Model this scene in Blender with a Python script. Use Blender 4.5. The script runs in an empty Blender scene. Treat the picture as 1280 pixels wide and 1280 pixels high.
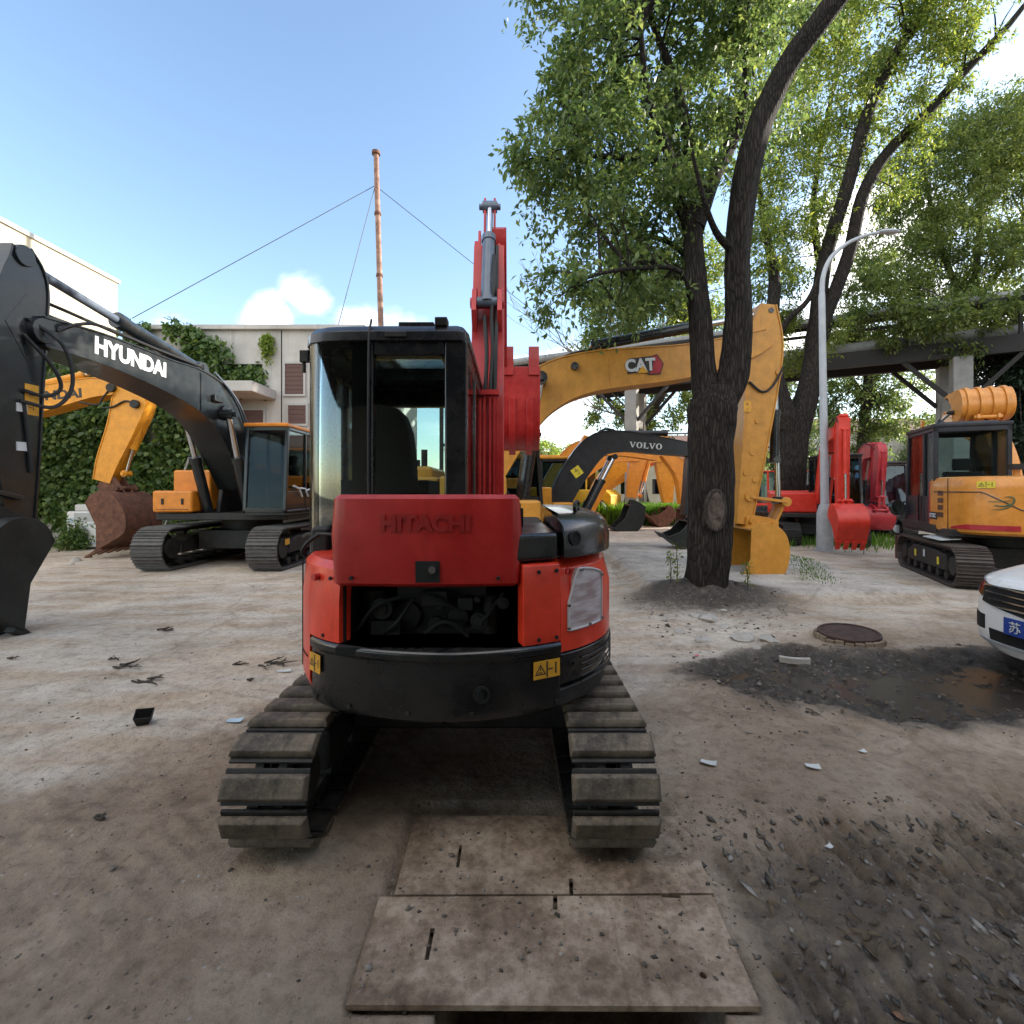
import bpy, bmesh, math, random
import numpy as np
from mathutils import Vector, Matrix
random.seed(7); RNG = np.random.default_rng(11)
SC = bpy.context.scene
COL = SC.collection
F, H, YH = 620.0, 1.6, 612.0          # focal in photo pixels, eye height, horizon row

def P(px, py, d):                      # photo direction at a given depth -> point in the yard
    return Vector(((px-640)*d/F, d, H-(py-YH)*d/F))

# ------------------------------------------------------------------ materials
def nmat(name):
    m = bpy.data.materials.new(name); m.use_nodes = True
    nt = m.node_tree
    for n in list(nt.nodes): nt.nodes.remove(n)
    out = nt.nodes.new('ShaderNodeOutputMaterial')
    return m, nt, out
def N(nt, t, **kw):
    n = nt.nodes.new(t)
    for k, v in kw.items():
        if k.startswith('i_'):
            key = k[2:]
            key = int(key) if key.isdigit() else key.replace('_', ' ')
            n.inputs[key].default_value = v
        else: setattr(n, k, v)
    return n
def L(nt, a, ao, b, bi): nt.links.new(a.outputs[ao], b.inputs[bi])
def rgba(c): return (c[0], c[1], c[2], 1.0)
def ramp(nt, stops, interp='LINEAR'):
    r = nt.nodes.new('ShaderNodeValToRGB'); cr = r.color_ramp; cr.interpolation = interp
    while len(cr.elements) < len(stops): cr.elements.new(0.5)
    for e, (p, c) in zip(cr.elements, stops):
        e.position = p; e.color = rgba(c) if len(c) == 3 else c
    return r
def mixc(nt, blend='MIX'):
    m = nt.nodes.new('ShaderNodeMix'); m.data_type = 'RGBA'; m.blend_type = blend
    return m                            # inputs 0 fac, 6 A, 7 B ; output 2

def paint(name, col, rough=0.35, dust=0.25, dustcol=(.30,.25,.20), metal=0.0, coat=0.0, scale=6.0, var=.12, bump=.0, spec=.5):
    """machine paint: base colour, wear blotches, dust that settles on upward faces"""
    m, nt, out = nmat(name)
    b = N(nt, 'ShaderNodeBsdfPrincipled'); L(nt, b, 0, out, 0)
    b.inputs['Metallic'].default_value = metal
    b.inputs['Coat Weight'].default_value = coat
    b.inputs['Specular IOR Level'].default_value = spec
    tc = N(nt, 'ShaderNodeTexCoord')
    n1 = N(nt, 'ShaderNodeTexNoise', i_Scale=scale, i_Detail=8.0, i_Roughness=.65); L(nt, tc, 'Object', n1, 'Vector')
    n2 = N(nt, 'ShaderNodeTexNoise', i_Scale=scale*7, i_Detail=5.0, i_Roughness=.7); L(nt, tc, 'Object', n2, 'Vector')
    dk = tuple(c*(1-var*2) for c in col); lt = tuple(min(1, c*(1+var)) for c in col)
    r1 = ramp(nt, [(.3, dk), (.7, lt)]); L(nt, n1, 'Fac', r1, 0)
    g = N(nt, 'ShaderNodeNewGeometry'); sx = N(nt, 'ShaderNodeSeparateXYZ'); L(nt, g, 'Normal', sx, 0)
    up = N(nt, 'ShaderNodeMapRange', i_1=0.2, i_2=1.0, i_3=0.35, i_4=1.0); L(nt, sx, 'Z', up, 0)
    dn = N(nt, 'ShaderNodeMapRange', i_1=.42, i_2=.75, i_3=0.0, i_4=1.0)
    add = N(nt, 'ShaderNodeMath', operation='ADD'); L(nt, n1, 'Fac', add, 0)
    h2 = N(nt, 'ShaderNodeMath', operation='MULTIPLY_ADD', i_1=.45, i_2=-.2); L(nt, n2, 'Fac', h2, 0); L(nt, h2, 0, add, 1)
    L(nt, add, 0, dn, 0)
    mul = N(nt, 'ShaderNodeMath', operation='MULTIPLY'); L(nt, up, 0, mul, 0); L(nt, dn, 0, mul, 1)
    mul2 = N(nt, 'ShaderNodeMath', operation='MULTIPLY', i_1=dust); L(nt, mul, 0, mul2, 0)
    mx = mixc(nt); L(nt, mul2, 0, mx, 0); L(nt, r1, 0, mx, 6); mx.inputs[7].default_value = rgba(dustcol)
    mp3 = N(nt, 'ShaderNodeMapping'); mp3.inputs['Scale'].default_value = (scale*2.2, scale*2.2, scale*.28); L(nt, tc, 'Object', mp3, 0)
    n3 = N(nt, 'ShaderNodeTexNoise', i_Scale=1.0, i_Detail=7.0, i_Roughness=.7); L(nt, mp3, 0, n3, 'Vector')
    s3 = ramp(nt, [(.56, (1,1,1)), (.74, (.52,.49,.46))]); L(nt, n3, 'Fac', s3, 0)
    mp4 = N(nt, 'ShaderNodeMapping'); mp4.inputs['Rotation'].default_value = (.7,.5,.9); mp4.inputs['Scale'].default_value = (scale*14, scale*.9, scale*14); L(nt, tc, 'Object', mp4, 0)
    n4 = N(nt, 'ShaderNodeTexNoise', i_Scale=1.0, i_Detail=2.0); L(nt, mp4, 0, n4, 'Vector')
    s4 = ramp(nt, [(.68, (1,1,1)), (.71, (.62,.60,.58))]); L(nt, n4, 'Fac', s4, 0)
    mm = mixc(nt, 'MULTIPLY'); mm.inputs[0].default_value = min(1, .35+dust); L(nt, mx, 2, mm, 6); L(nt, s3, 0, mm, 7)
    mk = mixc(nt, 'MULTIPLY'); mk.inputs[0].default_value = .6; L(nt, mm, 2, mk, 6); L(nt, s4, 0, mk, 7)
    L(nt, mk, 2, b, 'Base Color')
    rr = N(nt, 'ShaderNodeMapRange', i_1=0.0, i_2=1.0, i_3=rough, i_4=min(1, rough+.5)); L(nt, mul2, 0, rr, 0)
    rr2 = N(nt, 'ShaderNodeMath', operation='MULTIPLY_ADD', i_1=.18, i_2=-.09); L(nt, n1, 'Fac', rr2, 0)
    ra = N(nt, 'ShaderNodeMath', operation='ADD', use_clamp=True); L(nt, rr, 0, ra, 0); L(nt, rr2, 0, ra, 1)
    L(nt, ra, 0, b, 'Roughness')
    if bump:
        bp = N(nt, 'ShaderNodeBump', i_Strength=bump, i_Distance=.02); L(nt, n2, 'Fac', bp, 'Height'); L(nt, bp, 0, b, 'Normal')
    return m

def glass(name, tint=(.75,.85,.85), refl=.12):
    m, nt, out = nmat(name)
    t = N(nt, 'ShaderNodeBsdfTransparent'); t.inputs[0].default_value = rgba(tint)
    g = N(nt, 'ShaderNodeBsdfGlossy'); g.inputs['Roughness'].default_value = .03
    fr = N(nt, 'ShaderNodeFresnel', i_IOR=1.5)
    ma = N(nt, 'ShaderNodeMath', operation='MULTIPLY_ADD', i_1=.9, i_2=refl-.04, use_clamp=True); L(nt, fr, 0, ma, 0)
    mx = N(nt, 'ShaderNodeMixShader'); L(nt, ma, 0, mx, 0); L(nt, t, 0, mx, 1); L(nt, g, 0, mx, 2)
    L(nt, mx, 0, out, 0)
    return m

def leafmat(name, c0, c1, c2, transl=.35, rough=.45):
    m, nt, out = nmat(name)
    g = N(nt, 'ShaderNodeNewGeometry')
    r = ramp(nt, [(0, c0), (.55, c1), (1, c2)]); L(nt, g, 'Random Per Island', r, 0)
    b = N(nt, 'ShaderNodeBsdfPrincipled'); L(nt, r, 0, b, 'Base Color'); b.inputs['Roughness'].default_value = rough
    b.inputs['Specular IOR Level'].default_value = .45
    tr = N(nt, 'ShaderNodeBsdfTranslucent')
    hs = N(nt, 'ShaderNodeHueSaturation', i_Hue=.485, i_Saturation=1.15, i_Value=1.9); L(nt, r, 0, hs, 'Color'); L(nt, hs, 0, tr, 0)
    mx = N(nt, 'ShaderNodeMixShader', i_0=transl); L(nt, b, 0, mx, 1); L(nt, tr, 0, mx, 2); L(nt, mx, 0, out, 0)
    return m

def barkmat(name, c0=(.010,.008,.007), c1=(.075,.062,.050), sc=1.0):
    m, nt, out = nmat(name)
    b = N(nt, 'ShaderNodeBsdfPrincipled'); L(nt, b, 0, out, 0); b.inputs['Roughness'].default_value = .9
    b.inputs['Specular IOR Level'].default_value = .2
    tc = N(nt, 'ShaderNodeTexCoord'); mp = N(nt, 'ShaderNodeMapping'); mp.inputs['Scale'].default_value = (30*sc, 30*sc, 2.6*sc)
    ns = N(nt, 'ShaderNodeTexNoise', i_Scale=2.2, i_Detail=4.0); L(nt, tc, 'Object', ns, 'Vector')
    dv = mixc(nt, 'LINEAR_LIGHT'); dv.inputs[0].default_value = .05; L(nt, tc, 'Object', dv, 6); L(nt, ns, 'Color', dv, 7)
    L(nt, dv, 2, mp, 'Vector')
    v = N(nt, 'ShaderNodeTexVoronoi', feature='DISTANCE_TO_EDGE', i_Scale=1.0); L(nt, mp, 0, v, 'Vector')
    n2 = N(nt, 'ShaderNodeTexNoise', i_Scale=3.0, i_Detail=9.0, i_Roughness=.75); L(nt, mp, 0, n2, 'Vector')
    mr = N(nt, 'ShaderNodeMapRange', i_1=0.0, i_2=.35, i_3=0.0, i_4=1.0); L(nt, v, 'Distance', mr, 0)
    mu = N(nt, 'ShaderNodeMath', operation='MULTIPLY'); L(nt, mr, 0, mu, 0); L(nt, n2, 'Fac', mu, 1)
    r = ramp(nt, [(.0, c0), (.75, c1)]); L(nt, mu, 0, r, 0); L(nt, r, 0, b, 'Base Color')
    bp = N(nt, 'ShaderNodeBump', i_Strength=.9, i_Distance=.03); L(nt, mu, 0, bp, 'Height'); L(nt, bp, 0, b, 'Normal')
    return m

def concrete(name, c0, c1, streak=.5, sc=1.0, streakcol=(.05,.048,.045)):
    """weathered wall: blotches plus rain streaks running down"""
    m, nt, out = nmat(name)
    b = N(nt, 'ShaderNodeBsdfPrincipled'); L(nt, b, 0, out, 0); b.inputs['Roughness'].default_value = .9
    tc = N(nt, 'ShaderNodeTexCoord')
    n1 = N(nt, 'ShaderNodeTexNoise', i_Scale=1.2*sc, i_Detail=10.0, i_Roughness=.65); L(nt, tc, 'Object', n1, 'Vector')
    r = ramp(nt, [(.3, c0), (.68, c1)]); L(nt, n1, 'Fac', r, 0)
    mp = N(nt, 'ShaderNodeMapping'); mp.inputs['Scale'].default_value = (3.5*sc, 3.5*sc, .16*sc); L(nt, tc, 'Object', mp, 0)
    n2 = N(nt, 'ShaderNodeTexNoise', i_Scale=1.6, i_Detail=8.0, i_Roughness=.7); L(nt, mp, 0, n2, 'Vector')
    mr = N(nt, 'ShaderNodeMapRange', i_1=.55, i_2=.78, i_3=0.0, i_4=streak); L(nt, n2, 'Fac', mr, 0)
    mx = mixc(nt); L(nt, mr, 0, mx, 0); L(nt, r, 0, mx, 6); mx.inputs[7].default_value = rgba(streakcol)
    L(nt, mx, 2, b, 'Base Color')
    bp = N(nt, 'ShaderNodeBump', i_Strength=.3, i_Distance=.02); L(nt, n1, 'Fac', bp, 'Height'); L(nt, bp, 0, b, 'Normal')
    return m

def rusty(name, c0=(.05,.022,.014), c1=(.20,.085,.05), sc=8.0, rough=.85):
    m, nt, out = nmat(name)
    b = N(nt, 'ShaderNodeBsdfPrincipled'); L(nt, b, 0, out, 0); b.inputs['Roughness'].default_value = rough
    tc = N(nt, 'ShaderNodeTexCoord')
    n = N(nt, 'ShaderNodeTexNoise', i_Scale=sc, i_Detail=9.0, i_Roughness=.7); L(nt, tc, 'Object', n, 'Vector')
    r = ramp(nt, [(.3, c0), (.52, tuple((a+b_)/2 for a, b_ in zip(c0, c1))), (.7, c1)]); L(nt, n, 'Fac', r, 0); L(nt, r, 0, b, 'Base Color')
    bp = N(nt, 'ShaderNodeBump', i_Strength=.3, i_Distance=.01); L(nt, n, 'Fac', bp, 'Height'); L(nt, bp, 0, b, 'Normal')
    return m

def plain(name, col, rough=.6, metal=0.0, emit=None):
    m, nt, out = nmat(name)
    b = N(nt, 'ShaderNodeBsdfPrincipled'); L(nt, b, 0, out, 0)
    b.inputs['Base Color'].default_value = rgba(col); b.inputs['Roughness'].default_value = rough; b.inputs['Metallic'].default_value = metal
    return m

M = {}
M['red']      = paint('red_paint', (.76,.042,.014), .34, .09, coat=.25)
M['red_shaded'] = paint('red_paint_shaded', (.43,.013,.010), .42, .10, coat=.15)  # darker red: the engine cover's shade put into its colour
M['red_boom'] = paint('red_boom_paint', (.50,.018,.016), .38, .25, coat=.15)
M['crimson']  = paint('crimson_paint', (.42,.016,.028), .4, .2)
M['scarlet']  = paint('scarlet_paint', (.70,.035,.016), .38, .2)
M['black']    = paint('black_paint', (.008,.0085,.010), .27, .12, coat=.3)
M['blackm']   = paint('black_steel', (.007,.007,.007), .6, .25)
M['charcoal'] = paint('charcoal_paint', (.009,.0125,.015), .32, .10, coat=.25)
M['bucketdk'] = paint('dark_bucket_paint', (.007,.011,.011), .42, .10)
M['volvodk']  = paint('graphite_paint', (.013,.014,.018), .38, .1)
M['catyel']   = paint('yellow_ochre_paint', (.62,.27,.030), .42, .25, dustcol=(.38,.27,.16))
M['orange']   = paint('orange_paint', (.72,.235,.015), .4, .18, dustcol=(.4,.26,.12))
M['yorange']  = paint('amber_paint', (.72,.29,.015), .4, .2, dustcol=(.4,.26,.12))
M['sany']     = paint('light_orange_paint', (.70,.27,.035), .36, .2, dustcol=(.42,.28,.15), coat=.2)
M['yellow']   = paint('yellow_paint', (.75,.42,.02), .45, .2)
M['track']    = paint('track_steel', (.020,.018,.017), .6, .5, dustcol=(.14,.12,.10), scale=12)
M['shoe']     = paint('worn_track_pad', (.105,.080,.056), .55, .9, dustcol=(.30,.235,.17), scale=11, var=.35, bump=.5)
M['trackgrey']= paint('grey_track_pad', (.085,.08,.076), .5, .55, dustcol=(.17,.15,.13), scale=10, var=.2)
M['trackbrown']= paint('brown_track_steel', (.060,.045,.038), .55, .5, dustcol=(.14,.11,.09), scale=10, var=.2)
M['bay']      = paint('bay_black', (.005,.005,.005), .8, .3, dustcol=(.02,.018,.016))  # near-black shared by the engine bay, holes, recesses and joints
M['enginegrey'] = paint('engine_metal', (.014,.013,.012), .6, .3, dustcol=(.04,.034,.03), metal=.2)
M['chrome']   = paint('chrome_rod', (.6,.62,.65), .18, .05, metal=1.0, var=.03)
M['steelblue']= paint('grey_cylinder', (.10,.125,.165), .35, .15, coat=.2)
M['rust']     = rusty('rusty_steel')
M['rustpole'] = rusty('rusty_mast', (.10,.045,.03), (.42,.25,.18), 3.0)
M['rubber']   = plain('rubber', (.012,.012,.012), .6)
M['seat']     = paint('seat_cloth', (.010,.010,.012), .85, .1)
M['glass']    = glass('clear_glass', (.80,.88,.87), .05)
M['tint']     = glass('tinted_glass', (.60,.68,.68), .02)
M['bluewin']  = glass('bluish_glass', (.55,.70,.78), .05)
M['white']    = paint('white_paint', (.78,.78,.78), .3, .12, coat=.5, var=.02)
M['whitetxt'] = plain('white_lettering', (.60,.61,.61), .55)
M['darktxt']  = plain('dark_lettering', (.03,.025,.02), .5)
M['ghost']    = paint('faded_lettering', (.33,.012,.010), .45, .1)
M['warn']     = paint('warning_yellow', (.75,.36,.02), .5, .25)
M['warny']    = paint('warning_lemon', (.78,.62,.04), .5, .2)
M['beige']    = plain('beige_trim', (.5,.46,.34), .7)
M['lampgrey'] = paint('lamp_pole_grey', (.42,.44,.47), .45, .25, var=.08)
M['bark']     = barkmat('camphor_bark')
M['bark_far'] = barkmat('far_bark', (.03,.026,.022), (.13,.11,.09), .7)
M['barkwound']= paint('bare_wood', (.105,.075,.060), .85, .3, scale=9, var=.42, bump=.8)
M['woundrim'] = barkmat('wound_callus', (.03,.025,.022), (.16,.135,.115), 1.6)
M['twig']     = plain('twig', (.05,.04,.032), .9)
M['leaf']     = leafmat('camphor_leaves', (.060,.100,.036), (.105,.155,.054), (.20,.245,.08), .48)
M['leaf2']    = leafmat('yellower_leaves', (.065,.105,.028), (.12,.17,.042), (.25,.28,.07), .5)  # slightly lighter and yellower than the camphor leaves
M['leaf3']    = leafmat('far_leaves', (.070,.105,.036), (.12,.165,.05), (.21,.24,.075), .5)
M['leafy']    = leafmat('yellowgreen_leaves', (.11,.17,.03), (.18,.26,.05), (.28,.33,.08), .45)
M['conifer']  = leafmat('conifer_needles', (.010,.022,.012), (.016,.034,.017), (.028,.05,.022), .15)
M['ivy']      = leafmat('ivy_leaves', (.045,.090,.026), (.092,.155,.042), (.17,.23,.065), .32)
M['weed']     = leafmat('weed_blades', (.035,.10,.012), (.07,.17,.02), (.14,.24,.035), .4)
M['litter']   = leafmat('dry_leaves', (.06,.04,.025), (.14,.10,.06), (.22,.19,.13), .1, .8)
M['facade']   = concrete('grey_facade', (.38,.36,.335), (.55,.52,.485), .75, 1.0, (.10,.095,.09))
M['cream']    = concrete('cream_wall', (.42,.37,.27), (.52,.465,.35), .35, .6)
M['slab']     = concrete('slab_concrete', (.34,.33,.31), (.46,.45,.43), .3)
M['column']   = concrete('column_concrete', (.19,.185,.175), (.29,.28,.265), .5, 1.5)
M['roofsteel']= paint('dark_rack_steel', (.020,.018,.017), .8, .25, dustcol=(.06,.05,.045))
M['shutter']  = plain('brown_shutter', (.10,.045,.035), .6)
M['shedwall'] = concrete('shed_wall', (.30,.29,.27), (.40,.39,.37), .3)
M['bldg']     = concrete('shade_building_wall', (.50,.48,.44), (.60,.58,.54), .25, .5)
M['stone']    = concrete('pale_stone', (.30,.28,.25), (.46,.43,.39), .1, 6.0)
M['brick']    = concrete('mossy_brick', (.15,.11,.075), (.26,.21,.15), .2, 7.0)
M['paper']    = plain('paper', (.62,.63,.60), .8)
M['paleblue'] = plain('pale_blue_plastic', (.45,.58,.66), .6)
M['cyan']     = plain('cyan_plastic', (.10,.50,.58), .5)
M['plate_blue'] = plain('number_plate_blue', (.012,.05,.28), .4)
M['lightglass'] = glass('lamp_lens', (.75,.78,.8), .25)
M['grassgrey']= plain('air_unit_grey', (.45,.46,.45), .6)

# ------------------------------------------------------------------ mesh builder
def cr(pts, n=6, closed=False):
    """Catmull-Rom through points (any dimension)"""
    p = [Vector(q) if len(q) == 3 else Vector((q[0], q[1])) for q in pts]
    out = []; m = len(p)
    rng = range(m if closed else m-1)
    for i in rng:
        a = p[(i-1) % m] if (closed or i > 0) else p[0]*2-p[1]
        b = p[i]; c = p[(i+1) % m]
        d = p[(i+2) % m] if (closed or i+2 < m) else p[-1]*2-p[-2]
        for k in range(n):
            t = k/n
            out.append(b*(2/2)*1.0 + (c-a)*(t*.5) + (a*2-b*5+c*4-d)*(t*t*.5) + (b*3-a-c*3+d)*(t**3*.5))
    if not closed: out.append(p[-1].copy())
    return out

class MB:
    def __init__(s): s.v = []; s.f = []; s.mi = []
    def add(s, vs, fs, mi=0):
        o = len(s.v); s.v += [tuple(v) for v in vs]
        s.f += [tuple(i+o for i in f) for f in fs]; s.mi += [mi]*len(fs)
        return s
    def bb(s, x0, x1, y0, y1, z0, z1, mi=0, R=None, c=None):
        vs = [Vector((x, y, z)) for z in (z0, z1) for y in (y0, y1) for x in (x0, x1)]
        if R is not None:
            c = Vector(c) if c is not None else Vector(((x0+x1)/2, (y0+y1)/2, (z0+z1)/2))
            vs = [R @ (v-c) + c for v in vs]
        return s.add(vs, [(0,2,3,1),(4,5,7,6),(0,1,5,4),(2,6,7,3),(0,4,6,2),(1,3,7,5)], mi)
    def bar(s, p0, p1, w, h, mi=0, up=(0,0,1)):
        p0 = Vector(p0); p1 = Vector(p1); d = (p1-p0).normalized()
        u = Vector(up); r = d.cross(u)
        if r.length < 1e-3: r = d.cross(Vector((1,0,0)))
        r.normalize(); u = r.cross(d)
        vs = []
        for q in (p0, p1):
            for a, b in ((-1,-1),(1,-1),(1,1),(-1,1)): vs.append(q + r*(a*w/2) + u*(b*h/2))
        return s.add(vs, [(0,3,2,1),(4,5,6,7),(0,1,5,4),(1,2,6,5),(2,3,7,6),(3,0,4,7)], mi)
    def tube(s, pts, r, n=8, mi=0, caps=True):
        pts = [Vector(p) for p in pts]; m = len(pts)
        rs = r if isinstance(r, (list, tuple)) else [r]*m
        t0 = (pts[1]-pts[0]).normalized()
        u = t0.orthogonal().normalized(); vs = []
        for i, p in enumerate(pts):
            t = (pts[min(i+1, m-1)]-pts[max(i-1, 0)])
            t = t.normalized() if t.length > 1e-9 else t0
            u = (u - t*u.dot(t))
            u = u.normalized() if u.length > 1e-6 else t.orthogonal().normalized()
            w = t.cross(u)
            for k in range(n):
                a = 2*math.pi*k/n; vs.append(p + (u*math.cos(a)+w*math.sin(a))*rs[i])
        fs = [(i*n+k, i*n+(k+1) % n, (i+1)*n+(k+1) % n, (i+1)*n+k) for i in range(m-1) for k in range(n)]
        if caps: fs += [tuple(range(n-1, -1, -1)), tuple((m-1)*n+k for k in range(n))]
        return s.add(vs, fs, mi)
    def cyl(s, p0, p1, r0, r1=None, n=16, mi=0):
        return s.tube([p0, p1], [r0, r0 if r1 is None else r1], n, mi)
    def ring(s, c, axis, ro, ri, h, n=24, mi=0):
        c = Vector(c); ax = Vector(axis).normalized(); u = ax.orthogonal().normalized(); w = ax.cross(u); vs = []
        for k in range(n):
            a = 2*math.pi*k/n; e = u*math.cos(a)+w*math.sin(a)
            vs += [c+e*ro-ax*h/2, c+e*ro+ax*h/2, c+e*ri+ax*h/2, c+e*ri-ax*h/2]
        fs = []
        for k in range(n):
            j = (k+1) % n
            for q in range(4): fs.append((k*4+q, j*4+q, j*4+(q+1) % 4, k*4+(q+1) % 4))
        return s.add(vs, fs, mi)
    def loft(s, rings, mi=0, caps=True):
        n = len(rings[0]); m = len(rings); vs = [p for r in rings for p in r]
        fs = [(i*n+k, i*n+(k+1) % n, (i+1)*n+(k+1) % n, (i+1)*n+k) for i in range(m-1) for k in range(n)]
        if caps: fs += [tuple(range(n-1, -1, -1)), tuple((m-1)*n+k for k in range(n))]
        return s.add(vs, fs, mi)
    def prx(s, poly, x0, x1, mi=0):     # polygon in (y,z) extruded along x
        return s.loft([[Vector((x, p[0], p[1])) for p in poly] for x in (x0, x1)], mi)
    def prz(s, poly, z0, z1, mi=0):
        return s.loft([[Vector((p[0], p[1], z)) for p in poly] for z in (z0, z1)], mi)
    def pry(s, poly, y0, y1, mi=0):     # polygon in (x,z)
        return s.loft([[Vector((p[0], y, p[1])) for p in poly] for y in (y0, y1)], mi)
    def strip(s, pts, layers, th, mi=0):
        """curved solid wall: pts plan line, layers [(z, outward offset)], thickness inwards"""
        p = [Vector((q[0], q[1])) for q in pts]; m = len(p); nr = []
        for i in range(m):
            t = (p[min(i+1, m-1)]-p[max(i-1, 0)]).normalized(); nr.append(Vector((t.y, -t.x)))
        rings = []
        for i in range(m):
            r = [Vector((*(p[i]+nr[i]*o), z)) for z, o in layers]
            r += [Vector((*(p[i]+nr[i]*(min(o, 0)-th)), z)) for z, o in reversed(layers)]
            rings.append(r)
        return s.loft(rings, mi)
    def build(s, name, mat, parent=None, bev=0.0, seg=2, smooth=38, recalc=True):
        me = bpy.data.meshes.new(name)
        me.from_pydata(s.v, [], s.f)
        mats = mat if isinstance(mat, (list, tuple)) else [mat]
        for mm in mats: me.materials.append(mm)
        if len(mats) > 1: me.polygons.foreach_set('material_index', s.mi)
        if recalc:
            bm = bmesh.new(); bm.from_mesh(me); bmesh.ops.recalc_face_normals(bm, faces=bm.faces); bm.to_mesh(me); bm.free()
        if smooth:
            me.polygons.foreach_set('use_smooth', [True]*len(me.polygons))
            me.set_sharp_from_angle(angle=math.radians(smooth))
        me.update()
        o = bpy.data.objects.new(name, me); COL.objects.link(o)
        if parent is not None: o.parent = parent
        if bev:
            b = o.modifiers.new('Bevel', 'BEVEL'); b.width = bev; b.segments = seg; b.limit_method = 'ANGLE'
            b.angle_limit = math.radians(32); b.harden_normals = True
        return o

def tag(o, label=None, cat=None, group=None, kind=None):
    if label: o['label'] = label
    if cat: o['category'] = cat
    if group: o['group'] = group
    if kind: o['kind'] = kind
    return o
def empty(name, loc, rz=0.0, label=None, cat=None, group=None):
    o = bpy.data.objects.new(name, None); COL.objects.link(o); o.location = loc; o.rotation_euler = (0, 0, rz)
    o.empty_display_size = .2
    return tag(o, label, cat, group)
def dup(root, loc=None, rz=None, label=None):
    c = root.copy(); COL.objects.link(c)
    if loc is not None: c.location = loc
    if rz is not None: c.rotation_euler = (root.rotation_euler[0], root.rotation_euler[1], rz)
    if label: c['label'] = label
    for ch in list(root.children):
        k = ch.copy(); COL.objects.link(k); k.parent = c
        for g in list(ch.children):
            q = g.copy(); COL.objects.link(q); q.parent = k
    return c

def text(name, body, size, mat, parent, mtx, ext=.002, off=0.0, sx=1.0, bev=0):
    cu = bpy.data.curves.new(name, 'FONT'); cu.body = body; cu.size = size; cu.extrude = ext; cu.offset = off
    cu.align_x = 'CENTER'; cu.align_y = 'CENTER'; cu.resolution_u = 4
    t = bpy.data.objects.new(name+'_curve', cu); COL.objects.link(t)
    dg = bpy.context.evaluated_depsgraph_get(); dg.update()
    me = bpy.data.meshes.new_from_object(t.evaluated_get(dg)); bpy.data.objects.remove(t)
    me.transform(mtx @ Matrix.Diagonal((sx, 1, 1, 1))); me.name = name; me.materials.clear(); me.materials.append(mat)
    o = bpy.data.objects.new(name, me); COL.objects.link(o); o.parent = parent
    return o
def frame(origin, xd, yd):             # matrix with given x / y axes
    x = Vector(xd).normalized(); y = Vector(yd); y = (y-x*y.dot(x)).normalized(); z = x.cross(y)
    m = Matrix((x, y, z)).transposed().to_4x4(); m.translation = Vector(origin); return m

def cut(obj, cutter):
    """boolean difference, evaluated at once; the cutter is removed"""
    mo = obj.modifiers.new('cut', 'BOOLEAN'); mo.object = cutter; mo.operation = 'DIFFERENCE'; mo.solver = 'EXACT'
    dg = bpy.context.evaluated_depsgraph_get(); dg.update()
    me = bpy.data.meshes.new_from_object(obj.evaluated_get(dg)); obj.modifiers.remove(mo)
    obj.data = me; bpy.data.objects.remove(cutter)

# value noise on numpy arrays
def _h(ix, iy, s):
    n = (ix.astype(np.int64)*374761393 + iy.astype(np.int64)*668265263 + s*1442695041) & 0x7fffffff
    n = ((n ^ (n >> 13))*1274126177) & 0x7fffffff
    return ((n ^ (n >> 16)) & 0xffff)/65535.0
def vnoise(x, y, s=0):
    ix = np.floor(x); iy = np.floor(y); fx = x-ix; fy = y-iy
    fx = fx*fx*(3-2*fx); fy = fy*fy*(3-2*fy)
    a = _h(ix, iy, s); b = _h(ix+1, iy, s); c = _h(ix, iy+1, s); d = _h(ix+1, iy+1, s)
    return (a+(b-a)*fx)*(1-fy)+(c+(d-c)*fx)*fy
def fbm(x, y, s=0, o=4):
    r = 0; a = .5; t = 0
    for i in range(o):
        r = r+a*vnoise(x*2**i, y*2**i, s+i*17); t += a; a *= .5
    return r/t
def sstep(a, b, x): 
    t = np.clip((x-a)/(b-a), 0, 1); return t*t*(3-2*t)
# ------------------------------------------------------------------ excavator kit   (local: X right, Y forward, Z up)
def hyd(name, p0, p1, r, frac, par, barrel, rodmat=None, rr=.55):
    """hydraulic cylinder from p0 (barrel end) to p1 (rod end)"""
    p0 = Vector(p0); p1 = Vector(p1); q = p0.lerp(p1, frac); d = (p1-p0).normalized()
    b = MB(); b.cyl(p0, q, r, n=18); b.cyl(q-d*r*.9, q+d*r*.35, r*1.16, n=18); b.cyl(p0-d*r*.3, p0+d*r*.6, r*1.1, n=18)
    ax = Vector((1,0,0)); b.cyl(p0-ax*r*1.5, p0+ax*r*1.5, r*.8, n=12)
    o = b.build(name, barrel, par)
    k = MB(); k.cyl(q, p1, r*rr, n=14); k.build('piston_rod', rodmat or M['chrome'], o)
    e = MB(); e.cyl(p1-ax*r*1.2, p1+ax*r*1.2, r*.95, n=14); e.cyl(p1-ax*r*1.8, p1+ax*r*1.8, r*.5, n=12)
    e.build('rod_eye', barrel, o)
    return o

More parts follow.
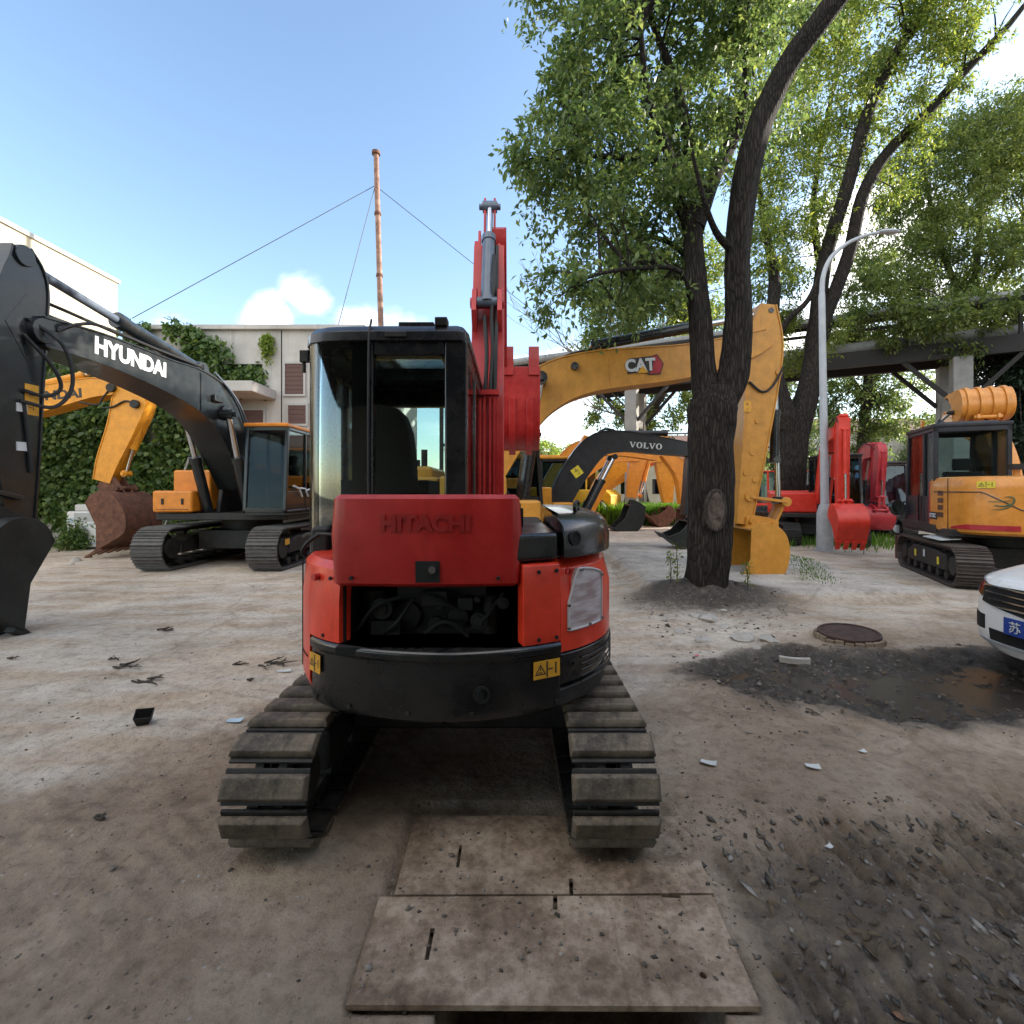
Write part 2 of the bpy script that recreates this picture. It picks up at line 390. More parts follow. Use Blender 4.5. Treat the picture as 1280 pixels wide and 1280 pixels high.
def girder(name, pts, w, mat, par, bev=.02, n=5, x=0.0, flange=True):
    """box girder through [(y, z, depth)] in the x plane"""
    p = cr(pts, n); rings = []; m = len(p); tops = []; bots = []
    for i in range(m):
        t = (p[min(i+1, m-1)]-p[max(i-1, 0)]); t = Vector((t.x, t.y)).normalized(); nr = Vector((-t.y, t.x))
        c = Vector((p[i].x, p[i].y)); d = p[i].z/2
        a = c+nr*d; b_ = c-nr*d; tops.append(a); bots.append(b_)
        rings.append([Vector((x-w/2, a.x, a.y)), Vector((x+w/2, a.x, a.y)), Vector((x+w/2, b_.x, b_.y)), Vector((x-w/2, b_.x, b_.y))])
    b = MB(); b.loft(rings)
    o = b.build(name, mat, par, bev)
    if flange:                           # plates standing proud of the webs, top and bottom
        for side, nm in ((tops, 'top_plate'), (bots, 'bottom_plate')):
            f = MB(); rr = []
            for i in range(m):
                t = (side[min(i+1, m-1)]-side[max(i-1, 0)]).normalized(); nr = Vector((-t.y, t.x)); e = .012
                a = side[i]+nr*e; c = side[i]-nr*e; h = w/2+.018
                rr.append([Vector((x-h, a.x, a.y)), Vector((x+h, a.x, a.y)), Vector((x+h, c.x, c.y)), Vector((x-h, c.x, c.y))])
            f.loft(rr); f.build(nm, mat, o, .004)
    return o

BUCKET = [(-.14,-.12),(.06,-.03),(.26,-.06),(.42,-.18),(.50,-.38),(.51,-.62),(.44,-.88),(.29,-1.07),(-.05,-1.11),(-.40,-1.12)]
def bucket(par, hinge, ang, su, sv, w, mat, x=0.0, teeth=5, toothmat=None, ribs=0, linkpin=(.40,-.06), ears=True):
    ca, sa = math.cos(ang), math.sin(ang)
    def T(u, v):
        u *= su; v *= sv
        return Vector((hinge[0]+u*ca-v*sa, hinge[1]+u*sa+v*ca))
    outer = [Vector((p.x, p.y)) for p in cr(BUCKET, 4)]
    cen = Vector((.05, -.6))
    inner = []
    for i, p in enumerate(outer):
        t = (outer[min(i+1, len(outer)-1)]-outer[max(i-1, 0)]).normalized(); nr = Vector((t.y, -t.x))
        if (cen-p).dot(nr) < 0: nr = -nr
        inner.append(p+nr*.045)
    rings = []
    for o_, i_ in zip(outer, inner):
        a = T(*o_); b = T(*i_)
        rings.append([Vector((x-w/2, a.x, a.y)), Vector((x+w/2, a.x, a.y)), Vector((x+w/2, b.x, b.y)), Vector((x-w/2, b.x, b.y))])
    m = MB(); m.loft(rings)
    bk = m.build('bucket', mat, par, .008)
    rings = []
    for o_, i_ in zip(outer, inner):
        q = i_+(i_-o_)*.10; a = T(*q); q = i_+(i_-o_)*.22; b = T(*q); e = w/2-.022
        rings.append([Vector((x-e, a.x, a.y)), Vector((x+e, a.x, a.y)), Vector((x+e, b.x, b.y)), Vector((x-e, b.x, b.y))])
    m = MB(); m.loft(rings); m.build('worn_lining', M['rust'], bk)
    for s in (-1, 1):
        sp = MB(); poly = [T(*q) for q in outer]
        # mouth edge curves inwards
        l = T(-.16, -.66); poly.append(l)
        xs = x+s*w/2
        sp.loft([[Vector((xs+e, q.x, q.y)) for q in poly] for e in (-.018, .018)])
        sp.build('side_plate', mat, bk, .005)
    if ribs:
        rb = MB()
        for k in range(ribs):
            xx = x-w/2+w*(k+.5)/ribs; rr = []
            for o_ in outer[6:-4]:
                t = cen-o_; a = T(*(o_-t*.0)); b = T(*(o_-t.normalized()*.05))
                rr.append([Vector((xx-.035, a.x, a.y)), Vector((xx+.035, a.x, a.y)), Vector((xx+.035, b.x, b.y)), Vector((xx-.035, b.x, b.y))])
            rb.loft(rr)
        rb.build('wear_strip', mat, bk, .006)
    for k in range(teeth):
        xx = x-w/2+.05+(w-.1)*k/(max(1, teeth-1)); tw = min(.055, w/teeth*.32)
        a = T(-.30, -1.07); a2 = T(-.30, -1.17); b = T(-.62, -1.12); b2 = T(-.62, -1.15)
        tm = MB(); tm.loft([[Vector((xx-tw, q.x, q.y)) for q in (a, b, b2, a2)], [Vector((xx+tw, q.x, q.y)) for q in (a, b, b2, a2)]])
        tm.build('tooth', toothmat or mat, bk, .006)
    if ears:
        e = MB(); hp = T(0, 0); lp = T(*linkpin)
        for s in (-1, 1):
            xs = x+s*w*.2
            poly = [T(-.10, -.10), T(-.08, .08), T(.05, .10), T(.3, .06), T(.48, .0), T(.48, -.14), T(.3, -.1)]
            e.loft([[Vector((xs+d, q.x, q.y)) for q in poly] for d in (-.025, .025)])
        e.cyl((x-w*.28, hp.x, hp.y), (x+w*.28, hp.x, hp.y), .055*su, n=14); e.cyl((x-w*.28, lp.x, lp.y), (x+w*.28, lp.x, lp.y), .05*su, n=14)
        e.build('hinge_bracket', mat, bk, .006)
    return bk, T

def stadium(y0, y1, zc, r, s):
    """point and direction at arc length s around the track loop"""
    Ls = y1-y0; per = 2*Ls+2*math.pi*r; s %= per
    if s < Ls: return Vector((y0+s, zc+r)), Vector((1, 0))
    s -= Ls
    if s < math.pi*r:
        a = s/r; return Vector((y1+r*math.sin(a), zc+r*math.cos(a))), Vector((math.cos(a), -math.sin(a)))
    s -= math.pi*r
    if s < Ls: return Vector((y1-s, zc-r)), Vector((-1, 0))
    s -= Ls; a = s/r
    return Vector((y0-r*math.sin(a), zc-r*math.cos(a))), Vector((-math.cos(a), math.sin(a)))

def crawler(par, xc, w, y0, y1, h, n, mat, framemat, detail=True, bars=3):
    """one crawler track: belt of grouser shoes, frame, sprocket, idler, rollers"""
    r = h/2-.03; zc = h/2; per = 2*(y1-y0)+2*math.pi*r; pitch = per/n
    b = MB()
    for k in range(n):
        p, t = stadium(y0, y1, zc, r, k*pitch); nr = Vector((-t.y, t.x))
        def q(x, a, c): v = p+t*a+nr*c; return Vector((x, v.x, v.y))
        hw = w/2; L0 = pitch*.48
        b.loft([[q(x, -L0, -.012), q(x, -L0, .010), q(x, L0, .010), q(x, L0, -.012)] for x in (xc-hw, xc+hw)])
        for j in range(bars):
            a = (-.36+.36*j*2/(bars-1))*pitch if bars > 1 else 0
            hh = .034
            b.loft([[q(x, a-.014, .009), q(x, a-.007, hh), q(x, a+.007, hh), q(x, a+.014, .009)] for x in (xc-hw, xc+hw)])
    tr = b.build('crawler_track', mat, par)
    lk = MB()
    for dx in (-.07, .07):
        rings = []
        for k in range(60):
            p, t = stadium(y0, y1, zc, r, per*k/60); nr = Vector((-t.y, t.x)); a = p-nr*.012; c = p-nr*.09
            rings.append([Vector((xc+dx-.02, a.x, a.y)), Vector((xc+dx+.02, a.x, a.y)), Vector((xc+dx+.02, c.x, c.y)), Vector((xc+dx-.02, c.x, c.y))])
        rings.append(rings[0]); lk.loft(rings, caps=False)
    lk.build('track_chain', M['track'], tr)
    f = MB(); fw = w*.42
    f.prx([(y0+.2, zc-.12), (y0+.25, zc+.16), (y0+.7, zc+.2), (y1-.6, zc+.2), (y1-.25, zc+.08), (y1-.2, zc-.12)], xc-fw, xc+fw)
    f.build('track_frame', framemat, par, .02)
    for yy, nm in ((y0, 'sprocket'), (y1, 'idler')):
        sgn = MB(); sgn.cyl((xc-.06, yy, zc), (xc+.06, yy, zc), r-.09, n=22); sgn.cyl((xc-w*.4, yy, zc), (xc+w*.4, yy, zc), r*.5, n=18)
        sgn.build(nm, framemat, par, .008)
    if detail:
        nr_ = max(4, int((y1-y0)/.36))
        for k in range(nr_):
            yy = y0+.25+(y1-y0-.5)*k/(nr_-1); rl = MB(); rl.cyl((xc-fw*.95, yy, .15), (xc+fw*.95, yy, .15), .075, n=12); rl.build('track_roller', M['blackm'], par)
        for k in range(2):
            yy = y0+.6+(y1-y0-1.2)*k; rl = MB(); rl.cyl((xc-.09, yy, h-.15), (xc+.09, yy, h-.15), .06, n=12); rl.build('carrier_roller', M['blackm'], par)
    return tr

def cab(par, x0, x1, y0, y1, z0, z1, frm, roofmat, gl, slant=.12, panel=.45, mid=None):
    """operator cab: posts, rails, lower door panel, panes and a seat"""
    t = .07; fr = MB()
    yt = y1-slant                          # windscreen leans back at the top
    def post(x, ya, yb, w=t, d=t): fr.bar((x, ya, z0), (x, yb, z1), w, d)
    for x in (x0+t/2, x1-t/2):
        post(x, y0+t/2, y0+t/2); post(x, y1-t/2, yt-t/2)
        my = mid if mid is not None else y0+(y1-y0)*.42
        post(x, my, my, t*.9)
        fr.bar((x, y0, z1-t/2), (x, yt, z1-t/2), t, t); fr.bar((x, y0, z0+t/2), (x, y1, z0+t/2), t, t)
        fr.bb(x-.02, x+.02, y0+.05, y1-.1, z0, z0+panel)
    fr.bar((x0, y0+t/2, z1-t/2), (x1, y0+t/2, z1-t/2), t, t*1.5); fr.bar((x0, yt-t/2, z1-t/2), (x1, yt-t/2, z1-t/2), t, t*1.3)
    fr.bb(x0, x1, y0, y0+t, z0, z0+panel*.9); fr.bb(x0, x1, y1-t, y1, z0, z0+panel*.25)
    fr.bb(x0, x1, y0, y1, z0-.03, z0+.04)
    c = fr.build('cab', frm, par, .014)
    r = MB(); r.bb(x0-.015, x1+.015, y0-.02, yt+.06, z1, z1+.07); r.bb(x0+.12, x1-.12, y0+.15, yt-.2, z1+.07, z1+.11)
    r.build('roof', roofmat, c, .03, 3)
    g = MB(); g.bb(x0+.03, x0+.036, y0+t, y1-.1, z0+panel, z1-t); g.build('side_window', gl, c)
    g = MB(); g.bb(x1-.036, x1-.03, y0+t, y1-.1, z0+panel, z1-t); g.build('side_window', gl, c)
    g = MB(); g.bb(x0+t, x1-t, y0+.03, y0+.036, z0+panel*.9, z1-t); g.build('rear_window', gl, c)
    g = MB(); fz = z0+panel*.25
    g.loft([[Vector((x, y1-.04, fz)), Vector((x, y1-.034, fz)), Vector((x, yt-.034, z1-t)), Vector((x, yt-.04, z1-t))] for x in (x0+t, x1-t)])
    g.build('windscreen', gl, c)
    s = MB(); cx = (x0+x1)/2; cy = y0+(y1-y0)*.32; w = (x1-x0)*.26
    s.bb(cx-w, cx+w, cy-.05, cy+.42, z0+.38, z0+.5); s.bb(cx-w, cx+w, cy-.16, cy-.03, z0+.45, z0+1.0); s.bb(cx-w*.55, cx+w*.55, cy-.17, cy-.07, z0+1.02, z0+1.24)
    s.bb(cx-w*1.4, cx-w*1.05, cy-.1, cy+.5, z0+.1, z0+.62); s.bb(cx+w*1.05, cx+w*1.4, cy-.1, cy+.5, z0+.1, z0+.62)
    s.build('seat', M['seat'], c, .03)
    return c

def upper(par, s, body, cwmat, frm, roofmat, gl, cabx=None, cabz=2.93, cabtint=None):
    """turntable, deck, right hand tanks, engine hood, counterweight and cab for a mid size machine (s = scale)"""
    d = MB(); d.cyl((0,0,.72*s), (0,0,1.0*s), .62*s, n=28); d.bb(-.75*s, .75*s, -.8*s, .8*s, .35*s, .74*s)
    d.build('turntable', M['blackm'], par, .02)
    d = MB(); d.bb(-1.33*s, 1.33*s, -1.7*s, 1.25*s, .98*s, 1.12*s); d.prx([(-1.0*s, 1.12*s), (-.2*s, 2.0*s), (.55*s, 2.05*s), (.75*s, 1.7*s), (.9*s, 1.12*s)], .24*s, .33*s); d.prx([(-1.0*s, 1.12*s), (-.2*s, 2.0*s), (.55*s, 2.05*s), (.75*s, 1.7*s), (.9*s, 1.12*s)], -.33*s, -.24*s)
    d.build('deck', M['blackm'], par, .02)
    a = MB(); a.bb(.55*s, 1.36*s, .72*s, 1.32*s, 1.14*s, 1.58*s); o = a.build('toolbox', body, par, .05*s, 3)
    k = MB(); k.bb(.62*s, 1.28*s, 1.318*s, 1.326*s, 1.2*s, 1.21*s); k.bb(.72*s, .76*s, 1.318*s, 1.34*s, 1.3*s, 1.42*s); k.bb(1.12*s, 1.16*s, 1.318*s, 1.34*s, 1.3*s, 1.42*s); k.build('latch', M['blackm'], o)
    a = MB(); a.bb(.55*s, 1.36*s, -.5*s, .70*s, 1.14*s, 2.02*s); a.build('fuel_tank', body, par, .05*s, 3)
    a = MB(); a.bb(.5*s, 1.36*s, -1.7*s, -.53*s, 1.14*s, 2.0*s); o = a.build('side_panel', body, par, .04*s, 3)
    a = MB()
    for k in range(7): a.bb(1.355*s, 1.37*s, -1.5*s, -.9*s, (1.35+.07*k)*s, (1.385+.07*k)*s)
    a.build('vent_grille', M['blackm'], o)
    a = MB(); a.bb(-1.36*s, -.36*s, -1.7*s, -.25*s, 1.14*s, 2.0*s); a.build('side_panel', body, par, .04*s, 3)
    a = MB(); a.bb(-.9*s, .9*s, -1.6*s, -.7*s, 1.9*s, 2.22*s); o = a.build('engine_hood', body, par, .08*s, 3)
    a = MB(); a.cyl((.6*s, -.9*s, 2.2*s), (.6*s, -.9*s, 2.55*s), .06*s, n=12); a.build('exhaust', M['blackm'], o)
    cw = cr([(-1.36,-1.72),(-1.34,-2.2),(-1.0,-2.55),(0,-2.72),(1.0,-2.55),(1.34,-2.2),(1.36,-1.72)], 6)
    a = MB(); a.loft([[Vector((p.x*s*f, (p.y+1.72)*s*f-1.72*s, z*s)) for p in cw] for z, f in ((1.0,.95),(1.06,1.0),(1.9,1.0),(2.02,.96),(2.06,.88))])
    a.build('counterweight', cwmat, par)
    cx = cabx or (-1.36*s, -.42*s)
    return cab(par, cx[0], cx[1], -.2*s, 1.5*s, 1.12*s, cabz*s, frm, roofmat, gl)

def hoses(par, paths, r=.018, mat=None, name='hose'):
    for p in paths:
        b = MB(); b.tube(cr(p, 6), r, 7); b.build(name, mat or M['rubber'], par)

def sticker(par, c, xd, yd, w, h, mat, pict=True, name='warning_label'):
    """a printed warning sign: plate with triangle and figure"""
    mt = frame(c, xd, yd); b = MB(); b.bb(-w/2, w/2, -h/2, h/2, 0, .003)
    o = b.build(name, mat, par, smooth=0); o.data.transform(mt)
    if pict:
        g = MB(); q = min(w*.23, h*.38); cx = -w*.25 if w > h else 0; cy = 0 if w > h else h*.22
        tri = [Vector((cx, cy+q*.9, .0035)), Vector((cx-q, cy-q*.75, .0035)), Vector((cx+q, cy-q*.75, .0035))]
        tin = [Vector((cx, cy+q*.50, .0035)), Vector((cx-q*.66, cy-q*.55, .0035)), Vector((cx+q*.66, cy-q*.55, .0035))]
        g.add(tri+tin, [(0,1,4,3),(1,2,5,4),(2,0,3,5)])
        g.bb(cx-q*.10, cx+q*.10, cy-q*.15, cy+q*.3, .0035, .004); g.bb(cx-q*.4, cx+q*.3, cy-q*.45, cy-q*.3, .0035, .004)
        ox, oy = (w*.24, 0) if w > h else (0, -h*.25)
        g.bb(ox-q*.9, ox-q*.1, oy-q*.12, oy+q*.08, .0035, .004); g.bb(ox+q*.3, ox+q*.55, oy-q*.8, oy+q*.5, .0035, .004); g.bb(ox+q*.28, ox+q*.57, oy+q*.55, oy+q*.85, .0035, .004)
        if w > h: g.bb(-.004, .004, -h*.45, h*.45, .0035, .004)
        k = g.build('pictogram', M['darktxt'], o, smooth=0); k.data.transform(mt)
    return o
# ------------------------------------------------------------------ 1. red mini excavator seen from behind
R0 = empty('mini_excavator', (-.30, 3.15, 0), 0, 'red and black mini excavator seen from behind with its engine cover raised', 'excavator')
def red_tracks():
    y0, y1, zc, r = -.85, .85, .272, .232
    per = 2*(y1-y0)+2*math.pi*r; n = 31; pitch = per/n
    L0 = pitch*.64; w = .185
    sm = MB()                                # shoe: steel base plate + chamfered road pad with a worn tread groove
    sm.bb(-w*.97, w*.97, -pitch*.44, pitch*.44, -.014, .0, 1)
    sm.loft([[Vector((-w*a, -L0/2*b, z)), Vector((w*a, -L0/2*b, z)), Vector((w*a, L0/2*b, z)), Vector((-w*a, L0/2*b, z))] for a, b, z in ((1,1,.002), (1,1,.018), (.93,.78,.036))])
    for side in (-1, 1):
        xc = side*.735
        lk = MB()
        for dx in (-.05, .05):
            rings = []
            for k in range(72):
                p, t = stadium(y0, y1, zc, r, per*k/72); nr = Vector((-t.y, t.x)); a = p-nr*.013; c = p-nr*.075
                rings.append([Vector((xc+dx-.018, a.x, a.y)), Vector((xc+dx+.018, a.x, a.y)), Vector((xc+dx+.018, c.x, c.y)), Vector((xc+dx-.018, c.x, c.y))])
            rings.append(rings[0]); lk.loft(rings, caps=False)
        for k in range(n):
            p, t = stadium(y0, y1, zc, r, per*(k+.5)/n); nr = Vector((-t.y, t.x)); q = p-nr*.035
            lk.cyl((xc-.085, q.x, q.y), (xc+.085, q.x, q.y), .016, n=8)
        tr = lk.build('crawler_track', M['track'], R0)
        first = None
        for k in range(n):
            p, t = stadium(y0, y1, zc, r, pitch*k+.03)
            a = math.atan2(t.y, t.x)
            if first is None: first = o = sm.build('track_shoe', [M['shoe'], M['track']], tr, .004)
            else: o = first.copy(); COL.objects.link(o); o.parent = tr
            o.location = (xc, p.x, p.y)
            o.rotation_euler = (a+random.uniform(-.012, .012), 0, random.uniform(-.006, .006))
        f = MB(); f.prx([(-.62,.16),(-.6,.36),(.6,.36),(.62,.16)], xc-.10, xc+.10); f.build('track_frame', M['blackm'], R0, .02)
        for yy, nm in ((y0, 'sprocket'), (y1, 'idler')):
            s = MB(); s.cyl((xc-.025, yy, zc), (xc+.025, yy, zc), .165, n=26); s.cyl((xc-.11, yy, zc), (xc+.11, yy, zc), .1, n=20)
            for k in range(11):
                an = 2*math.pi*k/11; s.bb(xc-.025, xc+.025, yy-.02, yy+.02, zc+.15, zc+.185, R=Matrix.Rotation(an, 3, 'X'), c=(xc, yy, zc))
            s.build(nm, M['blackm'], R0, .004)
        for k in range(4): rl = MB(); rl.cyl((xc-.09, -.5+k*.33, .115), (xc+.09, -.5+k*.33, .115), .06, n=14); rl.build('track_roller', M['blackm'], R0)
    b = MB(); b.bb(-.62, .62, -.3, .3, .22, .42); b.cyl((0,0,.4), (0,0,.62), .36, n=32); b.build('undercarriage', M['blackm'], R0, .02)
    b = MB(); b.loft([[Vector((x, 1.28+dy, z)) for x, z in ((-.92,.06),(.92,.06),(.92,.40),(-.92,.40))] for dy in (0, .03)])
    b.bar((-.4, .5, .25), (-.4, 1.28, .22), .08, .1); b.bar((.4, .5, .25), (.4, 1.28, .22), .08, .1); b.build('dozer_blade', M['red'], R0, .01)
red_tracks()

OUTL = [(-.86,.55),(-.86,.1),(-.845,-.32),(-.765,-.62),(-.605,-.85),(-.36,-.985),(0,-1.05),(.30,-1.0),(.52,-.90),(.68,-.76),(.79,-.58),(.845,-.35),(.86,0),(.86,.35),(.86,.95)]
_oc = cr(OUTL, 10)
def osl(a, b): return _oc[int(round(a*10)):int(round(b*10))+1]
def red_body():
    d = MB()
    deck = [(p.x*.97, p.y*.97) for p in osl(0, 14)] + [(.35, 1.05), (-.35, 1.05)]
    d.prz(deck, .60, .68); d.build('deck', M['blackm'], R0, .01)
    # counterweight
    w = MB(); w.strip(osl(3.75, 8.0), [(.585,-.05),(.61,-.012),(.65,0),(.862,0),(.872,.012),(.900,.012),(.912,.0)], .34)
    cw = w.build('counterweight', M['black'], R0, .006, 2)
    p = Vector((.17, -1.035, .725)); k = MB(); k.ring(p, (.12,-1,0), .037, .026, .012, 28); k.build('tow_hole_rim', M['blackm'], cw)
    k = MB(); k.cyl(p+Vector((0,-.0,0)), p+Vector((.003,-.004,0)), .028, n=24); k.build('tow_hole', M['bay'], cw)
    pts = osl(7.45, 7.92)
    a, b = pts[0], pts[-1]; xd = Vector((b.x-a.x, b.y-a.y, 0)).normalized(); nr = Vector((xd.y, -xd.x, 0)); c = Vector(((a.x+b.x)/2, (a.y+b.y)/2, .805))+nr*.012
    sticker(R0, c, xd, (0,0,1), .135, .078, M['warn'])
    pts = osl(3.85, 4.15); a, b = pts[0], pts[-1]; xd = Vector((b.x-a.x, b.y-a.y, 0)).normalized(); nr = Vector((xd.y, -xd.x, 0)); c = Vector(((a.x+b.x)/2, (a.y+b.y)/2, .80))+nr*.010
    sticker(R0, c, xd, (0,0,1), .10, .085, M['warn'])
    # left panel
    w = MB(); w.strip(osl(0, 3.7), [(.66,-.015),(.70,0),(1.10,0),(1.24,-.015),(1.27,-.05),(1.275,-.09)], .07); w.strip(osl(3.7, 4.62), [(.914,0),(1.10,0),(1.24,-.015),(1.27,-.05),(1.275,-.09)], .07); lp = w.build('side_panel', M['red'], R0, .006)
    k = MB(); c = Vector((_oc[40].x-.0, _oc[40].y, 1.195)); k.cyl(c+Vector((.02,.03,0)), c+Vector((-.012,-.014,0)), .016, n=16); k.build('bolt', M['red_shaded'], lp)
    pts = osl(2.05, 2.4); a = pts[0]; xd = Vector((pts[-1].x-a.x, pts[-1].y-a.y, 0)).normalized(); nr = Vector((xd.y, -xd.x, 0)); c = Vector((a.x, a.y, 1.02))+nr*.004
    k = MB(); k.ring(c, nr, .045, .038, .003, 28); k.bb(c.x-.004, c.x+.002, c.y-.02, c.y+.02, c.z-.02, c.z+.02); k.build('round_badge', M['whitetxt'], lp)
    # right rear panel
    w = MB(); w.strip(osl(7.22, 7.98), [(.913,0),(1.20,0),(1.262,-.006),(1.27,-.02)], .07); w.build('rear_panel', M['red'], R0, .008)
    # engine bay
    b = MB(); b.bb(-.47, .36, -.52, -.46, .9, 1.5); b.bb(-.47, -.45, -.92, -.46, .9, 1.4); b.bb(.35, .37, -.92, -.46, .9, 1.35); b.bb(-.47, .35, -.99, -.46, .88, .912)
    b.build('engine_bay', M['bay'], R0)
    e = MB(); e.bb(-.25, .18, -.78, -.52, .91, 1.14); e.cyl((-.2,-.8,1.0), (-.2,-.72,1.0), .07, n=18); e.cyl((.05,-.84,1.0), (.05,-.78,1.0), .05, n=18); e.cyl((.2,-.78,.92), (.2,-.78,1.10), .045, n=16)
    e.cyl((-.37,-.75,.92), (-.37,-.75,1.12), .05, n=16); e.bb(.05,.12,-.86,-.8,1.04,1.1); e.cyl((.14,-.86,1.09),(.14,-.83,1.09),.016,n=12); e.cyl((-.04,-.85,1.06),(-.04,-.82,1.06),.02,n=12)
    e.build('engine', M['enginegrey'], R0, .006)
    hoses(R0, [[(-.42,-.85,.95),(-.3,-.9,1.08),(-.1,-.88,1.12),(.06,-.86,1.04)],[(.1,-.86,.95),(.18,-.9,1.02),(.26,-.85,1.12)],[(-.1,-.87,.94),(0,-.9,1.0),(.1,-.88,.93)],[(-.3,-.84,.93),(-.22,-.9,1.0),(-.14,-.86,1.12)]], .009, M['bay'])
    # right corner: radiator side panel with pale screen
    w = MB(); w.strip(osl(8.04, 12.6), [(.86,0),(1.12,0),(1.235,-.03),(1.27,-.07),(1.275,-.1)], .06); rp = w.build('radiator_panel', M['red'], R0, .008)
    g = MB(); a = osl(8.2, 9.5)
    rr = []
    for i, p_ in enumerate(a):
        t = i/(len(a)-1); tt = (a[min(i+1, len(a)-1)]-a[max(i-1, 0)]).normalized(); nr = Vector((tt.y, -tt.x))
        zt = 1.08+.15*min(1, t/.2) if t < .2 else 1.232-.04*((t-.2)/.8)**2
        zb = .955
        q = p_+nr*.004; q2 = p_-nr*.02
        rr.append([Vector((q.x, q.y, zt)), Vector((q.x, q.y, zb)), Vector((q2.x, q2.y, zb)), Vector((q2.x, q2.y, zt))])
    g.loft(rr); sc = g.build('radiator_screen', M['screen'], rp)
    rim = [r[0]+Vector((0,0,0)) for r in rr] + [r[1] for r in reversed(rr)]
    g = MB(); g.tube(rim+[rim[0]], .006, 6); g.build('screen_rim', M['screenrim'], sc)
    g = MB()
    for i, (j, zz) in enumerate(((0, .965), (0, 1.07), (4, 1.225), (13, 1.18), (13, .965), (7, .96))):
        q = rr[min(j, len(rr)-1)][0]; tt = Vector((q.x-.1, q.y+.1, 0)).normalized(); g = MB(); g.cyl((q.x, q.y, zz), (q.x+tt.x*.008, q.y+tt.y*.008-.004, zz), .007, n=8); g.build('screen_bolt', M['chrome'], sc)
    c = Vector((_oc[82].x, _oc[82].y, 1.225)); tt = Vector((.55,-.83,0)); g = MB(); g.ring(c+tt*.002, tt, .017, .010, .01, 18); g.build('lock', M['red_shaded'], rp)
    w = MB(); w.strip(osl(8.04, 12.6), [(.62,-.14),(.70,-.03),(.80,0),(.852,0)], .05); sk = w.build('lower_skirt', M['black'], R0, .006)
    g = MB()
    for k in range(5):
        a = osl(8.6+.0*k, 11.6); g.tube([Vector((q.x*1.004, q.y*1.004, .70+.028*k)) for q in a], .004, 5)
    g.build('skirt_rib', M['blackm'], sk)
    c = Vector((_oc[83].x, _oc[83].y, .80)); g = MB(); g.ring(c+tt*.004, tt, .016, .009, .01, 18); g.build('lock', M['enginegrey'], sk)
    # black top covers
    w = MB(); top = [(p_.x, p_.y) for p_ in osl(6.9, 8.0)] + [(.50,-.2), (.18,-.2)]
    w.prz([(q[0]*.985, q[1]*.985) for q in top], 1.28, 1.405); w.build('top_cover', M['black'], R0, .02, 3)
    w = MB(); prof = [(1.285,0),(1.37,0),(1.43,-.015),(1.468,-.05),(1.485,-.11)]
    arc = osl(8.06, 13.4); rings = []
    cen = Vector((.5, -.1))
    for z, o_ in prof:
        rings.append([])
        for i, q in enumerate(arc):
            tt = (arc[min(i+1, len(arc)-1)]-arc[max(i-1, 0)]).normalized(); nr = Vector((tt.y, -tt.x)); v = q+nr*o_
            rings[-1].append(Vector((v.x, v.y, z)))
        rings[-1] += [Vector((.52, .68, z)), Vector((.515, -.80-.0*o_, z))]
    w.loft(rings); oc = w.build('corner_cover', M['black'], R0, .012, 2)
    c = Vector((_oc[84].x, _oc[84].y, 1.375)); tt = Vector((.60,-.80,0)).normalized(); g = MB(); g.ring(c+tt*.004, tt, .034, .025, .012, 30); g.build('filler_ring', M['enginegrey'], oc)
    g = MB(); g.cyl(c-tt*.01, c+tt*.006, .026, n=24); g.build('filler_hole', M['bay'], oc)
    # raised engine cover
    hp = cr([(-.488,-.90),(-.480,-.965),(-.40,-.985),(-.08,-1.0),(.25,-.985),(.325,-.965),(.333,-.90)], 8)
    h = MB(); h.strip(hp, [(1.175,-.02),(1.19,0),(1.40,.012),(1.56,.0),(1.578,-.02)], .10)
    ho = h.build('engine_cover', M['red_shaded'], R0, .012, 3)
    for x in (-.40,.24):
        b = MB(); b.cyl((x,-1.0,1.215),(x,-.97,1.215),.008,n=10); b.build('bolt', M['enginegrey'], ho)
    c = Vector((-.065,-1.009,1.245)); b = MB(); b.bb(c.x-.052, c.x+.052, c.y-.002, c.y+.012, c.z-.046, c.z+.046); lt = b.build('latch_recess', M['bay'], ho, .001)
    b = MB(); b.cyl((c.x+.022,c.y-.016,c.z+.01), (c.x+.022,c.y,c.z+.01), .016, n=18); b.build('latch_knob', M['chrome'], lt)
    tx = text('faded_lettering', 'HITACHI', .098, M['ghost'], ho, frame((-.075,-1.0132,1.452), (1,0,0), (0,-.0,1)), .0012, .005, 1.02)
    for v in tx.data.vertices: v.co.y += .138*(v.co.x+.08)**2
    b = MB(); b.bar((-.3,-.93,1.2), (-.3,-.6,1.1), .03, .03); b.bar((.2,-.93,1.2), (.2,-.6,1.1), .03, .03); b.bb(-.49,.34,-.9,-.45,1.50,1.535); b.build('hinge_arm', M['blackm'], R0)
    # deck left of the cab, steps, front frame
    b = MB(); b.bb(-.80,-.5,-.42,.95,1.205,1.262); b.bb(-.76,.5,-.3,.95,.68,1.2); b.bb(.12,.5,-.2,.5,1.201,1.40); b.bb(-.78,-.68,-.50,-.43,1.20,1.40); b.build('body_frame', M['blackm'], R0, .02)
    b = MB(); b.bb(-.22,.0,.95,1.1,.5,.95); b.bb(-.1,.25,.85,1.2,.6,.95); b.build('swing_post', M['red_boom'], R0, .02)
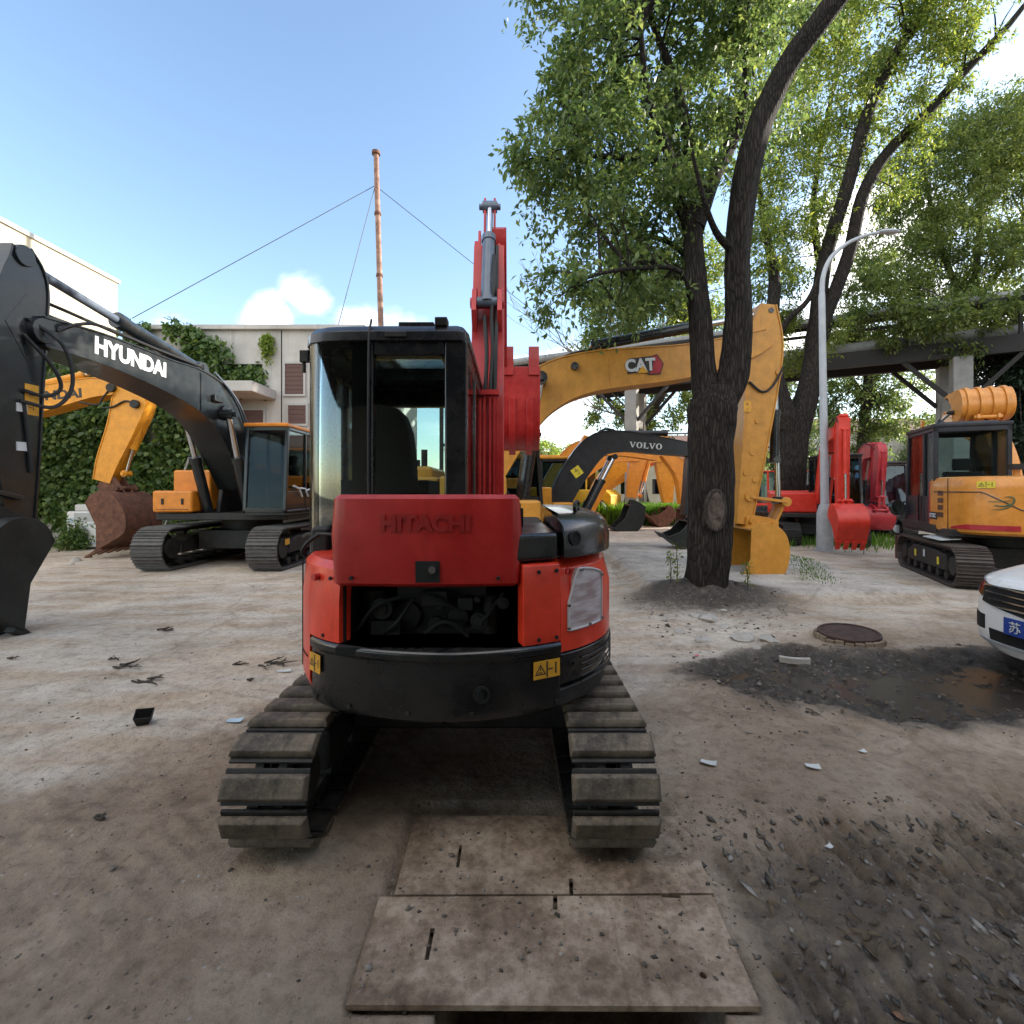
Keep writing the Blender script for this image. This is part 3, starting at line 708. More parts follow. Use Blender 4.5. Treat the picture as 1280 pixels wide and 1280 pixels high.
def red_details():
    def seam(name, pts, r=.004, mt=None):
        b = MB(); b.tube(pts, r, 5); b.build(name, mt or M['bay'], R0)
    for i in (2.9, 1.5): q = _oc[int(i*10)]; seam('panel_gap', [Vector((q.x*1.001,q.y*1.001,z)) for z in (.70,.95,1.24)])
    seam('panel_gap', [Vector((p.x*1.001,p.y*1.001,.80)) for p in osl(.2,3.6)], .0035)
    for i, z in ((75,.935),(79,.935),(75,1.235),(79,1.235),(42,.935),(44.5,1.20),(118,.90),(118,1.2)):
        q = _oc[int(i)]; tt = (_oc[int(i)+1]-_oc[int(i)-1]).normalized(); nr = Vector((tt.y,-tt.x,0)); b = MB(); b.cyl(Vector((q.x,q.y,z))-nr*.004, Vector((q.x,q.y,z))+nr*.006, .009, n=8); b.build('bolt', M['enginegrey'], R0, .001)
    for i in (40,48,56,64,72,79):
        q = _oc[i]; tt = (_oc[i+1]-_oc[i-1]).normalized(); nr = Vector((tt.y,-tt.x,0)); b = MB(); b.cyl(Vector((q.x,q.y,.645))-nr*.004, Vector((q.x,q.y,.645))+nr*.007, .011, n=6); b.build('bolt', M['blackm'], R0, .001)
    b = MB(); b.tube(cr([(-.62,-.93,1.30),(-.63,-.95,1.33),(-.60,-.955,1.37),(-.56,-.94,1.40)],4), .010, 7); b.build('grab_handle', M['blackm'], R0)
    b = MB(); b.tube(cr([(.62,-.62,1.487),(.62,-.62,1.53),(.68,-.3,1.53),(.68,-.3,1.487)],5), .009, 7); b.build('grab_handle', M['blackm'], R0)
    # parts glimpsed inside the open engine bay
    for k,(x,y,z,rr,ln) in enumerate(((-.3,-.82,1.05,.05,.09),(-.05,-.84,.98,.035,.06),(.15,-.86,1.0,.04,.07),(.26,-.86,1.08,.028,.05))):
        b = MB(); b.cyl((x,y,z),(x,y-ln*.5,z),rr,n=20); b.cyl((x,y-ln*.5,z),(x,y-ln*.62,z),rr*.5,n=12); b.build('pulley', M['enginegrey'], R0, .003)
    b = MB(); b.bb(-.12,.0,-.86,-.80,1.06,1.13); b.build('pump_block', M['enginegrey'], R0, .006); b = MB(); b.bb(-.36,-.22,-.84,-.78,.92,.99); b.build('filter_block', M['enginegrey'], R0, .006)


def red_cab():
    C0 = [(.05,.92),(.05,-.37),(.02,-.40),(-.485,-.405),(-.62,-.40),(-.74,-.385),(-.83,-.345),(-.875,-.27),(-.895,-.17),(-.90,-.05),(-.90,.92),(-.82,1.0),(-.03,1.0)]
    def strip_of(a, b): return [Vector(q) for q in C0[a:b]]
    fr = MB(); Z0, Z1 = 1.2, 2.43
    fr.bb(-.075,.05,-.40,-.30,Z0,Z1)                         # right rear post
    fr.bb(-.505,-.470,-.405,-.33,Z0,Z1)                      # seam post
    fr.bb(-.47,-.075,-.40,-.32,2.345,Z1); fr.bb(-.47,-.075,-.40,-.32,Z0,1.30)
    fr.bb(-.90,-.82,-.09,.03,Z0,Z1); fr.bb(-.90,-.84,.90,1.0,Z0,Z1); fr.bb(-.02,.05,.90,1.0,Z0,Z1); fr.bb(.0,.05,.22,.30,Z0,Z1)
    fr.bb(-.86,0,.92,1.0,2.28,Z1); fr.bb(-.86,0,.94,1.0,Z0,1.5)
    fr.bb(-.90,-.85,-.05,.95,2.33,Z1); fr.bb(.0,.05,-.35,.95,2.33,Z1); fr.bb(-.90,-.86,-.05,.95,Z0,1.36); fr.bb(.0,.05,-.35,.95,Z0,1.42)
    fr.bb(-.90,-.86,.34,.39,Z0,Z1)
    c = fr.build('cab', M['black'], R0, .012)
    # roof with a hatch
    rf = MB(); pl = [Vector(q) for q in C0]
    cen = Vector((-.42,.3))
    hole = [(-.15,.62),(-.15,.02),(-.66,.02),(-.66,.62)]
    rf.bb(-.80,-.66,-.29,.90,2.432,2.522); rf.bb(-.15,-.04,-.29,.90,2.432,2.522); rf.bb(-.66,-.15,-.29,.02,2.432,2.522); rf.bb(-.66,-.15,.62,.90,2.432,2.522)
    rim = MB()
    loop = pl+[pl[0]]
    lay = [(2.415,-.01),(2.425,.012),(2.475,.008),(2.51,-.02),(2.527,-.065)]
    rp = [Vector(q) for q in ((-.02,1.0),(.03,.98),(.05,.94),(.05,.60),(.05,.2),(.05,-.2),(.05,-.35),(.035,-.388),(.0,-.405),(-.2,-.405),(-.485,-.405),(-.62,-.40),(-.74,-.385),(-.83,-.345),(-.875,-.27),(-.895,-.17),(-.90,-.05),(-.90,.4),(-.90,.92),(-.88,.975),(-.82,1.0),(-.4,1.0),(-.021,1.0))]
    rf.strip(rp if (Vector((rp[1].y-rp[0].y, -(rp[1].x-rp[0].x))).dot(rp[0]-cen) > 0) else list(reversed(rp)), lay, .14)
    rf.build('cab_roof', M['black'], c, .008, 2)
    g = MB(); g.bb(-.66,-.15,.02,.62,2.47,2.478); g.build('roof_hatch', M['glass'], c)
    for nm, x0, x1, z0, z1, mt in (('rear_window',-.475,-.07,1.28,2.35,M['rearglass']),):
        g = MB(); g.bb(x0, x1, -.388, -.382, z0, z1); g.build(nm, mt, c)
    cp = cr([C0[i] for i in range(10, 2, -1)], 5)
    cp = [q for q in cp if q.y < -.03]
    g = MB(); g.strip(cp, [(1.2,0),(2.42,0)], .006); g.build('curved_corner_window', M['cornerglass'], c)
    b = MB(); b.strip([q for q in cp if q.x > -.60], [(1.2,-.02),(2.42,-.02)], .03); b.build('rear_quarter_post', M['seat'], c)
    g = MB(); g.bb(-.892,-.886,.03,.34,1.36,2.33); g.bb(-.892,-.886,.39,.90,1.36,2.33); g.build('door_window', M['glass'], c)
    g = MB(); g.bb(.036,.042,-.30,.22,1.42,2.33); g.bb(.036,.042,.30,.9,1.42,2.33); g.build('side_window', M['glass'], c)
    g = MB(); g.bb(-.84,-.02,.965,.971,1.5,2.28); g.build('windscreen', M['glass'], c)
    s = MB()
    rings = []
    for z, w, y in ((1.42,.19,-.02),(1.6,.205,-.03),(1.8,.20,-.05),(1.95,.185,-.07),(2.05,.15,-.08),(2.10,.10,-.085),(2.115,.05,-.088)):
        rings.append([Vector((-.50+a*w, y+b, z)) for a, b in ((-1,.05),(-.9,-.02),(-.4,-.045),(.4,-.045),(.9,-.02),(1,.05),(.7,.09),(-.7,.09))])
    s.loft(rings); s.bb(-.70,-.30,-.02,.45,1.36,1.5); s.bb(-.78,-.71,-.05,.42,1.3,1.66); s.bb(-.29,-.22,-.05,.42,1.3,1.66)
    s.build('seat', M['seat'], c, .015)
    s = MB(); s.bb(-.86,.0,-.35,.95,1.2,1.24); s.cyl((-.2,.55,1.24),(-.17,.62,1.72),.012,n=10); s.cyl((-.17,.62,1.70),(-.168,.63,1.80),.024,n=12); s.cyl((-.76,.45,1.66),(-.76,.47,1.86),.012,n=8); s.cyl((-.76,.47,1.84),(-.76,.475,1.93),.024,n=12)
    s.bb(-.12,-.04,.5,.64,1.5,1.95); s.build('controls', M['seat'], c, .01)
    b = MB(); b.bb(-.34,-.14,-.36,-.30,2.515,2.545); b.bb(-.13,-.06,-.40,-.32,2.51,2.56); b.build('roof_bracket', M['black'], c, .006)
    b = MB(); b.bb(-.40,-.28,-.425,-.40,2.44,2.47); b.build('work_light', M['enginegrey'], c, .004)
    b = MB(); b.tube(cr([(-.49,-.41,1.24),(-.492,-.418,1.8),(-.49,-.415,2.4),(-.485,-.38,2.55)],5), .007, 6); b.build('seam_trim', M['rubber'], c)
    b = MB(); b.bb(-.965,-.915,-.20,-.17,2.36,2.43); b.tube([(-.91,-.18,2.43),(-.945,-.18,2.42),(-.945,-.18,2.30)], .012, 6); b.build('mirror_bracket', M['blackm'], c, .01)
    hoses(R0, [[(-.9,-.3,1.33),(-.8,-.45,1.36),(-.6,-.6,1.37)]], .008)

def red_boom():
    # boom straight ahead; arm and bucket carried a little to its right
    fx, fy = .095, .93; an = 0.0
    T_ = Matrix.Translation((fx, fy, 0)) @ Matrix.Rotation(an, 4, 'Z')
    before = set(COL.objects)
    bo = girder('boom', [(.0,.92,.22),(.06,1.5,.28),(.14,2.2,.33),(.24,2.75,.32),(.36,3.3,.24),(.46,3.78,.15)], .235, M['red_boom'], R0, .008)
    b = MB()
    for x in (-.085,-.05,-.015,.03,.065,.09): b.bar((x,-.145,1.25), (x,-.085,2.36), .018, .022, up=(0,1,0))
    b.bb(-.10,.10,-.12,-.06,2.36,2.40); b.build('pipe_line', M['red_boom'], bo)
    b = MB()
    for s in (-1,1): b.prx([(.02,2.9),(-.08,3.05),(.0,3.25),(.1,3.3),(.22,3.1)], s*.105-.02, s*.105+.02)
    b.cyl((-.14,.02,3.14),(.14,.02,3.14),.045,n=14); b.build('cylinder_bracket', M['red_boom'], bo, .006)
    hyd('arm_cylinder', (0,.0,3.14), (0,.52,4.22), .055, .64, R0, M['steelblue'])
    a = girder('arm', [(.44,3.98,.12),(.52,3.86,.22),(.64,3.70,.25),(1.1,3.1,.2),(1.62,2.48,.15)], .15, M['red_boom'], R0, .008, x=.06)
    b = MB()
    for s in (-1,1):
        b.bar((s*.09,.36,3.5),(s*.09,.5,3.95),.025,.11,up=(0,1,0)); b.cyl((s*.08,.46,3.82),(s*.135,.46,3.82),.05,n=14)
        b.bar((s*.045,.47,3.90),(s*.045,.545,4.30),.020,.06,up=(0,1,0))
    b.cyl((-.075,.54,4.24),(.075,.54,4.24),.03,n=12); b.build('arm_bracket', M['red_boom'], a, .005)
    hyd('bucket_cylinder', (.06,.80,3.82), (.06,1.62,2.86), .042, .62, R0, M['blackm'])
    b = MB(); b.bar((-.1,1.62,2.86),(-.1,1.55,2.55),.02,.05,up=(0,1,0)); b.bar((.1,1.62,2.86),(.1,1.55,2.55),.02,.05,up=(0,1,0)); b.bar((0,1.62,2.86),(0,1.86,2.70),.05,.06); b.build('link', M['red_boom'], R0, .005)
    bk, _ = bucket(R0, (1.66,2.52), math.radians(-90), .95, .45, .37, M['red_boom'], x=.30, teeth=2, ribs=2)
    hyd('boom_cylinder', (0,.28,.85), (0,.36,2.25), .06, .6, R0, M['blackm'])
    hoses(R0, [[(.03,-.10,2.38),(.05,-.06,2.75),(.04,-.03,3.0),(.055,.03,3.35),(.05,.2,3.62)],[(-.01,-.10,2.38),(-.0,-.07,2.7),(-.02,-.02,3.02)],[(.065,-.09,2.38),(.075,-.05,2.85),(.075,.1,3.3),(.07,.3,3.75)]], .017)
    for o in set(COL.objects)-before:
        if o.parent is R0: o.matrix_basis = T_ @ o.matrix_basis
M['screen'] = None; M['screenrim'] = None
def screenmat():
    m, nt, out = nmat('radiator_mesh_screen'); b = N(nt, 'ShaderNodeBsdfPrincipled'); L(nt, b, 0, out, 0); b.inputs['Roughness'].default_value = .5
    tc = N(nt, 'ShaderNodeTexCoord'); w = N(nt, 'ShaderNodeTexWave', wave_type='BANDS', bands_direction='Z', i_Scale=75.0, i_Distortion=.2); L(nt, tc, 'Object', w, 'Vector')
    n = N(nt, 'ShaderNodeTexNoise', i_Scale=7.0, i_Detail=3.0); mp = N(nt, 'ShaderNodeMapping'); mp.inputs['Scale'].default_value = (1,1,5); L(nt, tc, 'Object', mp, 0); L(nt, mp, 0, n, 'Vector')
    r = ramp(nt, [(.35, (.46,.32,.31)), (.62, (.74,.68,.68))]); L(nt, n, 'Fac', r, 0)
    mx = mixc(nt, 'MULTIPLY'); mx.inputs[0].default_value = .5; L(nt, r, 0, mx, 6); L(nt, w, 'Color', mx, 7); L(nt, mx, 2, b, 'Base Color')
    return m
M['screen'] = screenmat(); M['screenrim'] = plain('pale_rim', (.52,.50,.50), .5)
M['rearglass'] = glass('rear_cab_glass', (.82,.88,.86), .06)
M['darkglass'] = glass('dark_tinted_glass', (.30,.36,.36), .15); M['cornerglass'] = glass('corner_glass', (.80,.88,.88), .10)
red_body(); red_details(); red_cab(); red_boom()

# ------------------------------------------------------------------ 2. yellow ochre excavator behind (faces +X)
def side_profile(cx, pts, d):            # photo points of a side-on machine -> (forward, up)
    r = []
    for px, py in pts:
        q = P(px, py, d); r.append((q.x-cx, q.z))
    return r
def cat():
    cx, d = -.72, 9.2
    r = empty('crawler_excavator', (cx, d, 0), -math.pi/2, 'ochre crawler excavator side on, its boom passing behind the big tree', 'excavator', 'excavators parked in the yard')
    for s in (-1, 1): crawler(r, s*1.05, .56, -1.35, 1.15, .86, 40, M['track'], M['blackm'])
    upper(r, .90, M['catyel'], M['catyel'], M['blackm'], M['blackm'], M['tint'])
    S = lambda *p: side_profile(cx, p, d)
    q = S((612,600),(640,540),(676,492),(735,468),(850,455),(925,437),(955,425))
    th = (.42,.66,.80,.72,.60,.46,.30)
    bo = girder('boom', [(a[0], a[1], t) for a, t in zip(q, th)], .42, M['catyel'], r, .012, 7)
    # hump pins and side marks (near side is local +X)
    b = MB(); p = S((674,481))[0]; b.cyl((-.26,*p), (.27,*p), .11, n=20); p2 = S((716,462))[0]; b.cyl((-.24,*p2), (.30,*p2), .07, n=18); b.build('boom_pin', M['black'], bo, .005)
    b = MB(); a0 = S((757,449))[0]; a1 = S((760,487))[0]; b.bar((.214,*a0), (.214,*a1), .006, .012, up=(0,1,0)); b.build('weld_seam', M['catyel'], bo)
    A = S((955,425),(948,470),(938,560),(925,655))
    a = girder('arm', [(S((958,384))[0][0]-.04, S((958,384))[0][1], .26), (A[0][0]-.06, A[0][1], .62), (A[1][0], A[1][1], .62), (A[2][0], A[2][1], .44), (A[3][0], A[3][1], .26)], .34, M['catyel'], r, .012, 7)
    b = MB(); k = S((945,452),(972,466),(965,478),(945,480))
    for s in (-.12,.12): b.loft([[Vector((s+e, *v)) for v in k] for e in (-.03,.03)])
    p = S((967,468))[0]; b.cyl((-.2,*p),(.2,*p),.06,n=14); b.build('cylinder_bracket', M['catyel'], a, .005)
    b = MB()
    for v in ((941,528),(935,567),(927,592),(938,600)):
        p = S(v)[0]; b.cyl((.15,*p),(.19,*p),.05,n=14)
    b.build('arm_boss', M['catyel'], a, .006)
    p = S((928,510))[0]; sticker(r, (.19,*p), (0,1,0), (0,0,1), .13, .2, M['warn'])
    p0, p1 = S((968,470))[0], S((972,626))[0]
    hyd('bucket_cylinder', (.02,*p1), (.02,*p0), .085, .02, r, M['black']); 
    hyd('bucket_cylinder', (.02,*S((967,575))[0]), (.02,*S((969,466))[0]), .08, .55, r, M['black'])
    b = MB(); L1 = S((931,621))[0]; L2 = S((976,627))[0]; L3 = S((961,660))[0]
    for s in (-.17,.17): b.bar((s,*L1),(s,*L2),.05,.14,up=(1,0,0)); 
    for s in (-.10,.10): b.bar((s,*L2),(s,*L3),.05,.13,up=(1,0,0))
    for l in (L1,L2,L3): b.cyl((-.22,*l),(.22,*l),.085,n=16)
    b.build('bucket_link', M['catyel'], r, .008)
    hp = S((932,650))[0]
    bucket(r, hp, 0, 1.02, 1.0, 1.05, M['catyel'], teeth=5)
    for s in (-.48,.48):
        hyd('boom_cylinder', (s, *S((648,648))[0]), (s, *S((674,481))[0]), .12, .63, r, M['black'])
    hyd('arm_cylinder', (0, *S((742,432))[0]), (0, *S((958,392))[0]), .10, .62, r, M['black'])
    b = MB(); p = S((742,437))[0]; b.prx([(p[0]-.22,p[1]-.16),(p[0]-.04,p[1]+.10),(p[0]+.08,p[1]+.1),(p[0]+.2,p[1]-.16)], -.1, .1); b.build('cylinder_lug', M['catyel'], bo, .006)
    H_ = lambda x, *pp: [(x, *v) for v in S(*pp)]
    hoses(r, [H_(.12,(622,585),(648,520),(676,466),(720,446),(745,440)), H_(.18,(626,580),(655,512),(690,458),(735,440),(800,428)), H_(.20,(930,480),(945,492),(958,486),(972,462))], .022)
    # lettering on the boom, near side
    x = .222; c = S((803,461))[0]; t = Vector((0, S((860,455))[0][0]-S((740,463))[0][0], S((860,455))[0][1]-S((740,463))[0][1])).normalized(); up = Vector((0,-t.z,t.y))
    lg = MB(); e = [(-.34,-.13),(-.30,.15),(.10,.17),(.22,.20),(.33,.02),(.26,-.17),(.05,-.17),(-.05,-.10)]
    def tr(q, dx): return Vector((x+dx, *c)) + t*q[0] + up*q[1]
    lg.loft([[tr(q, dx) for q in e] for dx in (-.004,.001)]); lg.build('logo_backing', M['darktxt'], bo, smooth=0)  # dark printed shape behind the logo
    lg = MB(); e2 = [(.10,.15),(.21,.18),(.31,.02),(.25,-.15),(.06,-.15),(.13,-.05),(.15,.08)]
    lg.loft([[tr(q, dx) for q in e2] for dx in (-.002,.004)]); lg.build('logo_hexagon', M['crimson'], bo, smooth=0)
    text('lettering', 'CAT', .30, M['whitetxt'], bo, frame(Vector((x+.006,*c))+t*-.10+up*.01, t, up), .003, .012, .92)
    lg = MB(); lg.loft([[tr(q, dx) for q in ((-.16,-.125),(-.06,.0),(.04,-.125))] for dx in (.008,.012)]); lg.build('logo_triangle', M['warn'], bo, smooth=0)
    # big lettering on the near body side, glimpsed through the red machine's cab
    c2 = S((516,588))[0]
    b = MB(); b.bb(1.242,1.246, c2[0]-.5, c2[0]+.26, 1.40, 1.74); b.build('lettering_patch', M['blackm'], r, .001)
    text('lettering', 'CAT', .32, M['whitetxt'], r, frame((1.252, c2[0]-.12, 1.57), (0,1,0), (0,0,1)), .003, .012)
cat()

# ------------------------------------------------------------------ 3. dark boom / orange body excavator facing the camera
def hyundai_dark():
    cx, cy = -5.89, 11.3
    r = empty('crawler_excavator', (cx, cy, 0), math.pi, 'orange bodied crawler excavator with charcoal boom and bucket reaching toward the viewer', 'excavator', 'excavators parked in the yard')
    for s in (-1, 1):
        crawler(r, s*1.1, .6, -1.35, 1.42, .86, 40, M['trackgrey'], M['blackm'])
        sticker(r, (s*1.36 - (0 if s < 0 else 0), 1.30, .55), (0,1,0) if s > 0 else (0,-1,0), (0,0,1), .2, .12, M['warn'], False)
    upper(r, 1.0, M['orange'], M['orange'], M['charcoal'], M['orange'], M['tint'], (-1.42,-.56), 2.86)
    # flame graphic on the cab side panel
    b = MB(); b.bb(-1.445,-1.44,-.5,.35,1.4,1.75); b.build('side_graphic', M['warn'], r)
    g = MB()
    for k in range(3): g.tube([( -1.45, .2+.3*k, 1.45),( -1.45, .35+.3*k, 1.62),( -1.45, .62+.3*k, 1.58+.05*k)], .02, 5)
    g.build('side_graphic', M['whitetxt'], r)
    bp = [(.62,1.75,.55),(1.0,2.35,.72),(1.55,3.05,.92),(2.25,3.36,.78),(3.2,3.46,.55),(4.4,3.53,.42),(5.35,3.50,.34)]
    bo = girder('boom', bp, .56, M['charcoal'], r, .015, 7)
    # lettering on the boom face seen from the yard (image right = local -X)
    t = Vector((0,-1,-.015)).normalized()
    text('lettering', 'HYUNDAI', .31, M['whitetxt'], bo, frame((-.284, 3.95, 3.53), t, (0,0,1)), .003, .014, 1.0)
    b = MB()
    for s in (-1,1): b.cyl((s*.28,1.62,3.1),(s*.33,1.62,3.1),.15,n=20)
    b.cyl((-.42,1.75,3.05),(.42,1.75,3.05),.07,n=16); b.build('boom_pin', M['black'], bo, .01)
    b = MB(); b.bar((-.29,2.35,3.70),(-.29,2.35,3.02),.006,.03,up=(0,1,0)); b.build('weld_seam', M['charcoal'], bo)
    b = MB(); b.bb(-.36,-.28,1.78,2.05,3.25,3.38); b.build('work_light', M['black'], bo, .02)
    for s in (-.42,.42): hyd('boom_cylinder', (s,.95,1.05), (s,1.75,3.05), .10, .58, r, M['charcoal'])
    # arm hangs down in front
    a = girder('arm', [(5.56,4.42,.22),(5.50,4.1,.52),(5.56,3.55,.62),(5.58,2.7,.55),(5.58,1.9,.46),(5.57,1.22,.34)], .42, M['charcoal'], r, .015, 7)
    hyd('arm_cylinder', (0,2.0,3.86), (0,5.42,4.34), .105, .55, r, M['charcoal'], M['steelblue'])
    b = MB(); b.prx([(1.7,3.62),(1.95,3.98),(2.1,3.98),(2.4,3.62)], -.13, .13); b.build('cylinder_lug', M['charcoal'], bo, .01)
    b = MB(); b.cyl((-.30,5.36,3.50),(.30,5.36,3.50),.15,n=20); b.cyl((-.24,5.53,4.32),(.24,5.53,4.32),.12,n=20)
    for s in (-1,1): b.loft([[Vector((s*.19+e,y,z)) for y,z in ((5.2,3.3),(5.2,3.68),(5.5,3.9),(5.75,3.5),(5.5,3.1))] for e in (-.025,.025)])
    b.build('arm_bracket', M['charcoal'], a, .008)
    b = MB()
    for z in (2.55, 2.10): b.bb(-.225,-.21,5.5,5.62,z-.05,z+.05)
    b.build('hose_clip', M['whitetxt'], a)
    sticker(r, (-.216,5.44,2.66), (0,-1,0), (0,0,1), .17, .36, M['warn'])
    hyd('bucket_cylinder', (0,5.92,3.4), (0,5.98,1.6), .09, .6, r, M['charcoal'])
    b = MB()
    for s in (-.22,.22): b.bar((s,5.60,1.5),(s,5.98,1.6),.05,.13,up=(1,0,0)); b.bar((s*.7,5.98,1.6),(s*.7,5.92,1.38),.05,.13,up=(1,0,0))
    b.build('bucket_link', M['charcoal'], r, .008)
    bucket(r, (5.56,1.18), math.radians(36), 1.0, .98, 1.10, M['bucketdk'], teeth=5)
    H = lambda *p: [tuple(v) for v in p]
    hoses(r, [H((-.30,5.2,3.55),(-.40,5.0,3.70),(-.36,4.6,3.80),(-.25,3.5,3.83),(-.2,2.2,3.85)), H((-.14,5.5,3.9),(-.2,5.1,3.88),(-.2,4.2,3.85),(-.14,3.2,3.86),(-.12,2.0,3.84),(-.2,1.4,3.55),(-.25,.9,2.7)),
              H((-.23,5.55,3.4),(-.34,5.32,3.1),(-.36,5.22,2.85),(-.30,5.35,2.72),(-.23,5.55,2.75)), H((-.23,5.5,3.6),(-.42,5.25,3.35),(-.44,5.15,2.9),(-.36,5.3,2.6),(-.23,5.6,2.62)),
              H((.14,5.5,3.9),(.18,5.1,3.88),(.16,4.2,3.87),(.14,3.2,3.9),(.12,2.0,3.86),(.2,1.4,3.58)), H((-.225,5.55,2.6),(-.23,5.5,2.2),(-.225,5.46,1.8))], .022)
    hoses(r, [H((-.30,1.9,3.78),(-.34,1.3,3.42),(-.34,.9,2.95),(-.3,.6,2.3)), H((-.26,1.9,3.82),(-.28,1.3,3.5),(-.28,.85,3.0),(-.26,.55,2.4))], .02, M['steelblue'], 'pipe_line')
hyundai_dark()
# ------------------------------------------------------------------ 4. other machines in the yard
def side_machine(d, cx, label, body, boomc, armc, bucketc, boom, bth, arm, ath, hinge, bang, bs, bw, s=1.0, bw_boom=.4, cabroof=None, cyl=None, armcyl=None, bcyl=None, facing=1, group='excavators parked in the yard', frm=None, rz=None, extra=None, teeth=5, low=False):
    r = empty('crawler_excavator', (cx, d, 0), -math.pi/2*facing if rz is None else rz, label, 'excavator', group)
    for sx in (-1, 1): crawler(r, sx*1.1*s, .58*s, -1.45*s, 1.45*s, .88*s, 40, M['track'], M['blackm'], detail=not low)
    upper(r, s, body, body, frm or M['blackm'], cabroof or body, M['bluewin'])
    S = lambda *p: [(facing*(P(px, py, d).x-cx), P(px, py, d).z) for px, py in p]
    q = S(*boom); bo = girder('boom', [(a[0], a[1], t) for a, t in zip(q, bth)], bw_boom, boomc, r, .01)
    q = S(*arm); a = girder('arm', [(k[0], k[1], t) for k, t in zip(q, ath)], bw_boom*.8, armc, r, .01)
    if hinge: bucket(r, S(hinge)[0], bang, bs, bs, bw, bucketc, teeth=teeth)
    if cyl:
        for sx in (-1, 1): hyd('boom_cylinder', (sx*bw_boom*.85, *S(cyl[0])[0]), (sx*bw_boom*.85, *S(cyl[1])[0]), .09*s, .6, r, boomc)
    if armcyl: hyd('arm_cylinder', (0, *S(armcyl[0])[0]), (0, *S(armcyl[1])[0]), .09*s, armcyl[2], r, boomc)
    if bcyl: hyd('bucket_cylinder', (0, *S(bcyl[0])[0]), (0, *S(bcyl[1])[0]), .08*s, .6, r, armc)
    if extra: extra(r, bo, a, S)
    return r

def ex_hy(r, bo, a, S):
    c = S((70,497))[0]; t = Vector((0, 1, .08)).normalized()
    text('lettering', 'HYUNDAI', .29, M['darktxt'], bo, frame((.212, c[0], c[1]), t, (0,-.08,1)), .003, .012, 1.25)
    b = MB(); p = S((148,487),(177,507)); 
    for q in p: b.cyl((-.25,*q),(.26,*q),.10,n=18)
    b.build('pivot_pin', M['blackm'], a, .006)
    hoses(r, [[(.23,*q) for q in S((148,487),(138,500),(132,508),(110,505))], [(.20,*q) for q in S((135,512),(150,510),(165,503),(176,508))], [(.05,*q) for q in S((60,478),(95,480),(120,474),(140,480))]], .022)
    b = MB(); q = S((140,586),(152,600),(163,618),(137,622),(128,608))
    for s in (-.13,.13): b.loft([[Vector((s+e,*v)) for v in q] for e in (-.03,.03)])
    b.build('bucket_link', M['rust'], r, .008)
side_machine(11.9, -15.9, 'amber crawler excavator at far left holding a rusty bucket before the ivy', M['yorange'], M['yorange'], M['yorange'], M['rust'],
    [(-100,600),(-60,540),(-20,512),(60,500),(120,487),(150,486)], (.45,.75,.85,.62,.46,.34),
    [(156,474),(168,497),(158,535),(142,575),(134,602)], (.25,.78,.66,.52,.40), (136,618), math.radians(28), 1.08, 1.15, bw_boom=.42,
    cyl=None, armcyl=((30,486),(118,466),.85), bcyl=((180,512),(158,592)), extra=ex_hy)

def serif_volvo(par, o, t, up, h):
    """VOLVO in slab capitals"""
    x = 0; b = MB(); o = Vector(o); t = Vector(t).normalized(); up = Vector(up).normalized(); nr = t.cross(up)
    def quad(pts):
        b.loft([[o+t*p[0]*h+up*p[1]*h+nr*e for p in pts] for e in (0, .004)])
    def V(x):
        quad([(x,1),(x+.26,1),(x+.56,.22),(x+.56,0),(x+.44,0)]); quad([(x+.86,1),(x+1.0,1),(x+.58,0),(x+.50,0),(x+.52,.2)]); quad([(x-.08,1),(x-.08,.9),(x+.36,.9),(x+.36,1)]); quad([(x+.70,1),(x+.70,.9),(x+1.08,.9),(x+1.08,1)])
    def O(x):
        n = 20
        for k in range(n):
            a0, a1 = 2*math.pi*k/n, 2*math.pi*(k+1)/n
            f = lambda a, rx, ry: (x+.5+rx*math.cos(a), .5+ry*math.sin(a))
            quad([f(a0,.52,.52), f(a1,.52,.52), f(a1,.26,.42), f(a0,.26,.42)])
    def Lt(x):
        quad([(x+.08,0),(x+.34,0),(x+.34,1),(x+.08,1)]); quad([(x-.04,1),(x-.04,.9),(x+.46,.9),(x+.46,1)]); quad([(x-.04,0),(x+.86,0),(x+.86,.34),(x+.74,.12),(x-.04,.12)])
    w = 5.75; x0 = -w/2
    V(x0+.05); O(x0+1.22); Lt(x0+2.42); V(x0+3.42); O(x0+4.6)
    return b.build('lettering', M['whitetxt'], par, smooth=0)
def ex_volvo(r, bo, a, S):
    c = S((805,558))[0]; c0, c1 = S((780,556),(835,560))
    t = Vector((0, c1[0]-c0[0], c1[1]-c0[1])).normalized(); up = Vector((0,-t.z,t.y))
    serif_volvo(bo, Vector((.195, c[0], c[1]))-up*.07, t, up, .145)
    p = S((720,590))[0]; sticker(r, (.196,*p), (0,.8,.6), (0,-.6,.8), .24, .24, M['warny'])
    hoses(r, [[(x,*q) for q in S((700,625),(715,590),(738,552),(752,538),(765,538),(776,545))] for x in (.05,.12)], .025)
    b = MB(); p0, p1 = S((696,640),(735,545)); b.bar((-.26,*p0),(-.26,*p1),.2,.5,up=(1,0,0)); b.build('boom_guard', M['orange'], bo, .02)
side_machine(12.6, .35, 'graphite boomed excavator seen between the red machine and the big tree', M['yorange'], M['volvodk'], M['volvodk'], M['bucketdk'],
    [(693,640),(712,600),(742,560),(775,552),(820,557),(866,563)], (.5,.62,.62,.50,.42,.30),
    [(872,553),(872,575),(868,610),(860,645)], (.3,.55,.5,.3), (862,650), math.radians(-40), .66, .8, s=.82, bw_boom=.37,
    cyl=((728,645),(765,572)), armcyl=((765,542),(874,541),.62), bcyl=((884,570),(880,640)), extra=ex_volvo)
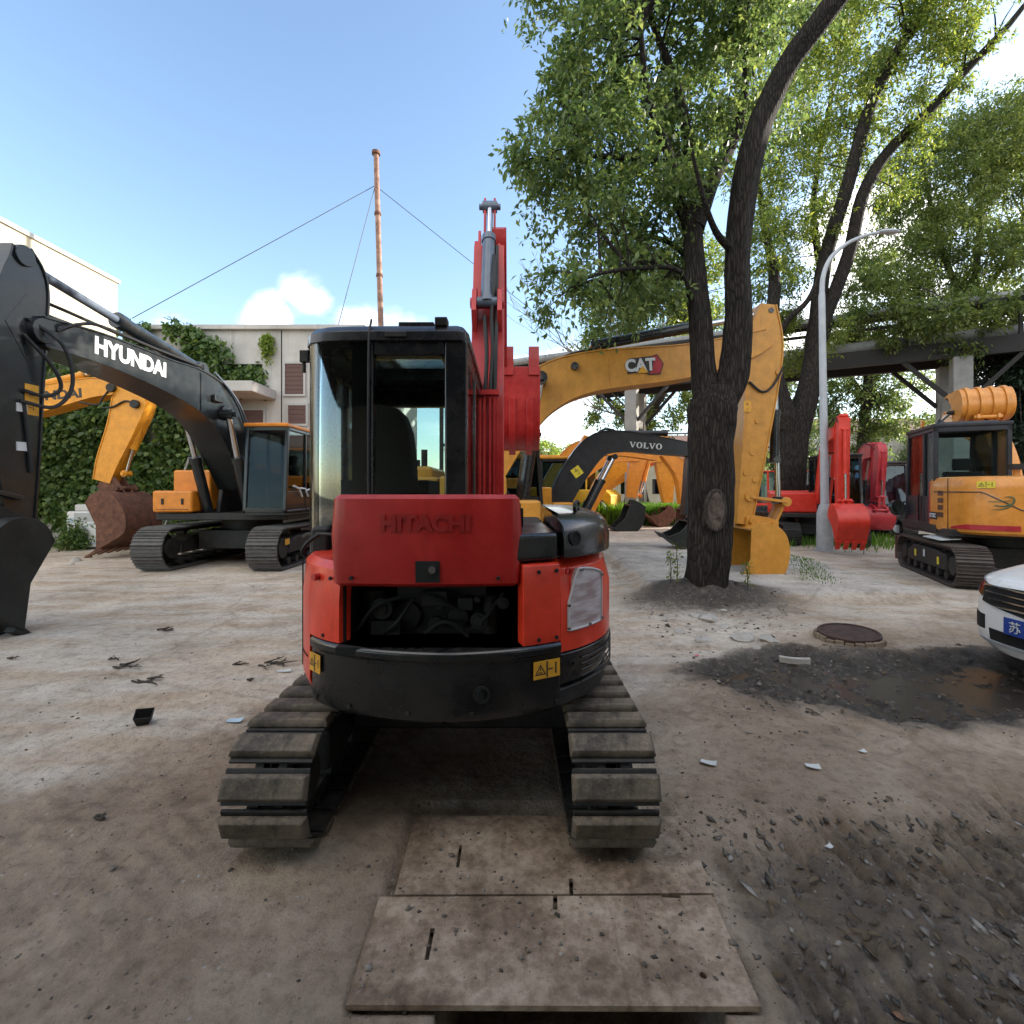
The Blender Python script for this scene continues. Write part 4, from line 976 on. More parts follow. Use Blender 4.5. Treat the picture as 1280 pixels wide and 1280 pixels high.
# orange machines further back, boom parallel behind
def far(label, d, cx, ax, ay, colr, bk, **k):
    return side_machine(d, cx, label, colr, colr, colr, bk, *ax, *ay, low=True, **k)
far('orange excavator in the far row with a dark green bucket hanging over the weeds', 19.5, -.2,
    ([(690,645),(712,606),(738,582),(764,572),(797,571)], (.4,.6,.58,.42,.34)), ([(800,556),(797,572),(792,600),(789,622)], (.25,.60,.46,.3)), M['orange'], M['bucketdk'],
    hinge=(790,628), bang=math.radians(-20), bs=1.1, bw=1.0, bw_boom=.4, bcyl=((812,572),(800,620)))
far('amber far row excavator, rusty bucket just left of the big tree', 21.5, 1.2,
    ([(735,640),(752,604),(775,584),(800,575),(832,571)], (.4,.6,.58,.42,.34)), ([(828,545),(830,570),(832,600),(834,628)], (.3,.80,.62,.35)), M['yorange'], M['rust'],
    hinge=(836,634), bang=math.radians(-50), bs=.9, bw=1.0, bw_boom=.5)
far('orange excavator in the far row, its boom end marked with a red patch', 25.0, 2.6,
    ([(735,640),(755,606),(785,588),(815,574),(846,568)], (.5,.8,.75,.6,.45)), ([(862,560),(860,585),(858,625)], (.5,.7,.4)), M['orange'], M['rust'],
    hinge=(858,630), bang=0, bs=.9, bw=1.0, bw_boom=.5, cabroof=M['red'], extra=lambda r, bo, a, S: [MB().bb(.26,.275,S((812,573))[0][0],S((838,573))[0][0],S((812,573))[0][1]-.35,S((812,573))[0][1]+.2).build('red_patch', M['scarlet'], bo)])
side_machine(16.5, -2.1, 'orange excavator whose sloping boom shows behind the graphite boom', M['orange'], M['orange'], M['orange'], M['rust'],
    [(668,652),(684,618),(706,582),(730,561),(775,562),(820,570)], (.45,.62,.70,.58,.42,.3), [(830,566),(852,592),(856,630)], (.3,.5,.35), (856,632), 0, .9, 1.0, bw_boom=.45, low=True)
def loader():
    r = empty('wheel_loader', (3.2, 24.0, 0), math.radians(60), 'small yellow wheel loader parked in the weeds of the far row', 'loader', None)
    b = MB(); b.prx([(-1.9,.7),(-1.9,1.35),(-1.6,1.6),(-.3,1.6),(-.2,1.1),(.9,1.0),(.9,.6)], -.75, .75); b.build('body', M['yellow'], r, .05)
    for x in (-.95,.95):
        for y in (-1.15, .75):
            w = MB(); w.cyl((x-.2,y,.62),(x+.2,y,.62),.62,n=26); o = w.build('wheel', M['rubber'], r, .05); w = MB(); w.cyl((x-.215,y,.62),(x+.215,y,.62),.3,n=18); w.build('rim', M['whitetxt'], o)
    cab(r, -.65, .65, -.7, .5, 1.1, 2.65, M['yellow'], M['yellow'], M['bluewin'], .08)
    b = MB()
    for x in (-.5,.5): b.bar((x,.4,1.5),(x,1.9,.7),.14,.3); b.bar((x,1.9,.7),(x,2.4,.5),.14,.2)
    b.build('lift_arm', M['yellow'], r, .02)
    b = MB(); b.prx([(2.2,.95),(2.35,.25),(3.0,.12),(3.0,.18),(2.45,.32),(2.3,.95)], -1.1, 1.1); b.build('loader_bucket', M['yellow'], r, .01)
loader()

# red excavator facing the viewer by the lamp post
def front_machine(cx, cy, rz, label, col, bx, boom, arm, hinge, bang, bs, bw, s, cabfrm, lbl=None, w=.30, armc=None):
    r = empty('crawler_excavator', (cx, cy, 0), rz, label, 'excavator', 'excavators parked in the yard')
    for sx in (-1, 1): crawler(r, sx*.85*s, .45*s, -1.0*s, 1.0*s, .65*s, 36, M['track'], M['blackm'])
    d = MB(); d.cyl((0,0,.6*s),(0,0,.85*s),.5*s,n=24); d.bb(-1.0*s,1.0*s,-1.2*s,1.0*s,.82*s,.95*s); d.bb(-.5*s,.5*s,-.6*s,.6*s,.3*s,.62*s); d.build('deck', M['blackm'], r, .02)
    b = MB(); b.bb(.1*s,1.05*s,-1.0*s,.85*s,.95*s,1.55*s); b.build('side_panel', col, r, .06, 3)
    cw = cr([(-1.05,-1.0),(-1.0,-1.35),(-.6,-1.6),(0,-1.66),(.6,-1.6),(1.0,-1.35),(1.05,-1.0)], 5)
    b = MB(); b.prz([(p.x*s, p.y*s) for p in cw], .85*s, 1.6*s); b.build('counterweight', col, r, .06, 3)
    cab(r, -1.05*s, -.05*s, -.75*s, .85*s, .95*s, 2.6*s, cabfrm, cabfrm, M['bluewin'], .15, .35)
    bo = girder('boom', boom, w, col, r, .008, x=bx); a = girder('arm', arm, w*.72, armc or col, r, .008, x=bx)
    bucket(r, hinge, bang, bs, bs, bw, armc or col, x=bx, teeth=4)
    m = boom[len(boom)//2]; e = arm[0]
    hyd('arm_cylinder', (bx, m[0], m[1]+m[2]*.6+.05), (bx, e[0], e[1]+.03), .055, .6, r, col)
    hyd('boom_cylinder', (bx, boom[0][0]+.28, boom[0][1]-.35), (bx, m[0]+.1, m[1]-m[2]*.35), .06, .6, r, M['blackm'])
    hyd('bucket_cylinder', (bx, arm[1][0]+.2, arm[1][1]), (bx, hinge[0]+.26, hinge[1]+.28), .045, .62, r, armc or col)
    b = MB()
    for q in (-1,1): b.bar((bx+q*.1,hinge[0]+.02,hinge[1]+.22),(bx+q*.1,hinge[0]+.28,hinge[1]+.28),.025,.07,up=(1,0,0)); b.bar((bx+q*.06,hinge[0]+.28,hinge[1]+.28),(bx+q*.06,hinge[0]+.36*bs,hinge[1]-.05),.025,.07,up=(1,0,0))
    b.build('bucket_link', armc or col, r, .004)
    hoses(r, [[(bx+.12, m[0]-.4, m[1]+.2),(bx+.14, m[0]+.1, m[1]+.35),(bx+.13, e[0]-.3, e[1]),(bx+.1, e[0], e[1]-.15)]], .018)
    if lbl:
        sd = -w/2-.004; y, z, h, body = lbl
        text('lettering', body, h, M['whitetxt'], bo, frame((bx+sd, y, z), (0,-1,0), (0,0,1)), .002, .006)
    return r
front_machine(9.05, 14.9, math.radians(163), 'scarlet excavator with its bucket lowered in front of it beside the grey lamp post', M['scarlet'], .0,
    [(.9,1.25,.3),(1.15,2.0,.36),(1.5,2.75,.40),(1.95,3.02,.34),(2.35,3.05,.26)], [(2.62,3.42,.16),(2.52,3.1,.34),(2.5,2.4,.30),(2.52,1.15,.2)], (2.52,1.05), math.radians(58), .80, .62, .98, M['black'], (1.95,3.02,.15,'KX163'), .30)
front_machine(12.35, 17.4, math.radians(168), 'crimson excavator half hidden behind the rear of the light orange machine, boom folded', M['crimson'], .5,
    [(.7,1.2,.35),(.95,2.1,.42),(1.35,2.75,.45),(1.9,2.8,.34)], [(2.1,3.0,.2),(2.15,2.75,.4),(2.05,1.9,.35),(2.0,1.2,.25)], (2.0,1.1), math.radians(-20), .7, .8, .95, M['black'])
front_machine(15.2, 13.4, math.radians(165), 'red excavator at the right edge behind the light orange machine', M['scarlet'], .45,
    [(.7,1.2,.35),(1.0,2.1,.45),(1.6,2.8,.50),(2.4,2.9,.34)], [(2.6,3.1,.2),(2.6,2.8,.4),(2.4,1.9,.35),(2.2,1.2,.25)], (2.2,1.1), math.radians(-20), .7, .8, 1.0, M['black'])

# ------------------------------------------------------------------ 5. light orange excavator at the right, seen from its left rear
def sany():
    r = empty('crawler_excavator', (8.78, 8.92, 0), math.radians(-23), 'light orange crawler excavator at the right, seen from its rear corner with navy cab', 'excavator', 'excavators parked in the yard')
    for s in (-1, 1): crawler(r, s*.93, .46, -1.28, 1.05, .68, 40, M['trackbrown'], M['blackm'], bars=3)
    for y, z in ((-.75,.36),(-.1,.42),(.35,.38)):
        sticker(r, (-1.13,y,z), (0,-1,0), (0,0,1), .09, .13, M['warny'] if y != -.1 else M['whitetxt'], False)
    b = MB(); b.bb(-1.16,1.16,1.45,1.5,.12,.62); b.bar((-.6,.4,.35),(-.6,1.46,.3),.12,.14); b.bar((.6,.4,.35),(.6,1.46,.3),.12,.14); b.build('dozer_blade', M['rust'], r, .01)
    d = MB(); d.cyl((0,0,.5),(0,0,.86),.5,n=28); d.bb(-.55,.55,-.6,.6,.25,.6); d.bb(-1.08,1.05,-1.05,1.15,.80,.93); d.build('deck', M['blackm'], r, .02)
    b = MB(); b.bb(-1.1,-1.02,-.55,1.2,.84,.98); b.build('side_skirt', M['blackm'], r, .01)
    plan = cr([(-1.10,-.25),(-1.10,-.55),(-1.06,-.85),(-.86,-1.22),(-.45,-1.42),(0,-1.47),(.45,-1.42),(.86,-1.22),(1.06,-.85),(1.10,-.55),(1.10,.9)], 7)
    b = MB()
    top = [(p.x, p.y) for p in plan]+[(.1,.9),(.1,-.2)]
    rings = []
    for z, f in ((.86,.955),(.90,.99),(1.0,1.0),(1.62,1.0),(1.74,.985),(1.80,.95),(1.82,.90)):
        rings.append([Vector((x*f, y*f, z)) for x, y in top])
    b.loft(rings); bd = b.build('body', M['sany'], r, .004)
    # curved black trim line over the rear
    ln = []
    for i, p in enumerate(plan):
        t = i/len(plan)
        z = 1.56 if t < .33 else (1.56-.30*min(1, (t-.33)/.10) if t < .62 else 1.26)
        if 5 < i < len(plan)-4: ln.append(Vector((p.x*1.004, p.y*1.004, z)))
    g = MB(); g.tube(ln, .009, 6); g.build('trim_line', M['black'], bd)
    for z, i0, i1, nm, mt, h in ((.985, 16, 31, 'red_stripe', M['crimson'], .085),):
        rings = []
        for i in range(i0, i1):
            p = plan[i]; hh = h*min(1, .35+(i-i0)/6)
            rings.append([Vector((p.x*1.003,p.y*1.003,z-h/2)), Vector((p.x*1.003,p.y*1.003,z-h/2+hh)), Vector((p.x*.99,p.y*.99,z-h/2+hh)), Vector((p.x*.99,p.y*.99,z-h/2))])
        g = MB(); g.loft(rings); g.build(nm, mt, bd)
    # vents on the left rear corner
    g = MB()
    for k in range(4):
        z = 1.12+.125*k; rings = []
        for i in range(9, 14):
            p = plan[i]; rings.append([Vector((p.x*1.004,p.y*1.004,z)), Vector((p.x*1.004,p.y*1.004,z+.085)), Vector((p.x*.98,p.y*.98,z+.085)), Vector((p.x*.98,p.y*.98,z))])
        g.loft(rings)
    g.build('vent', M['rust'], bd)
    p = plan[10]
    g = MB(); g.tube([Vector((plan[15].x*1.003,plan[15].y*1.003,z)) for z in (.9,1.2,1.55,1.8)], .006, 5); g.build('panel_gap', M['black'], bd)
    sticker(r, (plan[24].x, plan[24].y-.01, 1.68), (plan[26].x-plan[22].x, plan[26].y-plan[22].y, 0), (0,0,1), .22, .11, M['warny'])
    # swoosh emblem
    q0 = plan[26]; xd = Vector((plan[29].x-plan[24].x, plan[29].y-plan[24].y, 0)).normalized(); nr = Vector((xd.y,-xd.x,0)); o = Vector((plan[27].x, plan[27].y, 1.38))+nr*.012
    g = MB(); arc = [(-.14,-.10),(-.02,-.09),(.08,-.03),(.12,.06),(.08,.11),(0,.10)]
    g.tube(cr([o+xd*a+Vector((0,0,b_)) for a, b_ in arc], 5), [.002+.012*math.sin(math.pi*i/25) for i in range(26)], 5)
    g.tube(cr([o+xd*a+Vector((0,0,b_)) for a, b_ in ((-.18,.03),(-.05,.03),(.08,.05))], 5), .005, 5); g.tube(cr([o+xd*a+Vector((0,0,b_)) for a, b_ in ((-.10,-.03),(0,-.04),(.09,.0))], 5), .010, 5)
    g.build('swoosh_emblem', M['emblem'], bd)
    g = MB(); g.bb(-1.108,-1.102,-.62,-.30,1.07,1.2); pl = g.build('number_strip', M['blackm'], bd)
    text('lettering', 'SY75C', .10, M['whitetxt'], bd, frame((-1.112,-.45,1.135), (0,-1,0), (0,0,1)), .002, .003)
    g = MB(); g.bb(-1.107,-1.102,-.30,-.26,1.02,1.75); g.build('red_stripe', M['crimson'], bd)
    # rear maker plate, off to the right
    o2 = Vector((plan[38].x, plan[38].y, 1.42)); xd2 = Vector((1,-.1,0)).normalized()
    g = MB(); g.cyl(o2+Vector((0,.02,0)), o2+Vector((0,-.012,0)), .075, n=24); g.build('round_emblem', M['lampgrey'], bd)
    text('lettering', 'SANY', .13, M['darktxt'], bd, frame(o2+Vector((.28,-.012,-.0)), (1,.0,0), (0,0,1)), .002, .006)
    g = MB(); g.cyl((-.15,-.9,1.8),(-.15,-.9,1.98),.045,n=14); o = g.build('exhaust', M['sany'], bd); g = MB(); g.cyl((-.15,-.9,1.93),(-.15,-.9,2.02),.13,n=18); g.build('cap', M['blackm'], o)
    c = cab(r, -1.08, .0, -.42, 1.15, .93, 2.72, M['navy'], M['navy'], M['glass'], .16, .55, mid=.12)
    g = MB(); g.bar((-1.10,.30,1.0),(-1.10,.30,1.5),.03,.03); g.build('grab_rail', M['black'], c)
    g = MB(); g.cyl((-1.16,1.22,1.22),(-1.2,1.29,1.2),.17,n=20); g.bar((-1.08,1.12,1.35),(-1.17,1.25,1.25),.03,.03); g.build('mirror', M['black'], c, .01)
    # boom raised with the bucket tucked behind the cab
    bo = girder('boom', [(.75,1.2,.3),(1.1,2.1,.4),(1.7,2.75,.42),(2.6,3.05,.36),(3.3,3.2,.25)], .34, M['sany'], r, .01, x=.45)
    a = girder('arm', [(3.6,3.35,.2),(3.4,3.25,.4),(2.8,3.25,.36),(2.0,3.10,.25)], .25, M['sany'], r, .01, x=.45)
    bk, T = bucket(r, (1.55,2.98), math.radians(172), .80, .62, .80, M['sany'], x=.30, teeth=4, ribs=4)
    hyd('bucket_cylinder', (-.15,2.9,2.95),(-.15,1.6,3.22),.05,.55,r,M['charcoal'])
    b = MB(); b.bar((-.3,2.9,2.7),(-.3,2.75,3.2),.05,.12); b.build('bracket', M['sany'], r)
    hoses(r, [[(.3,1.3,3.0),(.2,1.5,3.3),(.3,2.0,3.4)]], .02)
    g = MB(); g.loft([[Vector((x,y,z+dz)) for x,y,z in ((-1.18,-1.0,.73),(-1.18,-.2,.73),(-.9,-.2,.78),(-.9,-1.0,.76))] for dz in (0,.012)])
    o = g.build('cardboard_sheet', M['paper'], None, smooth=0); o.matrix_world = Matrix.Translation((8.78,8.92,0)) @ Matrix.Rotation(math.radians(-23),4,'Z'); tag(o, 'white sheet lying on the track of the light orange excavator', 'sheet')
M['emblem'] = plain('green_emblem', (.10,.13,.05), .5)
M['navy'] = paint('navy_black_paint', (.009,.011,.018), .45, .15)
sany()

# ------------------------------------------------------------------ 6. vehicles
def car():
    f = Vector((-1,-.03,0)).normalized(); o = Vector((4.15,3.92,0)); cx = o-f*2.15
    r = empty('parked_car', (cx.x, cx.y, 0), math.atan2(f.y, f.x)-math.pi/2, 'white car with a chrome barred grille, nose poking in at the right edge', 'car')
    # body as a stack of plan outlines, nose and bonnet included
    HW = lambda z: .90-.10*max(0,(.34-z)/.14)**2-.115*max(0,(z-.78)/.24)**1.5
    FR = lambda z: 2.17-.05*max(0,(.36-z)/.14)**2-(.06*max(0,(z-.5)/.28)**2 if z < .78 else .06+1.55*((z-.78)/.24)**1.7)
    def front(u, z):
        hw, f = HW(z), FR(z); yc = min(.9, f-.5); return yc+(f-yc)*max(0.0, 1-abs(u/hw)**3.0)**(1/3.0)
    us_ = [-1,-.995,-.975,-.94,-.88,-.8,-.7,-.58,-.45,-.3,-.15,0,.15,.3,.45,.58,.7,.8,.88,.94,.975,.995,1]
    rings = []
    for z in (.20,.24,.30,.36,.44,.52,.60,.68,.74,.78,.81,.845,.88,.92,.96,1.0,1.02):
        hw = HW(z); rg = [Vector((u*hw, front(u*hw, z), z)) for u in us_]
        rg += [Vector((hw*k, y, z)) for k, y in ((1,.3),(1,-.6),(1,-1.5),(.96,-1.95),(.8,-2.12),(.4,-2.17),(0,-2.18),(-.4,-2.17),(-.8,-2.12),(-.96,-1.95),(-1,-1.5),(-1,-.6),(-1,.3))]
        rings.append(rg)
    b = MB(); b.loft(rings); o = b.build('body', M['white'], r, .0, smooth=50)
    g = MB(); rr = []
    for y, hw, z in ((.62,.80,1.02),(-.15,.64,1.50),(-1.2,.64,1.52),(-1.95,.74,1.02)): rr.append([Vector((-hw,y,z)),Vector((hw,y,z)),Vector((hw*.98,y-.02,z-.06)),Vector((-hw*.98,y-.02,z-.06))])
    g.loft(rr); g.bb(-.62,.62,-1.3,-.1,1.46,1.53); g.build('roof', M['white'], r, .02)
    g = MB(); g.loft([[Vector((x,y,z)) for x,y,z in ((-.82,.6,1.0),(-.65,-.16,1.48),(-.65,-1.2,1.48),(-.80,-1.9,1.0))], [Vector((x,y,z)) for x,y,z in ((.82,.6,1.0),(.65,-.16,1.48),(.65,-1.2,1.48),(.80,-1.9,1.0))]]); g.build('windows', M['darkglass'], r)
    for x in (-.80,.80):
        for y in (1.32,-1.35):
            w = MB(); w.cyl((x-.1,y,.32),(x+.1,y,.32),.32,n=28); k = w.build('wheel', M['rubber'], r, .03); w = MB(); w.cyl((x-.11,y,.32),(x+.11,y,.32),.2,n=20); w.build('rim', M['lampgrey'], k)
    # nose: grille with chrome bars, headlights, lower intake, plate
    def nose(u, z, out=.012):                    # u lateral; follows the rounded nose
        e = .01; tx = (front(u+e, z)-front(u-e, z))/(2*e); n = Vector((-tx, 1, .15)).normalized()
        return Vector((u, front(u, z), z)) + n*out
    def patch(name, us, zt, zb, mat, par, out=.014, th=.03):
        rg = []
        for u in us:
            a, b_ = nose(u, zt(u), out), nose(u, zb(u), out); rg.append([a, b_, b_+Vector((-u*.4*th,-th,0)), a+Vector((-u*.4*th,-th,0))])
        m = MB(); m.loft(rg); return m.build(name, mat, par, .004)
    us = [i*.05-.5 for i in range(21)]
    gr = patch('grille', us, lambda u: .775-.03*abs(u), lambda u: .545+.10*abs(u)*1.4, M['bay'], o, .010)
    for k in range(4):
        rg = []; z = .60+.05*k
        lim = .5-.09*(3-k)*.6
        us2 = [-lim+2*lim*i/12 for i in range(13)]
        m = MB(); m.tube([nose(u, z+.02*abs(u), .018) for u in us2], .010, 6); m.build('grille_bar', M['chrome'], gr)
    for s in (-1,1):
        us3 = [s*(.50+.30*i/8) for i in range(9)]
        hl = patch('headlight', us3, lambda u: .775+.035*(abs(u)-.5)/.2, lambda u: .655+.06*(abs(u)-.5)/.2, M['lampin'], o, .006)
        patch('lens', us3, lambda u: .78+.035*(abs(u)-.5)/.2, lambda u: .65+.06*(abs(u)-.5)/.2, M['lightglass'], hl, .014, .004)
        us4 = [s*(.46+.30*i/8) for i in range(9)]
        patch('fog_light_recess', us4, lambda u: .50, lambda u: .36+.06*(.7-abs(u)), M['bay'], o, .006)
    patch('lower_intake', [i*.05-.4 for i in range(17)], lambda u: .40, lambda u: .29, M['bay'], o, .006)
    patch('bumper_lip', [i*.07-.7 for i in range(21)], lambda u: .30, lambda u: .265, M['lampgrey'], o, .012)
    np_ = patch('number_plate', [i*.044-.22 for i in range(11)], lambda u: .535, lambda u: .395, M['plate_blue'], o, .03, .008)
    text('lettering', '\u82cf A\u00b77K', .10, M['whitetxt'], np_, frame((0,2.207,.465), (-1,0,0), (0,0,1)), .002)
M['lampin'] = paint('lamp_reflector', (.20,.21,.23), .4, .05)
car()

def pickup(name, loc, rz, label, col, roofh=1.75, bed=True):
    r = empty(name, loc, rz, label, 'pickup truck' if bed else 'van')
    b = MB(); rg = []
    for y, hw, z0, z1 in ((2.5,.82,.45,.85),(2.3,.92,.4,1.02),(1.2,.94,.4,1.1),(.9,.94,.4,1.12),(-2.4,.94,.4,1.12),(-2.6,.9,.45,1.05)):
        rg.append([Vector((-hw,y,z0)),Vector((-hw,y,z1-.08)),Vector((-hw*.93,y,z1)),Vector((hw*.93,y,z1)),Vector((hw,y,z1-.08)),Vector((hw,y,z0))])
    b.loft(rg); b.build('body', col, r, .03)
    ye = -.9 if bed else -2.3
    rg = [[Vector((-hw,y,z)),Vector((-hw*.88,y2,roofh)),Vector((hw*.88,y2,roofh)),Vector((hw,y,z))] for y, y2, hw, z in ((1.1,.4,.9,1.1),(ye,ye+.12,.9,1.1))]
    b = MB(); b.loft(rg); b.build('cabin', M['bluewin'], r, .02)
    b = MB(); b.bb(-.8,.8,ye+.1,.45,roofh,roofh+.05)
    for x in (-1,1):
        for y0, y1 in ((1.1,.4),(-.1,-.1),(ye,ye+.12)): b.bar((x*.905,y0,1.1),(x*.80,y1,roofh),.07,.07)
    b.build('roof', col, r, .02)
    for x in (-.8,.8):
        for y in (1.6,-1.6):
            w = MB(); w.cyl((x-.13,y,.38),(x+.13,y,.38),.38,n=24); k = w.build('wheel', M['rubber'], r, .03); w = MB(); w.cyl((x-.14,y,.38),(x+.14,y,.38),.22,n=18); w.build('rim', M['lampgrey'], k)
    if bed:
        b = MB(); b.bb(-.82,.82,-2.5,-1.0,1.121,1.13); b.build('bed_floor', M['bay'], r)
    for x in (-.8,.8):
        b = MB(); b.bb(x-.08,x+.08,-2.62,-2.585,.75,1.0); b.build('tail_light', M['crimson'], r)
        b = MB(); b.bb(x-.12,x+.12,2.44,2.52,.72,.86); b.build('headlight', M['lampgrey'], r)
pickup('parked_van', (9.6, 19.2, 0), math.radians(75), 'red van parked behind the raised arm of the ochre excavator', M['red'], 2.25, False)
pickup('pickup_truck', (11.0, 17.0, 0), math.radians(100), 'black pickup truck parked behind the lamp post', M['black'], 1.72, True)

b = MB(); b.loft([[Vector((10.15+x*w, 16.4+y*w, z)) for x, y in ((-1,-1),(1,-1),(1,1),(-1,1))] for z, w in ((1.125,.18),(1.5,.18),(1.58,.08),(1.68,.08))])
tag(b.build('water_jug', M['cyan'], None, .02), 'turquoise water jug standing on the black pickup bed', 'jug')
# ------------------------------------------------------------------ 7. ground
def slab_sd(x, y):
    """>0 inside the raised concrete slab behind the big tree"""
    n = (fbm(x*1.1, y*1.1, 5, 4)-.5)*1.1
    e1 = y-(6.75+.10*(x-2.2))+n*.6
    e2 = (6.35-.02*(y-8)) - x + n*.7 - np.maximum(0, (7.6-y))*.9
    e3 = x-2.1+n*.5
    return np.minimum(np.minimum(e1, e2), e3)
def height(x, y):
    near = sstep(26, 12, np.hypot(x, y-3))
    h = (fbm(x*.35, y*.35, 1, 3)-.5)*.05*near + (fbm(x*1.7, y*1.7, 2, 4)-.5)*.030*near
    fine = (fbm(x*7, y*7, 3, 4)-.5)*.012*near
    h = h*.7+fine+(fbm(x*19, y*19, 4, 3)-.5)*.007*near*sstep(7,4,y)
    s = slab_sd(x, y)*(1-0)
    h = h + .13*sstep(-.10, .28, s)*sstep(16, 12, y) + .02*(fbm(x*6, y*6, 9, 3)-.5)*sstep(-.4, 0, s)*sstep(.4, 0, s)
    # soil heaped round the big tree
    d = np.hypot((x-2.75)/1.0, (y-7.1)/.75); h = h + .20*np.exp(-d*d*1.3) + .05*np.exp(-d*d)*(fbm(x*5, y*5, 21, 3)-.5)*2
    # muddy puddle hollow
    pd = np.hypot((x-3.55)/2.0, (y-4.15)/.80) + (fbm(x*1.8, y*1.8, 30, 4)-.5)*.9
    h = h - .075*sstep(1.05, .55, pd) + .035*np.exp(-((pd-1.08)/.13)**2) 
    rough = sstep(1.25, .8, pd)
    h = h + rough*(fbm(x*9, y*9, 33, 4)-.5)*.10 + rough*(fbm(x*26, y*26, 34, 3)-.5)*.03
    # churned mud at the right front with cleat prints
    md = sstep(.72, 1.0, x+ (fbm(x*2, y*2, 41, 3)-.5)*.5)*sstep(2.45, 2.1, y-.22*(x-1.2)+(fbm(x*2.5, y*2.5, 44, 3)-.5)*.55)
    ang = .12; u = x*math.cos(ang)+y*math.sin(ang)+(fbm(x*3,y*3,49,2)-.5)*.03
    band = sstep(.25, .45, fbm(x*1.2+4, y*1.6, 48, 2))
    pr = np.abs(((u/.075) % 1)-.5)*2
    h = h - md*.05 + md*((fbm(x*6, y*6, 51, 4)-.5)*.12) + md*band*(sstep(.25, .7, pr)-.5)*.046*(.4+fbm(x*14,y*5,52,2)) + md*(fbm(x*21, y*13, 53, 3)-.5)*.055
    # faint cleat prints at the left front
    ml = sstep(-1.2, -1.6, x)*sstep(2.9, 2.5, y)
    u2 = x*.55+y*.83; h = h + ml*((np.abs(((u2/.10) % 1)-.5)*2)-.5)*.016*sstep(.45, .6, fbm(x*1.1, y*1.1, 61, 2)) + ml*(fbm(x*5, y*5, 62, 4)-.5)*.04
    # machine tracks have crossed the yard: shallow bands of grouser prints
    for cx_, w_, a_ in ((-2.05,.20,.10),(-3.35,.20,.10),(1.35,.16,-.30),(2.35,.16,-.30)):
        ca, sa = math.cos(a_), math.sin(a_); lat = (x-cx_)*ca-(y-3)*sa; lon = (x-cx_)*sa+(y-3)*ca
        bd = sstep(w_, w_-.05, np.abs(lat))*sstep(1.2,1.7,y)*sstep(8.5,5.5,y)*sstep(.36,.56,fbm(x*1.3+cx_,y*1.3,200,3))
        h = h - bd*.006 + bd*.010*(sstep(.3,.75,np.abs(((lon/.13)%1)-.5)*2)-.5)
    # under the steel plates and the pit
    pl = sstep(.0, .04, np.minimum(np.minimum(x+.52, .80-x), np.minimum(y-1.50, 2.55-y)))
    h = h*(1-pl) + pl*(-.028)
    apr = np.exp(-np.maximum(0, np.maximum(np.maximum(-.52-x, x-.8), np.maximum(1.5-y, y-2.55)))/.12)
    h = np.where(pl > 0, h, h*(1-.7*apr))
    pit = sstep(0, .02, np.minimum(np.minimum(x+.225, .655-x), np.minimum(y-.55, 1.90-y)))
    h = h*(1-pit) - pit*1.1
    # firm contact under the red machine's tracks
    for xc in (-1.035, .435):
        tk = sstep(.0, .06, np.minimum(.24-np.abs(x-xc), np.minimum(y-2.15, 4.2-y))); h = h*(1-tk)
    return h
def axis(dense0, dense1, step, lo, hi, grow=1.16):
    a = list(np.arange(dense0, dense1+1e-6, step)); s = step
    v = dense0
    left = []
    while v > lo: s = min(s*grow, 60); v -= s; left.append(v)
    s = step; v = dense1; right = []
    while v < hi: s = min(s*grow, 60); v += s; right.append(v)
    return np.array(left[::-1]+a+right)
def ground():
    xs = axis(-3.2, 4.6, .020, -900, 900, 1.045); ys = axis(1.3, 5.4, .020, -60, 1400, 1.05)
    X, Y = np.meshgrid(xs, ys); Z = height(X, Y)
    nx, ny = len(xs), len(ys)
    co = np.stack([X.ravel(), Y.ravel(), Z.ravel()], 1)
    i = np.arange(nx*ny).reshape(ny, nx)
    q = np.stack([i[:-1,:-1].ravel(), i[:-1,1:].ravel(), i[1:,1:].ravel(), i[1:,:-1].ravel()], 1)
    me = mesh_np('ground', co, q)
    x, y = co[:,0], co[:,1]
    pd = np.hypot((x-3.55)/2.0, (y-4.15)/.80) + (fbm(x*1.8, y*1.8, 30, 4)-.5)*.9
    mud = np.maximum(sstep(1.45, .75, pd), 0)
    md = sstep(.72, 1.0, x+(fbm(x*2, y*2, 41, 3)-.5)*.5)*sstep(2.5, 2.0, y-.22*(x-1.2)+(fbm(x*2.5, y*2.5, 44, 3)-.5)*.55)
    mud = np.maximum(mud, md*.52)
    d = np.hypot((x-2.75)/1.1, (y-7.1)/.8); mud = np.maximum(mud, 1.15*np.exp(-d*d*.8))
    dirt = sstep(4.6, 2.0, y + (fbm(x*.7, y*.7, 71, 4)-.5)*3.0 - .55*np.maximum(0, x))            # trodden dirt near, pale concrete beyond
    dirt = np.maximum(dirt, sstep(.5, -.1, np.abs(slab_sd(x, y)))*.6*(y < 13))
    s = slab_sd(x, y); pale = sstep(0, .3, s)*sstep(17, 13, y)
    soil = sstep(22.2, 22.8, y)*sstep(1.0, 2.0, x)*sstep(12, 9, x)
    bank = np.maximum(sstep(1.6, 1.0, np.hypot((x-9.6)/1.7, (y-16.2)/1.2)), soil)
    dist = sstep(30, 60, np.hypot(x, y))
    for nm, a in (('mud', mud), ('dirt', dirt), ('pale', pale), ('bank', bank), ('field', dist)):
        at = me.attributes.new(nm, 'FLOAT', 'POINT'); at.data.foreach_set('value', a.astype(np.float32))
    me.polygons.foreach_set('use_smooth', np.ones(len(q), bool))
    me.materials.append(groundmat())
    o = bpy.data.objects.new('ground', me); COL.objects.link(o); tag(o, 'dusty concrete yard with dirt and dark mud', 'ground', kind='structure')
